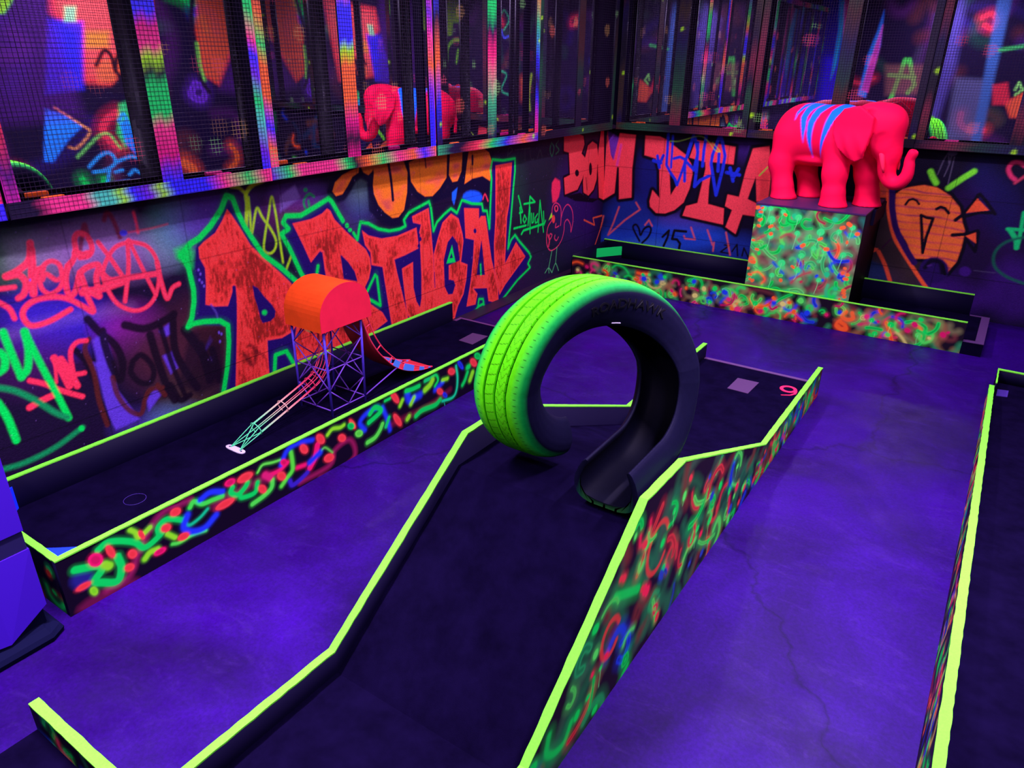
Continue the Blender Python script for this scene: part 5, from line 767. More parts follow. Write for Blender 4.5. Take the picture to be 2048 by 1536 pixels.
  ('f',(191,17,72),[1.578,0.212,1.578,0.207,1.575,0.203,1.569,0.201,1.562,0.2,1.555,0.202,1.55,0.205,1.547,0.21,1.547,0.215,1.55,0.219,1.556,0.221,1.563,0.222,1.57,0.22,1.575,0.217],0.0047,0.0,1,None),
  ('f',(255,60,60),[2.635,0.216,2.645,0.193,2.647,0.175,2.642,0.165,2.631,0.164,2.616,0.174,2.6,0.191,2.586,0.213,2.577,0.235,2.574,0.253,2.579,0.263,2.59,0.264,2.605,0.255,2.621,0.238],0.0165,0.0,0.2,None),
  ('f',(255,60,60),[2.631,0.216,2.639,0.197,2.641,0.182,2.637,0.173,2.628,0.173,2.615,0.181,2.601,0.195,2.59,0.214,2.582,0.232,2.58,0.247,2.584,0.255,2.593,0.256,2.606,0.248,2.619,0.234],0.0041,0.0,1,None),
  ('f',(216,51,51),[2.623,0.215,2.627,0.204,2.629,0.195,2.626,0.19,2.621,0.19,2.613,0.194,2.605,0.203,2.598,0.214,2.593,0.225,2.592,0.234,2.595,0.239,2.6,0.239,2.608,0.235,2.616,0.226],0.0055,0.0,1,None),
  ('f',(255,60,60),[2.644,0.075,2.655,0.05,2.658,0.029,2.654,0.018,2.642,0.018,2.626,0.029,2.609,0.049,2.594,0.074,2.584,0.098,2.581,0.118,2.585,0.129,2.596,0.13,2.612,0.119,2.629,0.1],0.0168,0.0,0.2,None),
  ('f',(255,60,60),[2.64,0.075,2.649,0.054,2.652,0.037,2.648,0.028,2.638,0.027,2.625,0.037,2.611,0.053,2.598,0.074,2.59,0.094,2.587,0.111,2.591,0.12,2.6,0.121,2.613,0.112,2.627,0.095],0.0042,0.0,1,None),
  ('f',(216,51,51),[2.632,0.075,2.637,0.062,2.638,0.052,2.636,0.046,2.631,0.046,2.623,0.052,2.614,0.062,2.606,0.074,2.601,0.086,2.6,0.096,2.602,0.102,2.607,0.102,2.615,0.097,2.624,0.087],0.0056,0.0,1,None),
  ('f',(255,60,60),[3.018,0.109,3.023,0.095,3.021,0.084,3.013,0.078,3.0,0.078,2.985,0.084,2.971,0.094,2.96,0.107,2.956,0.12,2.957,0.131,2.965,0.137,2.978,0.137,2.993,0.132,3.007,0.122],0.0178,0.0,0.2,None),
  ('f',(255,60,60),[3.013,0.108,3.018,0.097,3.016,0.088,3.009,0.083,2.998,0.083,2.986,0.088,2.974,0.096,2.965,0.107,2.961,0.118,2.963,0.127,2.969,0.132,2.98,0.132,2.992,0.128,3.004,0.119],0.0044,0.0,1,None),
  ('f',(216,51,51),[3.004,0.108,3.006,0.102,3.005,0.096,3.001,0.093,2.995,0.093,2.987,0.096,2.98,0.101,2.975,0.107,2.972,0.114,2.973,0.119,2.977,0.122,2.984,0.123,2.991,0.12,2.998,0.115],0.0059,0.0,1,None),
  ('f',(255,60,60),[3.136,0.198,3.141,0.185,3.138,0.174,3.127,0.167,3.112,0.167,3.094,0.172,3.078,0.182,3.067,0.195,3.062,0.208,3.065,0.219,3.075,0.225,3.091,0.226,3.108,0.221,3.124,0.211],0.018,0.0,0.2,None),
  ('f',(255,60,60),[3.13,0.198,3.134,0.187,3.132,0.178,3.123,0.172,3.11,0.172,3.095,0.176,3.082,0.185,3.072,0.195,3.068,0.206,3.071,0.215,3.079,0.221,3.092,0.221,3.107,0.217,3.12,0.208],0.0045,0.0,1,None),
  ('f',(216,51,51),[3.119,0.197,3.121,0.191,3.119,0.185,3.114,0.182,3.106,0.182,3.098,0.184,3.09,0.189,3.084,0.196,3.081,0.202,3.083,0.208,3.088,0.211,3.096,0.211,3.105,0.209,3.113,0.204],0.006,0.0,1,None),
  ('f',(255,60,60),[3.351,0.182,3.36,0.164,3.36,0.15,3.352,0.142,3.338,0.141,3.32,0.149,3.301,0.162,3.287,0.18,3.278,0.197,3.278,0.212,3.285,0.22,3.3,0.22,3.318,0.213,3.336,0.2],0.0187,0.0,0.2,None),
  ('f',(255,60,60),[3.345,0.182,3.353,0.167,3.353,0.155,3.347,0.148,3.335,0.148,3.319,0.154,3.304,0.166,3.292,0.18,3.285,0.195,3.285,0.206,3.291,0.213,3.303,0.214,3.318,0.208,3.333,0.197],0.0047,0.0,1,None),
  ('f',(216,51,51),[3.335,0.182,3.339,0.173,3.339,0.166,3.335,0.161,3.328,0.161,3.319,0.165,3.31,0.172,3.303,0.18,3.298,0.189,3.298,0.196,3.302,0.2,3.309,0.201,3.318,0.197,3.327,0.19],0.0062,0.0,1,None),
  ('f',(8,212,72),[3.393,0.212,3.399,0.198,3.398,0.187,3.389,0.18,3.374,0.179,3.357,0.185,3.341,0.196,3.328,0.209,3.322,0.223,3.324,0.234,3.333,0.24,3.347,0.241,3.364,0.236,3.381,0.225],0.0187,0.0,0.2,None),
  ('f',(8,212,72),[3.388,0.212,3.393,0.2,3.392,0.191,3.384,0.185,3.372,0.185,3.358,0.189,3.344,0.198,3.334,0.209,3.329,0.221,3.33,0.23,3.337,0.236,3.349,0.236,3.364,0.232,3.377,0.223],0.0047,0.0,1,None),
  ('f',(6,180,61),[3.377,0.211,3.38,0.204,3.379,0.199,3.375,0.195,3.367,0.195,3.359,0.198,3.351,0.203,3.344,0.21,3.341,0.217,3.342,0.222,3.347,0.226,3.354,0.226,3.362,0.223,3.371,0.218],0.0062,0.0,1,None),
  ('f',(30,50,190),[3.209,0.209,3.219,0.19,3.224,0.175,3.221,0.166,3.212,0.166,3.198,0.174,3.182,0.189,3.168,0.208,3.158,0.226,3.154,0.242,3.157,0.25,3.166,0.251,3.179,0.243,3.195,0.228],0.0182,0.0,0.2,None),
  ('f',(30,50,190),[3.206,0.209,3.214,0.193,3.218,0.18,3.215,0.173,3.208,0.173,3.196,0.18,3.183,0.192,3.172,0.208,3.163,0.224,3.16,0.236,3.162,0.243,3.17,0.244,3.181,0.237,3.194,0.225],0.0045,0.0,1,None),
  ('f',(25,42,161),[3.199,0.209,3.204,0.199,3.206,0.192,3.205,0.187,3.2,0.187,3.193,0.191,3.185,0.199,3.178,0.208,3.173,0.218,3.171,0.225,3.173,0.23,3.177,0.23,3.184,0.226,3.192,0.218],0.0061,0.0,1,None),
  ('f',(30,50,190),[3.054,0.068,3.059,0.057,3.059,0.047,3.054,0.042,3.045,0.042,3.034,0.047,3.023,0.056,3.014,0.068,3.01,0.079,3.01,0.088,3.014,0.094,3.023,0.094,3.034,0.089,3.045,0.08],0.018,0.0,0.2,None),
  ('f',(30,50,190),[3.05,0.068,3.055,0.059,3.055,0.051,3.051,0.046,3.043,0.046,3.034,0.051,3.025,0.058,3.018,0.068,3.014,0.077,3.014,0.085,3.018,0.089,3.025,0.09,3.034,0.085,3.043,0.078],0.0045,0.0,1,None),
  ('f',(25,42,161),[3.044,0.068,3.046,0.062,3.046,0.058,3.044,0.055,3.04,0.055,3.034,0.058,3.029,0.062,3.024,0.068,3.022,0.074,3.022,0.078,3.024,0.081,3.029,0.081,3.034,0.078,3.039,0.074],0.006,0.0,1,None),
  ('f',(225,20,85),[1.871,0.174,1.873,0.164,1.87,0.155,1.863,0.15,1.854,0.15,1.843,0.154,1.834,0.162,1.829,0.172,1.827,0.182,1.83,0.191,1.837,0.196,1.846,0.196,1.856,0.192,1.865,0.184],0.0147,0.0,0.2,None),
  ('f',(225,20,85),[1.868,0.174,1.869,0.165,1.867,0.158,1.861,0.154,1.853,0.154,1.844,0.157,1.837,0.164,1.832,0.172,1.831,0.181,1.833,0.188,1.839,0.192,1.847,0.192,1.855,0.189,1.863,0.182],0.0037,0.0,1,None),
  ('f',(191,17,72),[1.861,0.174,1.861,0.168,1.86,0.164,1.857,0.162,1.852,0.161,1.847,0.164,1.842,0.167,1.839,0.173,1.838,0.178,1.84,0.182,1.843,0.184,1.848,0.185,1.853,0.183,1.858,0.179],0.0049,0.0,1,None),
  ('s',(20,180,120),[3.023,0.03,3.031,-0.003],0.0045,0.003,1,1),
 ],
 'D':[
 ],
 'P':[
 ],
 'A':[
 ],
 'F':[
  ('f',(25,15,120),[-3.593,3.072,-3.033,3.051,-2.902,1.921,-2.989,1.281,-3.496,1.012,-3.848,0.996,-3.646,1.914],0.1319,0.0,1,None),
  ('f',(45,20,235),[-3.186,1.918,-2.887,1.843,-2.77,1.208,-3.169,1.11],0.2199,0.0,0.8,None),
  ('f',(30,150,255),[-3.204,3.131,-3.125,3.128,-3.015,2.534,-3.033,1.841,-3.088,1.602,-3.099,2.383],0.033,0.0,1,None),
  ('f',(255,60,110),[-3.125,3.128,-3.032,3.124,-2.936,2.532,-2.93,2.076,-2.921,1.764],0.033,0.0,1,None),
  ('f',(20,150,240),[-2.87,2.68,-2.894,2.306,-2.952,1.842,-2.832,1.805,-2.832,2.229],0.033,0.0,1,None),
  ('f',(30,120,240),[-2.441,2.671,-2.481,2.377,-2.561,2.001,-2.598,1.375,-2.472,1.34,-2.398,2.153],0.033,0.0,1,None),
  ('f',(240,60,140),[-2.419,2.451,-2.507,1.925,-2.558,1.456,-2.448,1.42,-2.406,2.077],0.033,0.0,1,None),
  ('s',(60,200,60),[-1.975,1.93,-2.075,1.314],0.066,0.022,1,0),
  ('s',(60,200,60),[-1.916,1.93,-1.763,1.555,-1.835,1.438],0.066,0.022,1,0),
  ('s',(60,200,60),[-2.169,1.699,-1.787,1.669],0.066,0.022,1,0),
  ('f',(110,70,60),[-2.261,1.851,-1.666,1.858,-1.569,1.408,-2.168,1.389],0.088,0.0,0.7,None),
  ('f',(60,55,110),[-1.681,2.583,-1.31,2.92,-1.222,1.791,-1.345,0.718,-1.585,1.484],0.1099,0.0,0.9,None),
  ('f',(70,75,100),[-1.198,1.681,-0.709,1.655,-0.635,0.763,-1.127,0.732],0.088,0.0,0.8,None),
  ('f',(45,85,130),[-0.895,2.972,-0.701,2.965,-0.66,1.728,-0.617,0.687,-0.755,0.678,-0.811,1.797],0.055,0.0,0.9,None),
  ('f',(225,80,40),[-0.431,1.336,-0.149,1.525,-0.05,1.132,-0.311,1.12],0.055,0.0,0.8,None),
  ('s',(110,200,80),[-0.343,1.52,-0.318,1.628,-0.246,1.523,-0.326,1.448],0.033,0.011,0.9,0),
  ('s',(50,160,70),[-0.679,2.082,-0.308,2.152],0.055,0.022,0.8,1),
  ('f',(190,40,50),[-0.658,1.583,-0.468,1.624,-0.356,1.302,-0.589,1.293],0.044,0.0,0.7,None),
  ('s',(80,160,50),[-1.413,1.029,-1.452,0.87],0.1319,0.022,1,1),
  ('s',(40,170,100),[-3.705,2.264,-3.61,2.153,-3.719,2.042],0.066,0.033,0.9,1),
  ('s',(40,170,100),[-3.563,2.026,-3.469,1.916,-3.576,1.802],0.066,0.033,0.9,1),
  ('s',(40,170,100),[-3.668,1.785,-3.572,1.673,-3.682,1.556],0.066,0.033,0.9,1),
  ('s',(40,170,100),[-3.541,1.543,-3.445,1.43,-3.555,1.311],0.066,0.033,0.9,1),
  ('s',(40,170,100),[-3.73,1.372,-3.633,1.258,-3.745,1.136],0.066,0.033,0.9,1),
  ('s',(40,170,100),[-3.798,1.244,-3.7,1.13,-3.814,1.006],0.066,0.033,0.9,1),
  ('s',(255,45,55),[-3.76,2.746,-3.739,2.622,-3.689,2.621],0.0275,0.011,1,0),
  ('s',(255,45,55),[-3.675,2.736,-3.617,2.735,-3.599,2.627,-3.657,2.628,-3.675,2.736],0.0275,0.011,1,0),
  ('s',(255,45,55),[-3.585,2.741,-3.531,2.618,-3.519,2.74],0.0275,0.011,1,0),
  ('s',(255,45,55),[-3.437,2.738,-3.486,2.739,-3.465,2.617,-3.416,2.616],0.0275,0.011,1,0),
  ('s',(255,45,55),[-3.476,2.678,-3.435,2.677],0.0275,0.011,1,0),
  ('s',(40,110,220),[-3.706,2.272,-3.668,2.35,-3.631,2.427],0.0275,0.011,0.9,0),
  ('s',(40,110,220),[-3.579,2.271,-3.574,2.388],0.0275,0.011,0.9,0),
  ('s',(40,110,220),[-3.489,2.232,-3.477,2.402,-3.392,2.247,-3.481,2.278],0.0275,0.011,0.9,0),
 ],
 'R':[
  ('f',(250,70,60),[4.002,2.566,5.033,2.645,4.848,1.57,4.105,1.635,4.174,2.119,3.932,2.294],0.1374,0.0,0.9,None),
  ('f',(250,110,35),[4.224,2.12,4.481,2.128,4.44,1.956,4.183,1.952],0.066,0.0,1,None),
  ('f',(240,90,40),[4.254,1.831,4.804,1.884,4.79,1.571,4.252,1.607],0.077,0.0,0.8,None),
  ('f',(35,30,170),[3.868,2.223,4.223,2.215,4.081,1.536,3.682,1.498],0.055,0.0,0.95,None),
  ('f',(90,200,120),[4.065,2.355,4.186,2.362,4.149,2.212,4.027,2.207],0.033,0.0,0.9,None),
  ('s',(25,8,15),[4.268,1.782,4.381,1.93,4.448,1.881,4.466,1.731,4.523,1.628],0.0495,0.022,1,1),
  ('s',(25,8,15),[4.751,2.137,4.528,1.882,4.466,1.731],0.0495,0.022,1,1),
  ('f',(15,8,25),[4.547,1.73,4.831,1.623,4.772,1.492,4.592,1.204,4.597,1.47,4.332,1.504],0.033,0.0,1,None),
  ('f',(25,110,225),[3.645,1.354,3.864,1.27,3.988,1.161,3.802,1.02,3.601,0.807,3.507,0.817],0.022,0.0,1,None),
  ('s',(235,130,60),[3.741,1.36,3.967,1.177,4.048,1.09,3.882,0.936,3.798,0.943],0.022,0.011,1,1),
  ('s',(90,190,70),[3.856,0.834,4.201,1.068,4.351,0.896],0.0275,0.0165,1,1),
  ('f',(40,200,90),[4.435,1.371,4.523,1.394,4.524,1.154,4.406,0.891,4.345,1.058],0.044,0.0,0.9,None),
  ('s',(30,140,235),[3.957,0.718,4.118,0.835,4.228,0.841,4.259,0.74,4.144,0.67,3.996,0.659],0.033,0.011,1,1),
  ('s',(30,140,235),[4.392,1.189,4.465,1.264,4.511,1.101,4.559,0.933,4.624,0.703,4.638,0.5],0.033,0.011,1,1),
  ('s',(30,140,235),[4.259,0.74,4.439,0.789,4.521,0.77],0.033,0.011,1,1),
  ('s',(30,140,235),[4.176,0.667,4.128,0.534],0.033,0.011,1,1),
  ('s',(30,140,235),[4.234,0.633,4.322,0.651],0.033,0.011,1,1),
  ('s',(30,140,235),[4.393,0.587,4.462,0.635,4.527,0.588],0.033,0.011,1,1),
  ('s',(30,140,235),[4.038,0.501,4.376,0.515],0.033,0.011,1,1),
  ('f',(25,110,225),[4.397,1.162,4.481,1.21,4.636,0.758,4.55,0.767,4.419,0.944],0.0275,0.0,0.95,None),
  ('f',(240,75,40),[5.632,2.691,6.37,2.747,6.122,2.18,5.724,1.552,5.548,1.668,5.521,2.161],0.066,0.0,0.95,None),
  ('s',(20,8,30),[5.582,2.687,5.458,2.159,5.483,1.669,5.573,1.469],0.055,0.0165,1,1),
  ('s',(100,200,60),[5.506,2.026,5.506,1.78,5.536,1.612],0.0385,0.022,1,1),
  ('f',(60,25,90),[6.122,2.18,6.752,2.434,6.408,1.353,5.713,1.494],0.1374,0.0,0.8,None),
  ('f',(60,20,90),[3.869,2.855,2.905,2.92,3.015,1.21,4.018,1.246],0.1512,0.0,0.6,None),
  ('f',(120,255,20),[2.841,2.924,2.905,2.319,2.434,2.349,2.4,2.492,2.644,2.482,2.638,2.597,2.394,2.609,2.386,2.764,2.629,2.75,2.619,2.939],0.0227,0.0,1,None),
  ('f',(120,255,20),[2.201,2.245,2.274,2.809,2.212,2.967,1.594,3.009,1.567,2.261,1.808,2.288,1.831,2.474,2.006,2.468,2.043,2.265],0.0227,0.0,1,None),
  ('s',(110,250,30),[2.205,1.813,2.166,2.059,1.958,2.186,1.723,2.124,1.624,1.813],0.0529,0.0227,1,1),
  ('s',(110,250,30),[1.927,1.813,1.875,2.022],0.0454,0.0227,1,1),
  ('s',(110,250,30),[3.651,2.728,3.557,2.445,3.448,2.302],0.0907,0.0227,1,1),
  ('s',(110,250,30),[2.915,2.771,3.014,2.239],0.0454,0.0227,1,1),
  ('f',(25,120,240),[-1.252,3.201,-1.912,3.245,-1.94,1.765,-1.506,1.766],0.0227,0.0,1,None),
  ('s',(110,240,40),[-1.425,3.026,-1.332,2.548,-1.523,2.164],0.0302,0.0151,1,1),
  ('s',(110,240,40),[-1.638,2.943,-1.786,2.662,-1.63,2.461,-1.815,2.269],0.0302,0.0151,1,1),
  ('s',(110,240,40),[-2.226,2.877,-2.374,2.484,-2.183,2.074],0.0378,0.0151,1,1),
  ('f',(245,90,40),[-2.105,1.661,-2.439,1.765,-2.46,1.016,-2.092,0.975],0.0454,0.0,1,None),
  ('s',(150,230,30),[-0.637,1.574,-0.554,1.182,-0.605,0.881],0.068,0.0378,1,1),
  ('s',(150,230,30),[-1.343,1.666,-1.539,1.256,-1.519,0.892],0.068,0.0378,1,1),
  ('s',(40,170,100),[0.569,2.566,0.4,2.747,0.225,2.58,0.396,2.398],0.0378,0.0227,1,1),
  ('s',(40,170,100),[0.564,1.678,0.299,1.584,0.474,1.308,0.204,1.206],0.0378,0.0227,1,1),
  ('s',(60,80,230),[0.482,2.395,0.395,2.265,0.22,2.296],0.0378,0.0151,1,1),
  ('f',(230,40,90),[1.329,0.739,0.823,0.757,0.824,0.548,1.332,0.554],0.0378,0.0,0.8,None),
 ],
}

# ------------------------------------------------------------------ generic builders
def grid_sheet(P00,du,dv,nu,nv):
    """vertex grid of (nv+1)x(nu+1)"""
    U,V=np.meshgrid(np.linspace(0,1,nu+1),np.linspace(0,1,nv+1)); P=np.array(P00)[None,None]+U[...,None]*np.array(du)+V[...,None]*np.array(dv)
    i=np.arange((nv+1)*(nu+1)).reshape(nv+1,nu+1); F=np.stack([i[:-1,:-1],i[:-1,1:],i[1:,1:],i[1:,:-1]],-1).reshape(-1,4)
    return P.reshape(-1,3),F
def painted_wall(name,P00,du,dv,nrm,cv,uax,res,thick,parent=None,m=None):
    """box whose front face is a dense grid coloured from the canvas; nrm points into the room"""
    lu=np.linalg.norm(du); lv=np.linalg.norm(dv); nu=int(lu/res); nv=int(lv/res)
    P,F=grid_sheet(P00,du,dv,nu,nv)
    if np.dot(np.cross(du,dv),nrm)<0: F=F[:,::-1]
    col=cv.sample(P[:,uax],P[:,2])
    # back box
    a=np.array(P00,float); b=a+np.array(du); c=b+np.array(dv); d=a+np.array(dv); k=-np.array(nrm,float)*thick
    B=np.array([a,b,c,d,a+k,b+k,c+k,d+k]); n=len(P)
    Fb=np.array([(0,1,5,4),(1,2,6,5),(2,3,7,6),(3,0,4,7),(4,5,6,7)])+n
    P=np.vstack([P,B]); F=np.vstack([F,Fb]); col=np.vstack([col,np.tile(lin((14,8,24)),(8,1))])
    return mesh(name,P,F,m or M['paint'],parent,cols=col)
def prof(pr,s): return np.interp(s,[p[0] for p in pr],[p[1] for p in pr])
def board(parent,axis,c_out,c_in,pr,cv=None,strip=True,z0=0.0,label=None,res=.004,name='curb',st=.005):
    """upright board along x or y; pr = (position, top height) profile; paint on the c_out face"""
    S=sorted(set([p[0] for p in pr])); s0,s1=S[0],S[-1]
    if cv is not None: ss=np.unique(np.concatenate([np.arange(s0,s1,res),S])); nv=max(8,int(max(p[1] for p in pr)/res))
    else: ss=np.array(S); nv=1
    top=prof(pr,ss)-(st if strip else 0); V=np.linspace(0,1,nv+1)
    SS=np.tile(ss,(nv+1,1)); ZZ=z0+(top-z0)[None]*V[:,None]
    def pt(c): 
        a=np.full(SS.shape,c)
        return np.stack([a,SS,ZZ],-1) if axis=='y' else np.stack([SS,a,ZZ],-1)
    n=len(ss); i=np.arange((nv+1)*n).reshape(nv+1,n); F=np.stack([i[:-1,:-1],i[:-1,1:],i[1:,1:],i[1:,:-1]],-1).reshape(-1,4)
    P=pt(c_out).reshape(-1,3); flip=(axis=='y')==(c_out<c_in)
    F1=F[:,::-1] if flip else F
    cols=cv.sample(SS.ravel(),ZZ.ravel()) if cv is not None else np.tile(lin((9,5,30)),(len(P),1))
    # remaining sides
    def edge(c,z): return [(c,s,zz) if axis=='y' else (s,c,zz) for s,zz in zip(ss,z)]
    ib,it_,ob,ot=edge(c_in,np.full(n,z0)),edge(c_in,top),edge(c_out,np.full(n,z0)),edge(c_out,top)
    Q=np.array(ib+it_+ob+ot); m=len(P); g=lambda a,k:m+a*n+k
    fs=[]
    for k in range(n-1):
        fs+= [(g(0,k),g(0,k+1),g(1,k+1),g(1,k)),(g(1,k),g(1,k+1),g(3,k+1),g(3,k)),(g(2,k),g(2,k+1),g(0,k+1),g(0,k))]
    fs+=[(g(0,0),g(1,0),g(3,0),g(2,0)),(g(0,n-1),g(2,n-1),g(3,n-1),g(1,n-1))]
    P=np.vstack([P,Q]); F=np.vstack([F1,np.array(fs)]); cols=np.vstack([cols,np.tile(lin((9,5,30)),(len(Q),1))])
    b=mesh(name,P,F,M['curbpaint'],parent,cols=cols)
    if label: b['label']=label
    if strip:
        mb=MB(); A=[(s,t) for s,t in pr]; e=.0008; lo,hi=min(c_out,c_in)-e,max(c_out,c_in)+e
        # slightly uneven hand-cut edge
        r=random.Random(int(abs(c_out)*1000)); pts=[]
        for (a,ta),(b2,tb) in zip(A[:-1],A[1:]):
            k=max(1,int(abs(b2-a)/.03))
            for q in range(k): pts.append((a+(b2-a)*q/k,ta+(tb-ta)*q/k))
        pts.append(A[-1]); V=[];Fc=[]
        for k,(s,t) in enumerate(pts):
            j=r.uniform(-.0012,.0012); j2=r.uniform(-.0012,.0012)
            for (c,z) in ((lo+j,t-st-.0005),(hi+j2,t-st-.0005),(hi+j2,t),(lo+j,t)): V.append((c,s,z) if axis=='y' else (s,c,z))
            if k: 
                a=(k-1)*4; bb=k*4
                for q in range(4): Fc.append((a+q,a+(q+1)%4,bb+(q+1)%4,bb+q))
        Fc.append((0,1,2,3)); e0=(len(pts)-1)*4; Fc.append((e0+3,e0+2,e0+1,e0))
        s_=mesh('edge_strip',V,Fc,M['lime'],b); s_['label']='bright lime painted top edge'
    return b
def flatpoly(name,poly,z,h,m,parent,label=None):
    mb=MB(); 
    ar=sum(poly[i][0]*poly[(i+1)%len(poly)][1]-poly[(i+1)%len(poly)][0]*poly[i][1] for i in range(len(poly)))
    mb.prism(poly if ar>0 else poly[::-1],z,z+h); o=mb.build(name,m,parent)
    if label: o['label']=label
    return o
# ------------------------------------------------------------------ the room
XL,YB,XR,YF=-3.43,6.75,2.2,-1.0
def structure(o): o['kind']='structure'; return o
# floor: dark violet sealed concrete with trowel marks and cracks
fm=bpy.data.materials.new('violet concrete'); fm.use_nodes=True; nt=fm.node_tree; bs=nt.nodes['Principled BSDF']
tc=nt.nodes.new('ShaderNodeTexCoord')
def nz(scale,detail,rough,dist=0,vec=None,st=(1,1,1)):
    mp=nt.nodes.new('ShaderNodeMapping'); mp.inputs['Scale'].default_value=st; nt.links.new(tc.outputs['Object'],mp.inputs['Vector'])
    n=nt.nodes.new('ShaderNodeTexNoise'); n.inputs['Scale'].default_value=scale; n.inputs['Detail'].default_value=detail; n.inputs['Roughness'].default_value=rough; n.inputs['Distortion'].default_value=dist
    nt.links.new(mp.outputs['Vector'],n.inputs['Vector']); return n.outputs['Fac']
def ramp(src,stops):
    r=nt.nodes.new('ShaderNodeValToRGB'); e=r.color_ramp.elements
    e[0].position,e[0].color=stops[0][0],(*stops[0][1],1); e[1].position,e[1].color=stops[-1][0],(*stops[-1][1],1)
    for p,c in stops[1:-1]: x=e.new(p); x.color=(*c,1)
    nt.links.new(src,r.inputs['Fac']); return r.outputs['Color']
def mixc(a,b,fac,mode='MIX'):
    m=nt.nodes.new('ShaderNodeMix'); m.data_type='RGBA'; m.blend_type=mode
    for k,v in (('A',a),('B',b)):
        if isinstance(v,tuple): m.inputs[k].default_value=(*v,1)
        else: nt.links.new(v,m.inputs[k])
    if isinstance(fac,float): m.inputs['Factor'].default_value=fac
    else: nt.links.new(fac,m.inputs['Factor'])
    return m.outputs['Result']
base=ramp(nz(1.3,9,.6,.6),[(.3,(.007,.0003,.032)),(.52,(.015,.0003,.082)),(.75,(.027,.0005,.155))])
streak=ramp(nz(3.2,10,.72,1.6,st=(1,2.2,1)),[(.55,(0,0,0)),(.85,(.8,.8,.8))])
c1=mixc(base,(.036,.010,.13),streak)
grain=ramp(nz(70,6,.7),[(.35,(.72,.72,.72)),(.7,(1.2,1.2,1.2))]); c2=mixc(c1,grain,1.0,'MULTIPLY')
vo=nt.nodes.new('ShaderNodeTexVoronoi'); vo.feature='DISTANCE_TO_EDGE'; vo.inputs['Scale'].default_value=.42
mp=nt.nodes.new('ShaderNodeMapping'); nt.links.new(tc.outputs['Object'],mp.inputs['Vector'])
wn=nt.nodes.new('ShaderNodeTexNoise'); wn.inputs['Scale'].default_value=4; wn.inputs['Detail'].default_value=8; nt.links.new(tc.outputs['Object'],wn.inputs['Vector'])
ad=nt.nodes.new('ShaderNodeVectorMath'); ad.operation='MULTIPLY_ADD'; ad.inputs[1].default_value=(.35,.35,0); nt.links.new(wn.outputs['Color'],ad.inputs[0]); nt.links.new(mp.outputs['Vector'],ad.inputs[2]); nt.links.new(ad.outputs['Vector'],vo.inputs['Vector'])
cr=ramp(vo.outputs['Distance'],[(.0,(.55,.55,.55)),(.006,(1,1,1))]); c3=mixc(c2,cr,1.0,'MULTIPLY')
nt.links.new(c3,bs.inputs['Base Color'])
rr=nt.nodes.new('ShaderNodeMapRange'); rr.inputs['From Min'].default_value=.3; rr.inputs['From Max'].default_value=.7; rr.inputs['To Min'].default_value=.36; rr.inputs['To Max'].default_value=.6
nt.links.new(nz(6,6,.6),rr.inputs['Value']); nt.links.new(rr.outputs['Result'],bs.inputs['Roughness']); bs.inputs['Specular IOR Level'].default_value=.09
bp=nt.nodes.new('ShaderNodeBump'); bp.inputs['Strength'].default_value=.12; bp.inputs['Distance'].default_value=.006; nt.links.new(nz(14,8,.6),bp.inputs['Height']); nt.links.new(bp.outputs['Normal'],bs.inputs['Normal'])
mb=MB(); mb.box(XL-.3,YF-.3,-.12,XR+.3,YB+.3,0); structure(mb.build('floor',fm))
mb=MB(); mb.box(XL-.3,YF-.3,CEIL,XR+.3,YB+.3,CEIL+.1); structure(mb.build('ceiling',M['ceil']))
ZW=1.29
# left wall, painted panel
cv=Canvas(.2,YB,0,ZW,.004,(26,12,42)); cv.run(PAINT['L']); cv.gain(1.0,.3)
def board_seams(cv,us,vs):
    for v in vs: cv.stroke((8,4,14),[(cv.u0,v),(cv.u0+cv.w*cv.res,v)],.0035,.003,.75,0)
    for i,u in enumerate(us):
        a,b=((vs[0],ZW) if i%2 else (0,ZW)); cv.stroke((8,4,14),[(u,a),(u,b)],.0035,.003,.75,0)
rr_=random.Random(3)
for i in range(900):
    u=rr_.uniform(.9,6.7); v=rr_.uniform(.1,1.25); cv.stroke(rr_.choice([(8,4,12),(8,4,12),(150,110,190)]),[(u,v)],rr_.uniform(.002,.005),.002,.8,0)
board_seams(cv,(1.55,2.13,2.75,3.35,3.95,4.55,5.2,5.8,6.4),(.925,.30))
painted=painted_wall('wall_left',(XL,.2,0),(0,YB-.2,0),(0,0,ZW),(1,0,0),cv,1,.004,.12); structure(painted)
# back wall, painted panel
cv=Canvas(XL,XR,0,ZW,.005,(14,7,30)); cv.run(PAINT['B'])
squiggles(cv,91,20,10,4,.5,XR,lambda u:1.2,sc=2.2); cv.gain(1.0,.3)
board_seams(cv,(-2.82,-2.2,-1.6,-.98,-.38,.22,.82,1.42),(.93,.33))
structure(painted_wall('wall_back',(XL,YB,0),(XR-XL,0,0),(0,0,ZW),(0,-1,0),cv,0,.0055,.12))
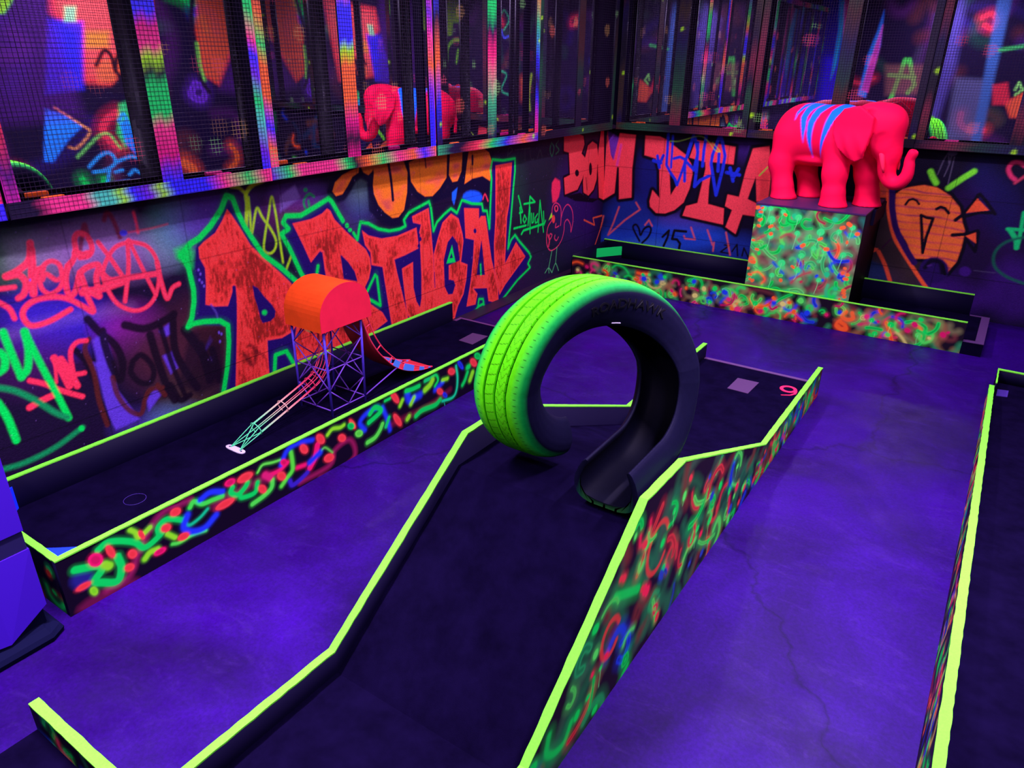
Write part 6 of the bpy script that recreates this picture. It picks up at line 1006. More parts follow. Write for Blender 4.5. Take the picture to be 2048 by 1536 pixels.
# wall behind the camera and wall on the right, seen in the mirrors
cv=Canvas(XL,XR,0,CEIL,.012,(12,5,30))
squiggles(cv,17,40,12,0,XL,XR,lambda u:2.9,sc=6,pal=(NG,OR,RD,BL,MG,(90,40,160)),softpal=((60,20,70),(30,15,80),(70,30,30),(15,60,40)))
cv.run(PAINT['F']); cv.gain(2.2)
structure(painted_wall('wall_front',(XL,YF,0),(XR-XL,0,0),(0,0,CEIL),(0,1,0),cv,0,.014,.12))
cv=Canvas(YF,YB,0,CEIL,.012,(12,5,30))
squiggles(cv,23,40,16,0,YF,YB,lambda u:2.9,sc=6,pal=(NG,OR,RD,BL,MG,(90,40,160)),softpal=((60,20,70),(30,15,80),(70,30,30),(15,60,40)))
cv.run(PAINT['R']); cv.gain(2.2)
structure(painted_wall('wall_right',(XR,YF,0),(0,YB-YF,0),(0,0,CEIL),(-1,0,0),cv,1,.014,.12))
# black upper walls that carry the mirrors, shelf under them, low plank along the left wall
mb=MB(); mb.box(XL-.12,YF,ZW,XL,YB,CEIL); mb.box(XL-.12,YF,0,XL,.2,ZW); o=structure(mb.build('wall_left_upper',M['wallblack']))
mb=MB(); mb.box(XL-.12,YB,ZW,XR,YB+.12,CEIL); structure(mb.build('wall_back_upper',M['wallblack']))
mb=MB(); mb.box(XL,YF,ZW,XL+.115,YB,ZW+.03); mb.box(XL+.115,YB-.082,ZW,XR,YB,ZW+.03); structure(mb.build('trim_1',M['shelf']))
mb=MB(); mb.box(XL,4.2,0,XL+.13,YB,.012); structure(mb.build('baseboard_left',M['shelf']))
# ------------------------------------------------------------------ mirrors and mesh panels
FCOL=[(18,8,40),(20,10,60),(255,40,110),(20,225,90),(60,40,235),(255,110,40),(20,225,90),(200,30,140),(40,40,200),(90,20,110),(255,60,80),(60,190,110),(30,12,60)]
DCOL=[(25,75,40),(70,32,18),(25,12,35),(14,10,24),(55,40,22),(20,55,38),(110,30,45),(22,12,60),(12,8,20)]
def spray_field(seed,L,pal,step=(.10,.30)):
    """colour along a run of length L"""
    r=random.Random(seed); xs=[0];cs=[r.choice(pal)]
    while xs[-1]<L: xs.append(xs[-1]+r.uniform(*step)); cs.append(r.choice(pal))
    cs=lin(cs); dots=[(r.uniform(0,L),r.uniform(-.02,.02),r.uniform(.012,.02)) for _ in range(int(L/.9))]
    def f(t,w):
        t2=t+.03*np.sin(w*90+seed); c=np.stack([np.interp(t2,xs,cs[:,k]) for k in range(3)],-1)
        for a,b,q in dots:
            k=np.clip(1.4-np.hypot(t-a,w-b)/q,0,1)[...,None]; c=c*(1-k)+k*lin((175,255,20))
        return c
    return f
SPR={}
def stops_field(st,L):
    st=sorted(st); xs=[a for a,_ in st]; cs=lin([c for _,c in st])
    def f(t,w):
        t2=t+.012*np.sin(w*90); return np.stack([np.interp(t2,xs,cs[:,k]) for k in range(3)],-1)
    return f
V_,K_,P_,G_,L_,B_,T_,D_,O_=(120,40,200),(230,20,120),(255,60,130),(15,235,95),(170,255,20),(50,40,245),(80,220,170),(22,8,40),(255,110,40)
SPR[(51,'bottom_rail')]=[(0,V_),(.22,V_),(.30,T_),(.50,T_),(.60,P_),(.68,B_),(.75,L_),(.82,B_),(.95,V_),(1.0,L_),(1.06,V_),(1.25,B_)]
SPR[(62,'bottom_rail')]=[(0,D_),(.1,D_),(.18,P_),(.30,P_),(.36,T_),(.42,T_),(.47,L_),(.52,B_),(.60,V_),(.66,L_),(.72,B_),(.9,B_),(1.0,P_),(1.15,G_),(1.25,P_)]
SPR[(62,'mid_post')]=[(0,B_),(.06,V_),(.12,K_),(.24,P_),(.30,G_),(.42,G_),(.47,D_),(.53,L_),(.58,P_),(.66,K_),(.72,B_),(.84,B_),(.90,P_),(.97,T_),(1.1,G_),(1.3,G_)]
SPR[(62,'stile1')]=[(0,B_),(.1,V_),(.25,T_),(.33,G_),(.45,V_),(.55,B_),(.62,P_),(.75,G_),(.9,G_),(1.0,P_),(1.1,B_),(1.3,L_)]
SPR[(73,'stile0')]=[(0,P_),(.1,O_),(.2,B_),(.35,O_),(.5,O_),(.6,G_),(.75,O_),(.9,D_),(1.1,G_),(1.3,O_)]
SPR[(73,'mid_post')]=[(0,K_),(.1,D_),(.2,K_),(.32,O_),(.5,O_),(.58,L_),(.63,B_),(.8,B_),(.9,O_),(1.0,L_),(1.1,G_),(1.3,V_)]
SPR[(73,'bottom_rail')]=[(0,V_),(.12,G_),(.2,P_),(.45,P_),(.55,G_),(.62,D_),(.72,O_),(.85,G_),(1.0,P_),(1.15,O_),(1.25,B_),(1.38,O_)]
SPR[(73,'stile1')]=[(0,B_),(.2,B_),(.35,V_),(.5,O_),(.65,P_),(.8,V_),(1.0,P_),(1.3,O_)]
def mesh_panel(side,a0,a1,mids,seed,pal,off,label,z0=ZW-.002,z1=2.72,dd=0):
    """framed wire mesh standing off the wall; side 'L' runs along y, 'B' along x"""
    def W(a,d,z): return (XL+d,a,z) if side=='L' else (a,YB-d,z)
    def WV(a,d,z):
        a,d,z=np.broadcast_arrays(a,d,z); return np.stack([XL+d,a,z],-1) if side=='L' else np.stack([a,YB-d,z],-1)
    root=thing('mesh_panel',label,'mesh panel')
    D0=(.118 if side=='L' else .085)+off; D1=D0+.012; fw=.066; g=.004
    def slat(name,axis,p,q,lo,hi,sd):
        # flat sprayed board: axis 'a' horizontal between p..q at heights lo..hi, or 'z' vertical
        L=q-p; n=int(L/.012)+1; m=5; T=np.linspace(0,1,n+1); Wd=np.linspace(0,1,m+1); TT,WW=np.meshgrid(T,Wd)
        key={seed+2:'stile0',seed+3:'stile1'}.get(sd,name); fn=stops_field(SPR[(seed,key)],L) if (seed,key) in SPR else spray_field(sd,L,pal)
        run=p+TT*L; wid=lo+WW*(hi-lo)
        P=WV(run,D1,wid) if axis=='a' else WV(wid,D1,run)
        col=fn(TT*L,(WW-.5)*(hi-lo)); P=P.reshape(-1,3); col=col.reshape(-1,3); i=np.arange((m+1)*(n+1)).reshape(m+1,n+1); F=np.stack([i[:-1,:-1],i[:-1,1:],i[1:,1:],i[1:,:-1]],-1).reshape(-1,4)
        c=[(p,lo),(q,lo),(q,hi),(p,hi)]; B=[]
        for d in (D1,D0): B+=[W(x,d,y) if axis=='a' else W(y,d,x) for x,y in c]
        k=len(P); Fb=np.array([(0,1,5,4),(1,2,6,5),(2,3,7,6),(3,0,4,7),(4,7,6,5)])+k
        return mesh(name,np.vstack([P,B]),np.vstack([F,Fb]),M['frame'],root,cols=np.vstack([col,np.tile(lin((14,8,20)),(8,1))]))
    a0+=g;a1-=g
    slat('bottom_rail','a',a0,a1,z0,z0+fw,seed); slat('top_rail','a',a0,a1,z1-fw,z1,seed+1)
    slat('stile','z',z0+fw,z1-fw,a0,a0+fw*.8,seed+2); slat('stile','z',z0+fw,z1-fw,a1-fw*.8,a1,seed+3)
    for j,m_ in enumerate(mids): slat('mid_post','z',z0+fw,z1-fw,m_-fw*.8,m_+fw*.8,seed+5+j)
    # wire mesh over the whole frame, each wire a thin bar cut at every crossing so that sprayed patches can colour it
    r=random.Random(seed*3+1); pitch=.0190; t=.00078
    A=np.arange(a0+.005,a1,pitch); Z=np.arange(z0+.004,z1,pitch)
    patches=[(r.uniform(a0,a1),r.uniform(z0+.05,z0+1.0),r.uniform(.022,.055),r.choice([(235,120,90),(150,220,120),(200,160,90),(240,90,110)])) for _ in range(int((a1-a0)*(6 if side=='L' else 4)))]
    def wc(a,z):
        c=np.empty(a.shape+(3,)); c[:]=lin((38,16,52))
        for pa,pz,pr_,pc in patches:
            rad=np.hypot(a-pa,z-pz); k=np.clip((pr_-rad)/.006+.5,0,1)[...,None]; c=c*(1-k)+k*lin(pc)
        return c
    DM=D1+.002
    VV=[];FF=[];CC=[];base=0
    def wires(fix,run,vert):
        nonlocal base
        nr=len(run); nf=len(fix); fx,rn=np.meshgrid(fix,run,indexing='ij')
        qs=[(-t,0),(0,t*1.6),(t,0),(0,-t*.3)]
        P=np.empty((nf,nr,4,3))
        for k,(o_,d_) in enumerate(qs):
            P[:,:,k,:]=WV(fx+o_,DM+d_+(0 if vert else t*1.5),rn) if vert else WV(rn,DM+d_+t*1.5,fx+o_)
        cc=wc(fx,rn) if vert else wc(rn,fx); cc=np.repeat(cc[:,:,None,:],4,2)
        i=np.arange(nf*nr*4).reshape(nf,nr,4)+base; F=[]
        for k in range(4):
            k2=(k+1)%4; F.append(np.stack([i[:,:-1,k],i[:,:-1,k2],i[:,1:,k2],i[:,1:,k]],-1).reshape(-1,4))
        VV.append(P.reshape(-1,3)); CC.append(cc.reshape(-1,3)); FF.append(np.vstack(F)); base+=nf*nr*4
    wires(A,Z,True); wires(Z,A,False)
    o=mesh('wire_mesh',np.vstack(VV),np.vstack(FF),M['wire'],root,cols=np.vstack(CC)); o['label']='square grid of thin wire with sprayed patches'
    at_base(root,W((a0+a1)/2,D0,z0))
    return root
LP=[(-.95,.05,[-.45]),(.05,1.30,[.66]),(1.30,2.60,[2.03]),(2.60,3.98,[3.22]),(3.98,5.26,[4.62]),(5.26,6.60,[5.93])]
LL=['wire mesh panel on the left wall nearest the camera side, outside the left edge','wire mesh panel on the left wall, partly cut by the left edge of the photo','wire mesh panel at upper left above the green peak of the first red letter','wire mesh panel above the middle red letters, the elephant mirrored behind it','wire mesh panel on the left wall above the tall final L of the red graffiti','darker wire mesh panel on the left wall ending in the room corner']
for i,(a,b,m_) in enumerate(LP): mesh_panel('L',a,b,m_,40+i*11,FCOL if i<5 else DCOL,.0 if i%2 else .008,LL[i])
BP=[(-3.29,-2.03,[-2.70]),(-2.03,-.72,[-1.33]),(-.72,.60,[-.05]),(.60,2.18,[1.4])]
BLb=['wire mesh panel on the back wall beside the corner, above the words with blue tag','wire mesh panel on the back wall directly behind the pink elephant','wire mesh panel on the back wall above the orange smiling face','wire mesh panel at the right end of the back wall, beyond the photo edge']
for i,(a,b,m_) in enumerate(BP): mesh_panel('B',a,b,m_,140+i*13,DCOL,.0 if i%2 else .008,BLb[i])
def mirror(side,a0,a1,tilt,label,z0=1.345,z1=2.66):
    mb=MB(); n=(a1-a0)/2-.05; mb.box(-.004,-n,z0,.004,n,z1) 
    o=mb.build('mirror',M['mirror']); c=(a0+a1)/2
    d=.008+abs(math.sin(tilt))*n
    if side=='L': o.location=(XL+d,c,0); o.rotation_euler=(0,0,tilt)
    else: o.location=(c,YB-d,0); o.rotation_euler=(0,0,math.pi/2+tilt)
    o.data.transform(Matrix.Translation((0,0,-z0))); o.location.z=z0
    return tag(o,label,'mirror')
ML=['mirror sheet on the left wall behind the mesh, nearest the camera side','mirror behind the mesh on the left wall, cut by the left edge of the photo','mirror at upper left that shows a green tyre and blue graffiti','mirror above the red letters P and R showing the pink elephant','mirror on the left wall above the final letters of the red graffiti','dark mirror on the left wall next to the room corner']
for i,(a,b,m_) in enumerate(LP): mirror('L',a,b,-.042 if i in(1,2) else 0,ML[i])
MBk=['dark mirror on the back wall next to the room corner','mirror behind the pink elephant on the back wall','mirror above the orange smiling face on the back wall','mirror at the right end of the back wall outside the photo']
for i,(a,b,m_) in enumerate(BP): mirror('B',a,b,0,MBk[i])
# little painted blocks holding the mirrors up on the shelf
def block(side,a,i,label):
    mb=MB(); h=.034; mb.prism([(-.045,-.012),(.045,-.012),(.045,.012),(-.045,.012)],0,h); 
    o=mb.build('mirror_block',M['oblock'] if i%2==0 else M['pblock'])
    bv=o.modifiers.new('b','BEVEL'); bv.width=.004; bv.segments=2
    if side=='L': o.location=(XL+.095,a,ZW+.03); o.rotation_euler=(0,0,math.pi/2)
    else: o.location=(a,YB-.064,ZW+.03)
    tag(o,label,'block','painted blocks under the mirrors')
bl=[('L',1.50,0,'orange block on the shelf under the mirror at far upper left'),('L',2.33,1,'magenta block on the shelf above the green peak of the graffiti'),('L',2.83,0,'orange block on the shelf above the yellow scrawl'),('L',3.78,1,'pink block on the shelf above the orange bubble letters'),('L',4.22,0,'orange block on the shelf just right of the mesh frame joint'),('L',5.08,1,'small pink block on the shelf left of the dark corner panel'),('L',5.50,0,'small orange block on the shelf above the red letter B'),
 ('B',-3.10,0,'orange block on the back shelf nearest the corner'),('B',-2.22,1,'magenta block on the back shelf above the blue tag'),('B',-1.90,0,'orange block on the back shelf left of the elephant'),('B',-.82,0,'orange block on the back shelf right of the elephant head'),('B',-.48,1,'magenta block on the back shelf above the orange face')]
for a in bl: block(*a)
# ------------------------------------------------------------------ lanes
def deck_prof(parent,x0,x1,pr,label=None):
    V=[];F=[]
    for k,(y,z) in enumerate(pr):
        V+=[(x0,y,0),(x1,y,0),(x1,y,z),(x0,y,z)]
        if k:
            a=(k-1)*4;b=k*4
            for q in range(4): F.append((a+q,b+q,b+(q+1)%4,a+(q+1)%4))
    F.append((0,1,2,3)); e=(len(pr)-1)*4; F.append((e+3,e+2,e+1,e))
    return mesh('deck',V,F,M['deck'],parent)
# lane 1, along the left wall
l1=thing('minigolf_lane','minigolf lane along the left wall that carries the orange roofed toy tower','minigolf lane')
cv=Canvas(.8,4.0,0,.27,.003,(14,5,22)); cv.run(PAINT['C']); cv.gain(1.35)
board(l1,'y',-2.51,-2.534,[(.838,.25),(3.95,.25)],cv,label='front curb painted with neon squiggles on black',res=.0035)
board(l1,'y',-3.285,-3.26,[(.838,.237),(4.06,.237)])
cv=Canvas(-3.3,-2.5,0,.27,.004,(16,6,24)); squiggles(cv,5,10,12,8,-3.28,-2.55,lambda u:.22,pal=(OR,(200,60,30),NG,RD),drips=0,softpal=((90,30,20),(30,90,40)),sc=1.5); cv.gain(1.5)
board(l1,'x',.838,.862,[(-3.26,.25),(-2.5345,.25)],cv)
deck_prof(l1,-3.26,-2.534,[(.862,.09),(4.15,.09)])
mb=MB(); mb.prism([(-3.26,.862),(-3.10,.862),(-3.26,1.02)],.0905,.20); mb.build('corner_deflector',M['bluew'],l1)
mb=MB(); mb.prism([(-2.534,.862),(-2.534,1.02),(-2.73,.862)],.0905,.20); mb.build('corner_deflector',M['bluew'],l1)
mb=MB(); mb.box(-3.26,4.13,.0905,-2.534,4.152,.0935); mb.box(-3.26,4.07,.0905,-3.235,4.13,.0935); mb.build('metal_edging',M['metal'],l1)
flatpoly('tee_plate',[(-2.976,3.93),(-2.849,3.94),(-2.841,3.745),(-2.967,3.755)],.0905,.003,M['tee'],l1)
mb=MB(); mb.tube([(-2.915+.046*math.cos(a),1.345+.046*math.sin(a),.0908) for a in [2*math.pi*i/36 for i in range(36)]],.0009,5,closed=True); mb.build('hole_ring',M['ring'],l1)
at_base(l1,(-2.9,2.5,0))
# lane 2, with the tyre loop
l2=thing('minigolf_lane','humped minigolf lane in the centre that runs through the green tyre','minigolf lane')
TOP=[(.53,.178),(1.15,.178),(1.86,.652),(2.14,.652),(3.30,.190),(4.46,.190)]
TOPR=[(.53,.17),(1.15,.17),(1.815,.662),(2.128,.652),(3.293,.190),(4.47,.190)]
cv=Canvas(.5,4.5,0,.7,.004,(24,12,22))
squiggles(cv,31,150,60,0,.55,4.45,lambda u:prof(TOPR,u)-.02,pal=(NG,(30,150,70),NG2,(190,50,45),BL),sc=1.9,softpal=((25,95,50),(100,40,30),(30,85,45),(50,75,50),(30,110,60)))
E1=[(1.95,.40,.085),(1.62,.26,.06)]
for a,b,q in E1: cv.stroke((190,55,40),[(a+q*math.cos(t),b+q*1.15*math.sin(t)) for t in np.linspace(.4,5.6,12)],.022,.008,.9)
squiggles(cv,33,0,55,80,.55,4.45,lambda u:prof(TOPR,u)-.02,pal=(NG,NG,NG2,(215,35,60),(35,60,140),(200,50,50)),sc=1.35,drips=.5); cv.gain(1.25)
board(l2,'y',-.707,-.733,TOPR,cv,label='right side board with green and red squiggles')
board(l2,'y',-1.462,-1.436,TOP)
deck_prof(l2,-1.436,-.733,[(.53,.09),(1.15,.09),(1.80,.545),(2.16,.545),(3.28,.09),(4.455,.09)])
mb=MB(); mb.box(-1.436,4.43,.0905,-.733,4.46,.094); mb.build('metal_edging',M['metal'],l2)
flatpoly('tee_plate',[(-1.146,4.24),(-1.015,4.245),(-1.021,4.045),(-1.148,4.05)],.0905,.003,M['tee'],l2)
def text_mesh(name,txt,size,m,parent,extr=.001,bold=0.0):
    cu=bpy.data.curves.new('t','FONT'); cu.body=txt; cu.size=size; cu.extrude=extr; cu.offset=bold; cu.align_x='CENTER'; cu.align_y='CENTER'; cu.resolution_u=6
    o=bpy.data.objects.new('t',cu); COL.objects.link(o); dg=bpy.context.evaluated_depsgraph_get(); me=bpy.data.meshes.new_from_object(o.evaluated_get(dg)); bpy.data.objects.remove(o)
    me.materials.clear(); me.materials.append(m); q=bpy.data.objects.new(name,me); COL.objects.link(q); q.parent=parent; return q
ang9=math.radians(17); c9=(-.832,4.226)
path9=[(.040*math.cos(t),.028+.042*math.sin(t)) for t in np.linspace(math.radians(-10),math.radians(350),26)]+[(.041,.0),(.034,-.032),(.008,-.060),(-.046,-.074)]
wd9=[.020]*26+[.017,.015,.011,.005]
mb=MB(); V=[];F=[]
for k,(x,y) in enumerate(path9):
    a=path9[max(0,k-1)]; b=path9[min(len(path9)-1,k+1)]; tx,ty=b[0]-a[0],b[1]-a[1]; L_=math.hypot(tx,ty) or 1; nx,ny=-ty/L_,tx/L_
    for sg in (-1,1):
        px,py=x+sg*nx*wd9[k]/2,y+sg*ny*wd9[k]/2; qx,qy=c9[0]+px*math.cos(ang9)-py*math.sin(ang9),c9[1]+px*math.sin(ang9)+py*math.cos(ang9)
        V+=[(qx,qy,.0905),(qx,qy,.0925+k*.00001)]
    if k:
        p=(k-1)*4;q=k*4; F+=[(p+1,q+1,q+3,p+3),(p,p+2,q+2,q),(p,q,q+1,p+1),(p+2,p+3,q+3,q+2)]
F+=[(0,1,3,2),(len(V)-4,len(V)-2,len(V)-1,len(V)-3)]
nn=mesh('lane_number',V,F,M['num'],l2); nn['label']='pink painted number nine'
at_base(l2,(-1.08,2.5,0))
# lane 3, along the back wall, the plinth standing in it
l3=thing('minigolf_lane','minigolf lane along the back wall, passing under the elephant plinth','minigolf lane')
cv=Canvas(-3.3,0,0,.26,.003,(20,12,22))
squiggles(cv,41,90,40,0,-3.22,-.08,lambda u:.21,sc=1.5,softpal=((30,130,70),(130,90,50),(40,130,70),(110,50,45),(120,120,70)))
squiggles(cv,42,0,60,60,-3.22,-.08,lambda u:.215,pal=(NG,NG,NG2,OR,MG,(200,40,90),BL,(190,190,90)),sc=1.4,drips=.2); cv.gain(1.5)
board(l3,'x',5.815,5.838,[(-3.235,.233),(-.045,.233)],cv,label='front curb covered in green and orange squiggles')
board(l3,'x',6.553,6.53,[(-3.28,.255),(-1.667,.255)]); board(l3,'x',6.553,6.53,[(-.853,.255),(-.055,.255)])
board(l3,'y',-3.258,-3.236,[(5.838,.243),(6.53,.243)],None,strip=False)
mb=MB(); mb.box(-3.235,5.838,0,-1.667,6.53,.09); mb.box(-1.667,5.838,0,-.8325,5.947,.09); mb.box(-.8325,5.838,0,.085,6.53,.09); mb.box(-.045,5.815,0,.085,5.838,.09); mb.build('deck',M['deck'],l3)
mb=MB(); mb.box(.03,5.82,.0905,.085,6.53,.0945); mb.box(-.043,5.818,.0905,.03,5.865,.0945); mb.box(-.05,6.512,.0905,.03,6.53,.0945); mb.build('metal_edging',M['metal'],l3)
g_=MB(); d_=Vector((.155,.235,0)).normalized(); nrm=Vector((d_.y,-d_.x,0))*.02; a=Vector((-3.232,6.29,0)); b=Vector((-3.075,6.525,0))
g_.prism([tuple((a)[:2]),tuple((b)[:2]),tuple((b-nrm)[:2]),tuple((a-nrm)[:2])],.122,.205); gb=g_.build('corner_deflector',M['greenb'],l3)
g2=MB(); g2.prism([tuple((a)[:2]),tuple((b)[:2]),tuple((b-nrm)[:2]),tuple((a-nrm)[:2])],.0905,.1215); g2.build('deflector_foot',M['black'],l3)
at_base(l3,(-1.6,6.18,0))
# lane 4, right edge
l4=thing('minigolf_lane','minigolf lane at the right edge with a long lime edged ramp side','minigolf lane')
T4=lambda y:.08+(5.08-y)*.0845
cv=Canvas(.2,5.2,0,.6,.004,(26,12,28))
squiggles(cv,51,70,90,0,.5,5.0,lambda u:max(.04,T4(u)-.01),pal=((220,50,70),(230,70,50),NG,(60,180,90),BL,(200,170,70)),sc=1.3,softpal=((120,30,50),(30,110,60),(60,60,40)))
squiggles(cv,52,0,80,60,.5,5.0,lambda u:max(.04,T4(u)-.01),pal=((235,45,70),(240,80,50),NG,BL,NG2),sc=1.1,drips=0); cv.gain(1.4)
board(l4,'y',.163,.190,[(.3,T4(.3)),(5.08,T4(5.08))],cv,label='side board with red and green squiggles')
board(l4,'y',.192,.199,[(5.081,.10),(5.335,.10)]); board(l4,'x',5.36,5.336,[(.192,.10),(1.12,.10)])
board(l4,'y',1.145,1.12,[(.3,T4(.3)),(5.08,T4(5.08))])
deck_prof(l4,.19+.001,1.12,[(.3,T4(.3)-.1),(4.0,T4(4.0)-.1),(4.9,.012),(5.335,.012)])
flatpoly('tee_plate',[(.215,5.20),(.275,5.215),(.272,5.10),(.213,5.085)],.0125,.004,M['ring'],l4)
at_base(l4,(.65,2.7,0))
# lane 5, crossing in front at lower left
l5=thing('minigolf_lane','minigolf lane at the lower left corner with a lime edged curb end','minigolf lane')
cv=Canvas(-2.1,1.5,0,.22,.003,(18,10,24)); squiggles(cv,61,30,40,20,-2.0,-.2,lambda u:.17,pal=(NG,(60,200,110),BL,(230,60,80)),sc=1.1,softpal=((30,100,60),(30,50,110)),drips=0); cv.gain(1.3)
board(l5,'x',.501,.529,[(-2.0,.19),(.12,.19)],cv,label='curb with green and blue squiggles')
board(l5,'x',-.27,-.245,[(-2.0,.19),(.12,.19)])
mb=MB(); mb.box(-2.0,-.245,0,.12,.501,.088); mb.build('deck',M['deck'],l5)
at_base(l5,(-.9,.13,0))
# ------------------------------------------------------------------ plinth and elephant
pl=thing('plinth','square black plinth with green dripping dots on its front, under the elephant','plinth')
cv=Canvas(-1.7,-.82,0,.9,.003,(40,26,30))
squiggles(cv,71,110,50,0,-1.66,-.86,lambda u:.855,sc=1.75,softpal=((40,150,75),(110,105,70),(50,150,80),(110,60,55),(110,140,85),(30,120,90)),pal=(NG,NG,NG,NG2,(150,55,60),BL,(90,200,90)))
squiggles(cv,72,0,42,22,-1.66,-.88,lambda u:.85,pal=(NG,(60,190,90),(30,180,100),(160,50,60),(255,90,45),BL),sc=1.5,drips=0)
r_=random.Random(8)
for px,pz in [(-1.60,.83),(-1.55,.835),(-1.45,.82),(-1.53,.75),(-1.33,.79),(-1.52,.62),(-1.32,.67),(-1.18,.57),(-1.1,.56),(-1.26,.50),(-1.27,.38),(-1.46,.31),(-1.1,.33),(-.96,.55),(-1.31,.18),(-1.2,.17),(-1.4,.42),(-1.02,.72),(-1.15,.70),(-.93,.76)]:
    rad=r_.uniform(.016,.027); cv.stroke((40,210,90),[(px,pz)],rad*3,.025,.35,0); cv.stroke((50,215,95),[(px,pz),(px+.004,pz+.003)],rad*2,.004,1,0); cv.stroke((110,225,120),[(px,pz),(px-.004,pz-.05),(px-.016,pz-r_.uniform(.07,.14))],.0032,.002,.95)
for k in range(34):
    px=r_.choice([r_.uniform(-1.65,-.88),r_.uniform(-1.66,-1.6),r_.uniform(-.93,-.88)]); pz=r_.uniform(.08,.84); cv.stroke((255,95,40),[(px,pz),(px+r_.uniform(-.012,.02),pz+r_.uniform(-.01,.01))],r_.uniform(.018,.03),.004,1,0)
cv.gain(1.5)
X0,X1,Y0,Y1,ZT=-1.665,-.855,5.95,6.745,.87
P,F=grid_sheet((X0,Y0,0),(X1-X0,0,0),(0,0,ZT-.012),220,235); col=cv.sample(P[:,0],P[:,2]); n=len(P)
B=[(X0,Y0,0),(X1,Y0,0),(X1,Y0,ZT-.012),(X0,Y0,ZT-.012),(X0,Y1,0),(X1,Y1,0),(X1,Y1,ZT-.012),(X0,Y1,ZT-.012)]
Fb=np.array([(1,5,6,2),(3,2,6,7),(0,3,7,4),(4,7,6,5),(0,4,5,1)])+n
mesh('body',np.vstack([P,B]),np.vstack([F,Fb]),M['curbpaint'],pl,cols=np.vstack([col,np.tile(lin((9,5,22)),(8,1))]))
mb=MB(); mb.box(X0-.001,Y0-.002,ZT-.0118,X1+.001,Y1,ZT); o=mb.build('top_board',M['lid'],pl)
mb=MB(); mb.box(X1+.0005,6.25,.74,X1+.02,Y1,ZT-.0125); mb.build('side_batten',M['black'],pl)
at_base(pl,((X0+X1)/2,6.35,0))
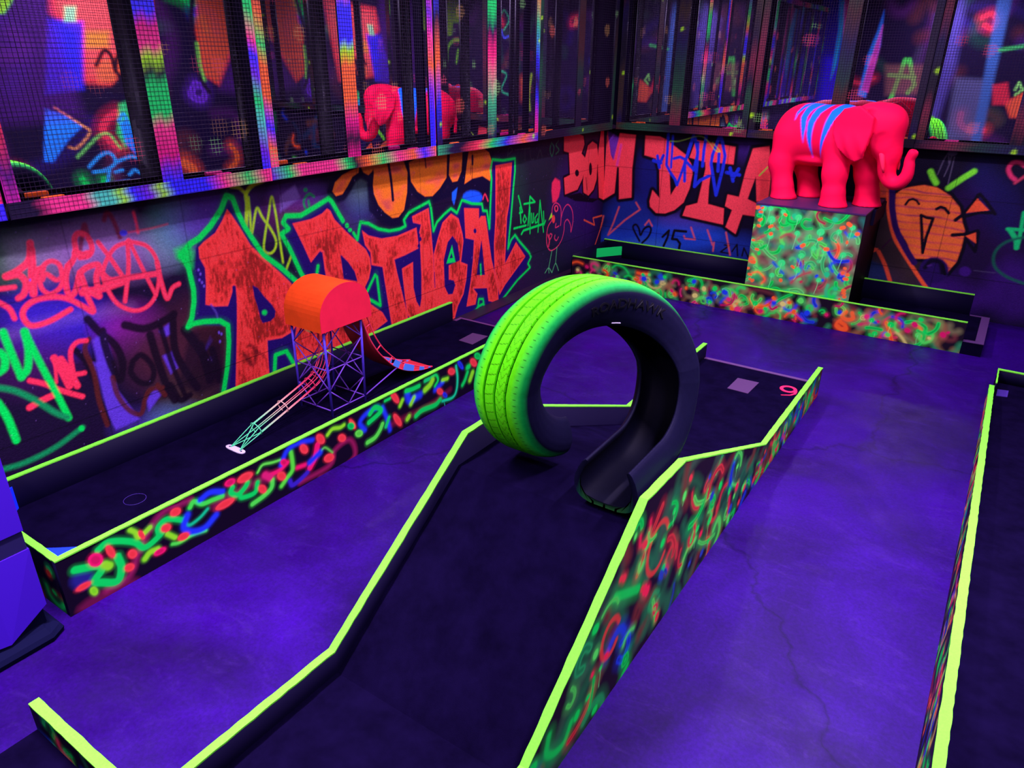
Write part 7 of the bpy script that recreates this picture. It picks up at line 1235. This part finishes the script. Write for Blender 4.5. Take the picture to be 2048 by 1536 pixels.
# elephant: one continuous body from a smooth distance field
import openvdb as vdb
def build_elephant():
    h=.0085; lo=np.array([-.68,-.36,-.03]); hi=np.array([.80,.36,.83]); n=((hi-lo)/h).astype(int)
    X,Y,Z=np.meshgrid(*[lo[i]+h*np.arange(n[i]) for i in range(3)],indexing='ij'); X=X.astype(np.float32);Y=Y.astype(np.float32);Z=Z.astype(np.float32)
    def ell(c,r,ry=0):
        x,y,z=X-c[0],Y-c[1],Z-c[2]
        if ry: cs,sn=math.cos(ry),math.sin(ry); x,z=cs*x+sn*z,-sn*x+cs*z
        k0=np.sqrt((x/r[0])**2+(y/r[1])**2+(z/r[2])**2); k1=np.sqrt((x/r[0]**2)**2+(y/r[1]**2)**2+(z/r[2]**2)**2)+1e-6
        return k0*(k0-1)/k1
    def cap(a,b,ra,rb):
        a=np.array(a);b=np.array(b);d=b-a;L=d@d; t=np.clip(((X-a[0])*d[0]+(Y-a[1])*d[1]+(Z-a[2])*d[2])/L,0,1)
        return np.sqrt((X-a[0]-t*d[0])**2+(Y-a[1]-t*d[1])**2+(Z-a[2]-t*d[2])**2)-(ra+t*(rb-ra))
    def sm(a,b,k): q=np.clip(.5+.5*(b-a)/k,0,1); return b*(1-q)+a*q-k*q*(1-q)
    def ssub(a,b,k): return -sm(-a,b,k)
    d=ell((-.13,0,.505),(.34,.178,.222))
    d=sm(d,ell((-.255,0,.49),(.205,.168,.222)),.06); d=sm(d,ell((.10,0,.515),(.19,.165,.215)),.08)
    for s in (-1,1):
        f0=(-.365,-.295)[s>0]; f1=(.125,.255)[s>0]
        d=sm(d,cap((f0+.05,s*.075,.46),(f0+.035,s*.115,.27),.12,.092),.06); 
        l=cap((f0+.035,s*.115,.27),(f0+.095,s*.13,.08),.090,.078); l=sm(l,cap((f0+.095,s*.13,.07),(f0+.11,s*.13,.0),.078,.108),.045); d=sm(d,l,.05)
        d=sm(d,cap((f1,s*.08,.45),(f1+.03,s*.115,.24),.115,.086),.06)
        l=cap((f1+.03,s*.115,.24),(f1+.055,s*.13,.09),.086,.080); l=sm(l,cap((f1+.055,s*.13,.08),(f1+.065,s*.13,.0),.080,.110),.045); d=sm(d,l,.05)
    # head, brow, cheeks
    hd=ell((.385,0,.60),(.185,.13,.155),.35); hd=sm(hd,ell((.43,0,.50),(.105,.105,.14)),.06); hd=sm(hd,ell((.30,0,.70),(.10,.10,.055)),.05)
    hd=ssub(hd,ell((.475,-.128,.495),(.062,.046,.058),.3),.035); hd=ssub(hd,ell((.475,.128,.495),(.062,.046,.058),.3),.035)
    hd=ssub(hd,ell((.30,-.118,.665),(.085,.028,.026),.75),.025)
    d=sm(d,hd,.06)
    tr=[(.45,0,.52,.098),(.490,0,.42,.082),(.488,0,.34,.070),(.500,0,.27,.060),(.545,0,.218,.052),(.602,0,.218,.049),(.643,0,.268,.045),(.648,0,.335,.039),(.642,0,.385,.034),(.655,0,.430,.036)]
    tp=smooth_path([t[:3] for t in tr],4); tq=np.interp(np.linspace(0,len(tr)-1,len(tp)),range(len(tr)),[t[3] for t in tr]); tk=None
    for a,b,ra_,rb_ in zip(tp[:-1],tp[1:],tq[:-1],tq[1:]): q=cap(a,b,ra_,rb_); tk=q if tk is None else np.minimum(tk,q)
    d=sm(d,tk,.03)
    d=ssub(d,ell((.668,0,.455),(.022,.017,.022)),.008)
    # ears: leaf shaped flaps standing off the shoulders
    ear=[(.30,.735),(.19,.71),(.125,.62),(.14,.53),(.20,.44),(.27,.375),(.325,.352),(.365,.375),(.385,.45),(.40,.55),(.40,.66)]
    A=np.array(ear); ins=np.zeros(X.shape[:1]+X.shape[2:],bool); XX=X[:,0,:];ZZ=Z[:,0,:]; D=np.full(XX.shape,9.)
    for i in range(len(A)):
        p,q=A[i],A[(i+1)%len(A)]; c=((p[1]>ZZ)!=(q[1]>ZZ))&(XX<(q[0]-p[0])*(ZZ-p[1])/(q[1]-p[1]+1e-9)+p[0]); ins^=c
        e=q-p; t=np.clip(((XX-p[0])*e[0]+(ZZ-p[1])*e[1])/(e@e),0,1); D=np.minimum(D,np.hypot(XX-p[0]-t*e[0],ZZ-p[1]-t*e[1]))
    sd=np.where(ins,-D,D)[:,None,:]
    for s in (-1,1):
        surf=.195-.55*np.clip(X-.25,0,.2)**1.3+.02*np.sin((Z-.4)*16)*np.clip((.62-Z)*4,0,1)+.008*np.sin(X*70+Z*30)*np.clip((.55-Z)*6,0,1)
        th=np.abs(s*Y-surf)-.013; q=np.maximum(sd,th); e=np.minimum(q,0)+np.sqrt(np.maximum(sd,0)**2+np.maximum(th,0)**2)*(q>0)-.004
        d=sm(d,e,.014)
    # tail and belly line
    for a,b,ra,rb in [((-.44,0,.60),(-.475,0,.42),.022,.016),((-.475,0,.42),(-.465,0,.30),.016,.02)]: d=sm(d,cap(a,b,ra,rb),.02)
    # belly overhang crease
    d=sm(d,ell((-.10,0,.315),(.24,.13,.052)),.03)
    d=np.maximum(d,-Z)
    g=vdb.FloatGrid(background=1.0); g.copyFromArray(np.ascontiguousarray(d.astype(np.float32))); p,q=g.convertToQuads(isovalue=0.0)
    V=p*h+lo; return V,q.astype(np.int32)[:,::-1]
V,F=build_elephant()
col=np.tile(np.array((1.0,.0045,.055)),(len(V),1))
# blue dripping stripes down the near flank (position on the body: along, height)
stripes=[[(-.16,.745,.006),(-.215,.705,.014),(-.235,.66,.010),(-.235,.61,.0)],[(-.10,.755,.03),(-.155,.70,.030),(-.165,.635,.025),(-.14,.553,.017),(-.125,.45,.0)],[(-.02,.745,.028),(-.075,.68,.030),(-.09,.60,.026),(-.08,.50,.018),(-.05,.345,.0)],[(.115,.73,.034),(.07,.675,.036),(.055,.60,.027),(.045,.51,.018),(.025,.35,.0)]]
fl=V[:,1]<.04
for st in stripes:
    A=np.array(st); D=np.full(len(V),-9.)
    for a,b in zip(A[:-1],A[1:]):
        e=(b-a)[:2]; t=np.clip(((V[:,0]-a[0])*e[0]+(V[:,2]-a[1])*e[1])/(e@e),0,1); r=a[2]+t*(b[2]-a[2]); D=np.maximum(D,r-np.hypot(V[:,0]-a[0]-t*e[0],V[:,2]-a[1]-t*e[1]))
    k=(np.clip(D/.006+.5,0,1)*fl)[:,None]; rim=(np.clip(D/.008+1.6,0,1)*fl)[:,None]
    col=col*(1-rim*.45)+rim*.45*lin((200,40,190)); col=col*(1-k)+k*lin((25,115,250))
EC=Vector((-1.275,6.345,.87)); EA=math.radians(-19.6)
ele=thing('elephant_statue','neon pink elephant statue with blue stripes and raised trunk on the plinth','statue',EC)
ele.rotation_euler=(0,0,EA)
bo=mesh('body',V,F,M['pink'],ele,cols=col,smooth=True)
for s in (-1,1):
    mb=MB(); mb.tube([(.455,s*.062,.425),(.475,s*.078,.400),(.492,s*.088,.36),(.505,s*.086,.315),(.512,s*.078,.285)] if s<0 else [(.46,.062,.425),(.49,.074,.400),(.515,.082,.37),(.53,.08,.335),(.54,.072,.30)],[.021,.020,.017,.012,.006],12,cf=lambda p:(1.0,.02,.075))
    t_=mb.build('tusk',M['pink'],ele,smooth=True,color=True)
# ------------------------------------------------------------------ the tyre loop
def build_tyre():
    Yc,Zc,Ro,Ri=2.084,.904,.335,.180
    ph=[-50,0,45,90,135,180,225,270,310,346]; xs=[-.858,-.862,-.868,-.890,-.985,-1.105,-1.195,-1.245,-1.235,-1.215]
    def xc(p): 
        k=np.array(ph,float); 
        base=np.interp(p,k,xs); return (np.interp(p-12,k,xs)+base*2+np.interp(p+12,k,xs))/4
    g=.0095
    pr=[(-.082,.228),(-.094,.238),(-.108,.262),(-.120,.295),(-.1235,.32),(-.119,.345),(-.109,.362),(-.096,.374),(-.082,.381),(-.066,.385)]
    tread=[]
    for c in (-.045,0.0,.045): tread+=[(c-g/2,.388),(c-g/2+.001,.377),(c+g/2-.001,.377),(c+g/2,.388)]
    # densify land areas
    def dens(a,b,n): return [(a[0]+(b[0]-a[0])*i/n,a[1]+(b[1]-a[1])*i/n) for i in range(1,n)]
    full=list(pr)
    prev=pr[-1]
    for q in tread:
        if q[0]-prev[0]>.012: full+=dens(prev,q,12)
        full.append(q); prev=q
    mir=[(-x,r) for x,r in pr[::-1]]; full+=dens(prev,mir[0],12); full+=mir
    # sidewall densify
    F2=[full[0]]
    for a,b in zip(full[:-1],full[1:]):
        if math.hypot(b[0]-a[0],b[1]-a[1])>.011: F2+=dens(a,b,3)
        F2.append(b)
    inner=[(.074,.234),(.086,.262),(.098,.292),(.1,.322),(.09,.348),(.07,.362),(.035,.369),(0,.371),(-.035,.369),(-.07,.362),(-.09,.348),(-.1,.322),(-.098,.292),(-.086,.262),(-.074,.234)]
    full=F2+inner; no=len(F2); K=len(full); off=np.array(full); off[:,0]*=.93; s=1.0
    off[:,1]=Ri+(off[:,1]-.228)*(Ro-Ri)/(.388-.228)
    phi=np.arange(-44,350.01,.5); a=np.radians(phi); n=len(phi)
    # the near cut end is opened out flat on the ramp
    X=xc(phi)[:,None]+off[None,:,0]; Rr=off[None,:,1]*s+0*X
    am=np.maximum(a,0)[:,None]; P=np.stack([X,Yc+Rr*np.sin(am)+np.minimum(a,0)[:,None]*Ro,Zc-Rr*np.cos(am)+0*X],-1)
    i=np.arange(n*K).reshape(n,K); j=np.roll(i,-1,1); F=np.stack([i[:-1],j[:-1],j[1:],i[1:]],-1).reshape(-1,4)
    caps=[]
    for q in (0,n-1):     # close the two cut ends, outer skin to inner skin
        m=no; kin=K-no
        for k in range(m-1):
            u0=k/(m-1); u1=(k+1)/(m-1); a0=no+int(round((1-u0)*(kin-1))); a1=no+int(round((1-u1)*(kin-1)))
            caps.append((i[q,k],i[q,k+1],i[q,a1],i[q,a0]) )
    # paint: green sprayed over tread and shoulders, fading into bare rubber on the sidewall
    xo=np.broadcast_to(off[None,:,0],(n,K)); ro=np.broadcast_to((off[:,1]-Ri)[None]*(.16/(Ro-Ri))+.228,(n,K)); xo=xo/.93; outer=np.arange(K)[None,:]<no; PH=np.broadcast_to(phi[:,None],(n,K))
    black=lin((14,13,34)); gre=lin((88,228,12)); teal=lin((8,190,68)); dk=lin((3,22,5))
    wgt=np.clip((ro-.352)/.026,0,1)*outer; sh=np.clip((np.abs(xo)-.062)/.04,0,1)
    near=np.clip((PH-95)/70,0,1)*np.clip((352-PH)/30,0,1)*.9+.1      # less green on the far descending side and towards the low end
    wgt=wgt*near
    c=black[None,None]*(1-wgt[...,None])+wgt[...,None]*((gre*(1-sh[...,None]))+teal*sh[...,None])
    grv=(outer&(ro<.3785)&(np.abs(xo)<.06))[...,None]; c=np.where(grv,dk,c)
    # sipes: straight cuts on the two side ribs, wavy ones on the centre-right rib
    def sipe(mask,pitch,ph0,wf,dark=.75):
        nonlocal c
        t=(PH+ph0+wf)%pitch; k=(mask&outer&((t<.5)))[...,None]; c=np.where(k,c*(1-dark),c)
    sipe((xo>-.041)&(xo<-.006),6,0,xo*40); sipe((xo>.006)&(xo<.041),5,2,1.6*np.sin(xo*230))
    sipe((xo>.074)&(xo<.086),4,1,0*xo); sipe((xo>-.078)&(xo<-.070),5,3,0*xo)
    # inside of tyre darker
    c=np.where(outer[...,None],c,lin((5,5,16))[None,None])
    F=np.vstack([F,np.array(caps)])
    o=mesh('loop_tyre',P.reshape(-1,3),F,M['rubber'],None,cols=c.reshape(-1,3),smooth=True)
    o.data.polygons.foreach_set('use_smooth',np.ones(len(o.data.polygons),dtype=bool))
    fl_=np.ones(len(o.data.polygons),dtype=bool); fl_[-len(caps):]=False; o.data.polygons.foreach_set('use_smooth',fl_); me=o.data; bmm=bmesh.new(); bmm.from_mesh(me); bmesh.ops.recalc_face_normals(bmm,faces=bmm.faces); bmm.to_mesh(me); bmm.free()
    # raised maker's lettering on the sidewall facing right
    def lettering(txt,size,rad,centre,mirror=1):
        t=text_mesh('sidewall_lettering',txt,size,M['letter'],o,.0016,.0008); m2=t.data
        for v in m2.vertices:
            r=(rad+v.co.y)*s; ang=math.radians(centre)-v.co.x/rad
            d=.93*np.interp(((rad+v.co.y)-Ri)*.16/(Ro-Ri)+.228,[p[1] for p in mir[::-1]],[p[0] for p in mir[::-1]])
            x=float(xc(math.degrees(ang)))+float(d)+.0016+v.co.z
            v.co=(x,Yc+r*math.sin(ang),Zc-r*math.cos(ang))
        m2.update(); return t
    t=lettering('ROADHAWK',.046,.262,170); t['label']='raised black maker name on the sidewall'
    mbr=MB(); mbr.tube([( (float(xc(p_))+.090),Yc+.192*s*math.sin(math.radians(p_)),Zc-.192*s*math.cos(math.radians(p_))) for p_ in (169,171,173,175,177)],.0025,6)
    e=mbr.build('size_mark',M['plate'],o); e['label']='small pale size mark by the bead'
    origin_loc=Vector((-1.06,2.08,.568))
    me.transform(Matrix.Translation(-origin_loc)); o.location=origin_loc
    for ch in o.children: ch.data.transform(Matrix.Translation(-origin_loc))
    return tag(o,'car tyre loop sprayed green on its tread, standing on the centre lane','tyre')
build_tyre()
# ------------------------------------------------------------------ toy tower with slide and wire chute
tw=thing('toy_tower','model lookout tower with orange barrel roof, red slide and wire ball chute','obstacle')
Z0=.0905; ZB=.60; LG=[(-2.803,2.42),(-3.055,2.42),(-2.803,2.672),(-3.055,2.672)]
tops=[(-2.80,2.41),(-3.045,2.41),(-2.80,2.68),(-3.045,2.68)]
for (x,y),(tx,ty) in zip(LG,tops):
    mb=MB(); mb.tube([(x,y,Z0),(tx,ty,ZB)],.0068,10); l=mb.build('leg',M['blueleg'],tw,smooth=True); l['label']='blue painted tube leg'
def lp(i,z): t=(z-Z0)/(ZB-Z0); return (LG[i][0]+(tops[i][0]-LG[i][0])*t,LG[i][1]+(tops[i][1]-LG[i][1])*t,z)
def mid(a,b): return tuple((a[k]+b[k])/2 for k in range(3))
for a,b in ((0,1),(0,2),(2,3),(1,3)):
    mb=MB(); zs=[.135,.225,.345,.465,.57]
    mb.tube([lp(a,.125),lp(b,.125)],.0036,6)
    mb.tube([lp(a,.365),lp(b,.365)],.0036,6)
    m0=mid(lp(a,.125),lp(b,.125)); m1=mid(lp(a,.365),lp(b,.365)); m2=mid(lp(a,.60),lp(b,.60))
    for p,q in [(m0,lp(a,.245)),(m0,lp(b,.245)),(lp(a,.245),m1),(lp(b,.245),m1),(m1,lp(a,.485)),(m1,lp(b,.485)),(lp(a,.485),m2),(lp(b,.485),m2)]: mb.tube([p,q],.0036,6)
    s_=mb.build('side_lattice',M['brace'],tw,smooth=True); s_['label']='violet rod bracing of one tower side'
# roof: half barrel, axis across the lane
y0,y1,x0,x1,zb=2.378,2.742,-3.052,-2.777,.592
pf=[(y0,zb)]; 
for k in range(25):
    a=math.pi*(1-k/24); pf.append(((y0+y1)/2+(y1-y0)/2*math.cos(a)*1.0,zb+.065+.165*math.sin(a)**.92))
pf.append((y1,zb)); n=len(pf)
V=[(x0,y,z) for y,z in pf]+[(x1-.0015,y,z) for y,z in pf]; F=[(i,i+1,n+i+1,n+i) for i in range(n-1)]+[(n-1,0,n,2*n-1),tuple(range(n-1,-1,-1)),tuple(range(n,2*n))]
rf=mesh('roof',V,F,M['orange'],tw); rf['label']='half barrel roof painted orange'
bm=bmesh.new(); bm.from_mesh(rf.data); bmesh.ops.recalc_face_normals(bm,faces=bm.faces); bm.to_mesh(rf.data); bm.free()
V=[(x1-.001,y,z) for y,z in pf]+[(x1+.002,y,z) for y,z in pf]; F=[(i,i+1,n+i+1,n+i) for i in range(n-1)]+[(n-1,0,n,2*n-1),tuple(range(n-1,-1,-1)),tuple(range(n,2*n))]
re_=mesh('roof_end',V,F,M['rpink'],rf); re_['label']='half round end panel painted hot pink'
bm=bmesh.new(); bm.from_mesh(re_.data); bmesh.ops.recalc_face_normals(bm,faces=bm.faces); bm.to_mesh(re_.data); bm.free()
# slide: curved sheet with rails, pale blue tape at the foot
near=[(2.68,.590),(2.704,.540),(2.744,.440),(2.80,.349),(2.868,.273),(2.935,.212),(3.035,.155),(3.16,.116),(3.265,.102)]
nr=[tuple(p) for p in smooth_path(near,5)]
sx0,sx1=-2.985,-2.80
V=[];F=[]
for k,(y,z) in enumerate(nr): V+=[(sx0,y,z),(sx1,y,z),(sx1,y-.002,z-.004),(sx0,y-.002,z-.004)]
for k in range(len(nr)-1):
    a=k*4;b=a+4
    for q in range(4): F.append((a+q,a+(q+1)%4,b+(q+1)%4,b+q))
F+=[(0,1,2,3),(len(V)-1,len(V)-2,len(V)-3,len(V)-4)]
sl=mesh('slide',V,F,M['redsheet'],tw,smooth=False); sl['label']='curved red slide'
for x in (sx0,sx1):
    mb=MB(); mb.tube([(x,y,z) for y,z in nr],.0045,8); mb.build('edge_tube',M['redtube'],sl,smooth=True)
    up=[]
    for k in range(len(nr)):
        a=np.array(nr[max(0,k-1)]);b=np.array(nr[min(len(nr)-1,k+1)]);t=b-a;t=t/np.linalg.norm(t);u=k/(len(nr)-1)
        up.append((x,nr[k][0]-t[1]*.040*min(1,(1-u)*4+.05),nr[k][1]+t[0]*.040*min(1,(1-u)*4+.05)))
    mb=MB(); mb.tube(up,.0038,8)
    for k in (6,14,21,28): 
        if k<len(nr)-3: mb.tube([(x,*nr[k]),up[k]],.0038,6)
    mb.build('hand_rail',M['redtube'],sl,smooth=True)
    ks=[22,27,33,37,len(nr)-1]
    for a,b in zip(ks[:-1],ks[1:]):
        mb=MB()
        for k in range(a+1,b):
            p,q,r2,t2=(x+.005,*nr[k]),(x+.005,*nr[min(k+1,len(nr)-1)]),up[min(k+1,len(up)-1)],up[k]
            if k==b-1: continue
            mb.add([p,q,(x+.005,r2[1],r2[2]),(x+.005,t2[1],t2[2]),(x+.0035,p[1],p[2]),(x+.0035,q[1],q[2]),(x+.0035,r2[1],r2[2]),(x+.0035,t2[1],t2[2])],[(0,1,2,3),(7,6,5,4),(0,4,5,1),(1,5,6,2),(2,6,7,3),(3,7,4,0)])
        if mb.v: o=mb.build('tape_patch',M['cyan'],sl); o['label']='pale blue tape on the slide side'
mb=MB(); mb.tube([(sx1,2.945,.205),lp(2,.125)],.0042,8); mb.build('slide_strut',M['brace'],tw,smooth=True)
# wire chute: six rods through hoops, bending up into the tower
path=[(-2.93,2.02,.150),(-2.93,2.20,.205),(-2.93,2.395,.268),(-2.93,2.46,.305),(-2.93,2.505,.365),(-2.93,2.522,.45),(-2.93,2.525,.60)]
pp=[Vector(p) for p in smooth_path(path,4)]
def frame_at(k):
    a=pp[max(0,k-1)];b=pp[min(len(pp)-1,k+1)];t=(b-a).normalized(); sd=Vector((1,0,0)); return sd,sd.cross(t).normalized()
def rodcol(p):
    k=min(1,max(0,(p.y-2.03)/.33)); g=np.array((.10,.80,.28)); r=np.array((.95,.05,.13)); tn=np.array((.75,.45,.30))
    return tuple(g*(1-k*2)+tn*k*2) if k<.5 else tuple(tn*(2-2*k)+r*(2*k-1))
ch=None
for j in range(6):
    a=math.radians(30+60*j); mb=MB(); pts=[]
    foot=Vector((-2.895 if math.cos(a)>0 else -2.965,1.885,.0965))
    pts.append(foot)
    for k in range(len(pp)):
        s1,s2=frame_at(k); pts.append(pp[k]+s1*math.cos(a)*.034+s2*math.sin(a)*.034)
    mb.tube(pts,.0026,6,cf=rodcol); o=mb.build('chute_rod',M['greenrod'],tw,smooth=True,color=True)
for k in (0,4,8,11):
    s1,s2=frame_at(k); mb=MB(); mb.tube([pp[k]+s1*math.cos(a)*.038+s2*math.sin(a)*.038 for a in [math.radians(-60+300*i/20) for i in range(21)]],.0028,6,cf=rodcol); mb.build('chute_hoop',M['greenrod'],tw,smooth=True,color=True)
poly=[(-2.93+.068*math.copysign(abs(math.cos(t))**.5,math.cos(t)),1.885+.019*math.copysign(abs(math.sin(t))**.8,math.sin(t))) for t in np.linspace(0,2*math.pi,28,endpoint=False)]
fp=flatpoly('foot_plate',poly,.0905,.004,M['plate'],tw,'white steel foot plate')
for x in (-2.975,-2.885):
    mb=MB(); mb.tube([(x,1.885,.0946),(x,1.885,.0952)],.005,10); mb.build('screw',M['black'],fp)
at_base(tw,(-2.93,2.55,.0905))
# ------------------------------------------------------------------ pale obstacle box at the left edge
bx=thing('obstacle_box','violet white faceted box with a dark band at the left edge, by the first lane','box')
XF,YE=-2.47,.765
mb=MB(); mb.box(-3.0,.12,.445,XF,YE,.80); mb.build('upper_block',M['vwhite'],bx)
mb=MB(); mb.box(-3.0,.12,.372,XF-.004,YE-.004,.4448); mb.build('dark_band',M['vband'],bx)
mb=MB(); V=[(-3.0,.12,.13),(XF,.12,.10),(XF,.52,.075),(XF+.012,.628,.06),(XF,YE,.135),(-3.0,YE,.135)]; n=len(V)
mb.add(V+[(x,y,.3718) for x,y,z in [(-3.0,.12,0),(XF,.12,0),(XF,.52,0),(XF,.628,0),(XF,YE,0),(-3.0,YE,0)]],[tuple(range(n-1,-1,-1)),tuple(range(n,2*n))]+[(i,(i+1)%n,n+(i+1)%n,n+i) for i in range(n)]); mb.build('lower_block',M['vwhite'],bx)
mb=MB(); prf=[(0.035,.0),(.04,.02),(.03,.035),(.006,.05),(-.004,.06)]
V=[];F=[]
for k,(e,z) in enumerate(prf):
    for x,y in [(-3.0,.12),(XF+e,.12),(XF+e,YE-.03+e*.2),(XF+e-.03,YE+e*.7),(-3.0,YE+e*.7)]: V.append((x,y,z))
for k in range(len(prf)-1):
    for q in range(5): F.append((k*5+q,k*5+(q+1)%5,k*5+5+(q+1)%5,k*5+5+q))
F+=[(4,3,2,1,0),tuple(len(V)-5+i for i in range(5))]
mb.add(V,F); mb.build('skirt',M['vbase'],bx)
mb=MB(); mb.box(-2.99,.13,.0602,XF-.012,YE-.012,.37); mb.build('core',M['vbase'],bx)
at_base(bx,(-2.7,.45,0))
# ------------------------------------------------------------------ blacklight fixtures on the ceiling
for i,(x,y,wt,t,sp) in enumerate(LAMPS):  # also builds a housing for the lamp added behind the camera
    r=thing('blacklight_fixture','ceiling blacklight fixture outside the photo','lamp',(0,0,0),'ceiling blacklights')
    a,b=(.5,.11) if not t else (.11,.5)
    mb=MB(); mb.box(x-a,y-b,CEIL-.10,x+a,y+b,CEIL-.001); mb.build('housing',M['housing'],r)
    mb=MB()
    for s in (-.04,.04):
        p=[(x-.46,y+s,CEIL-.114),(x+.46,y+s,CEIL-.114)] if not t else [(x+s,y-.46,CEIL-.114),(x+s,y+.46,CEIL-.114)]
        mb.tube(p,.012,8)
    mb.build('tube',M['tube'],r,smooth=True)
    at_base(r,(x,y,CEIL-.1))
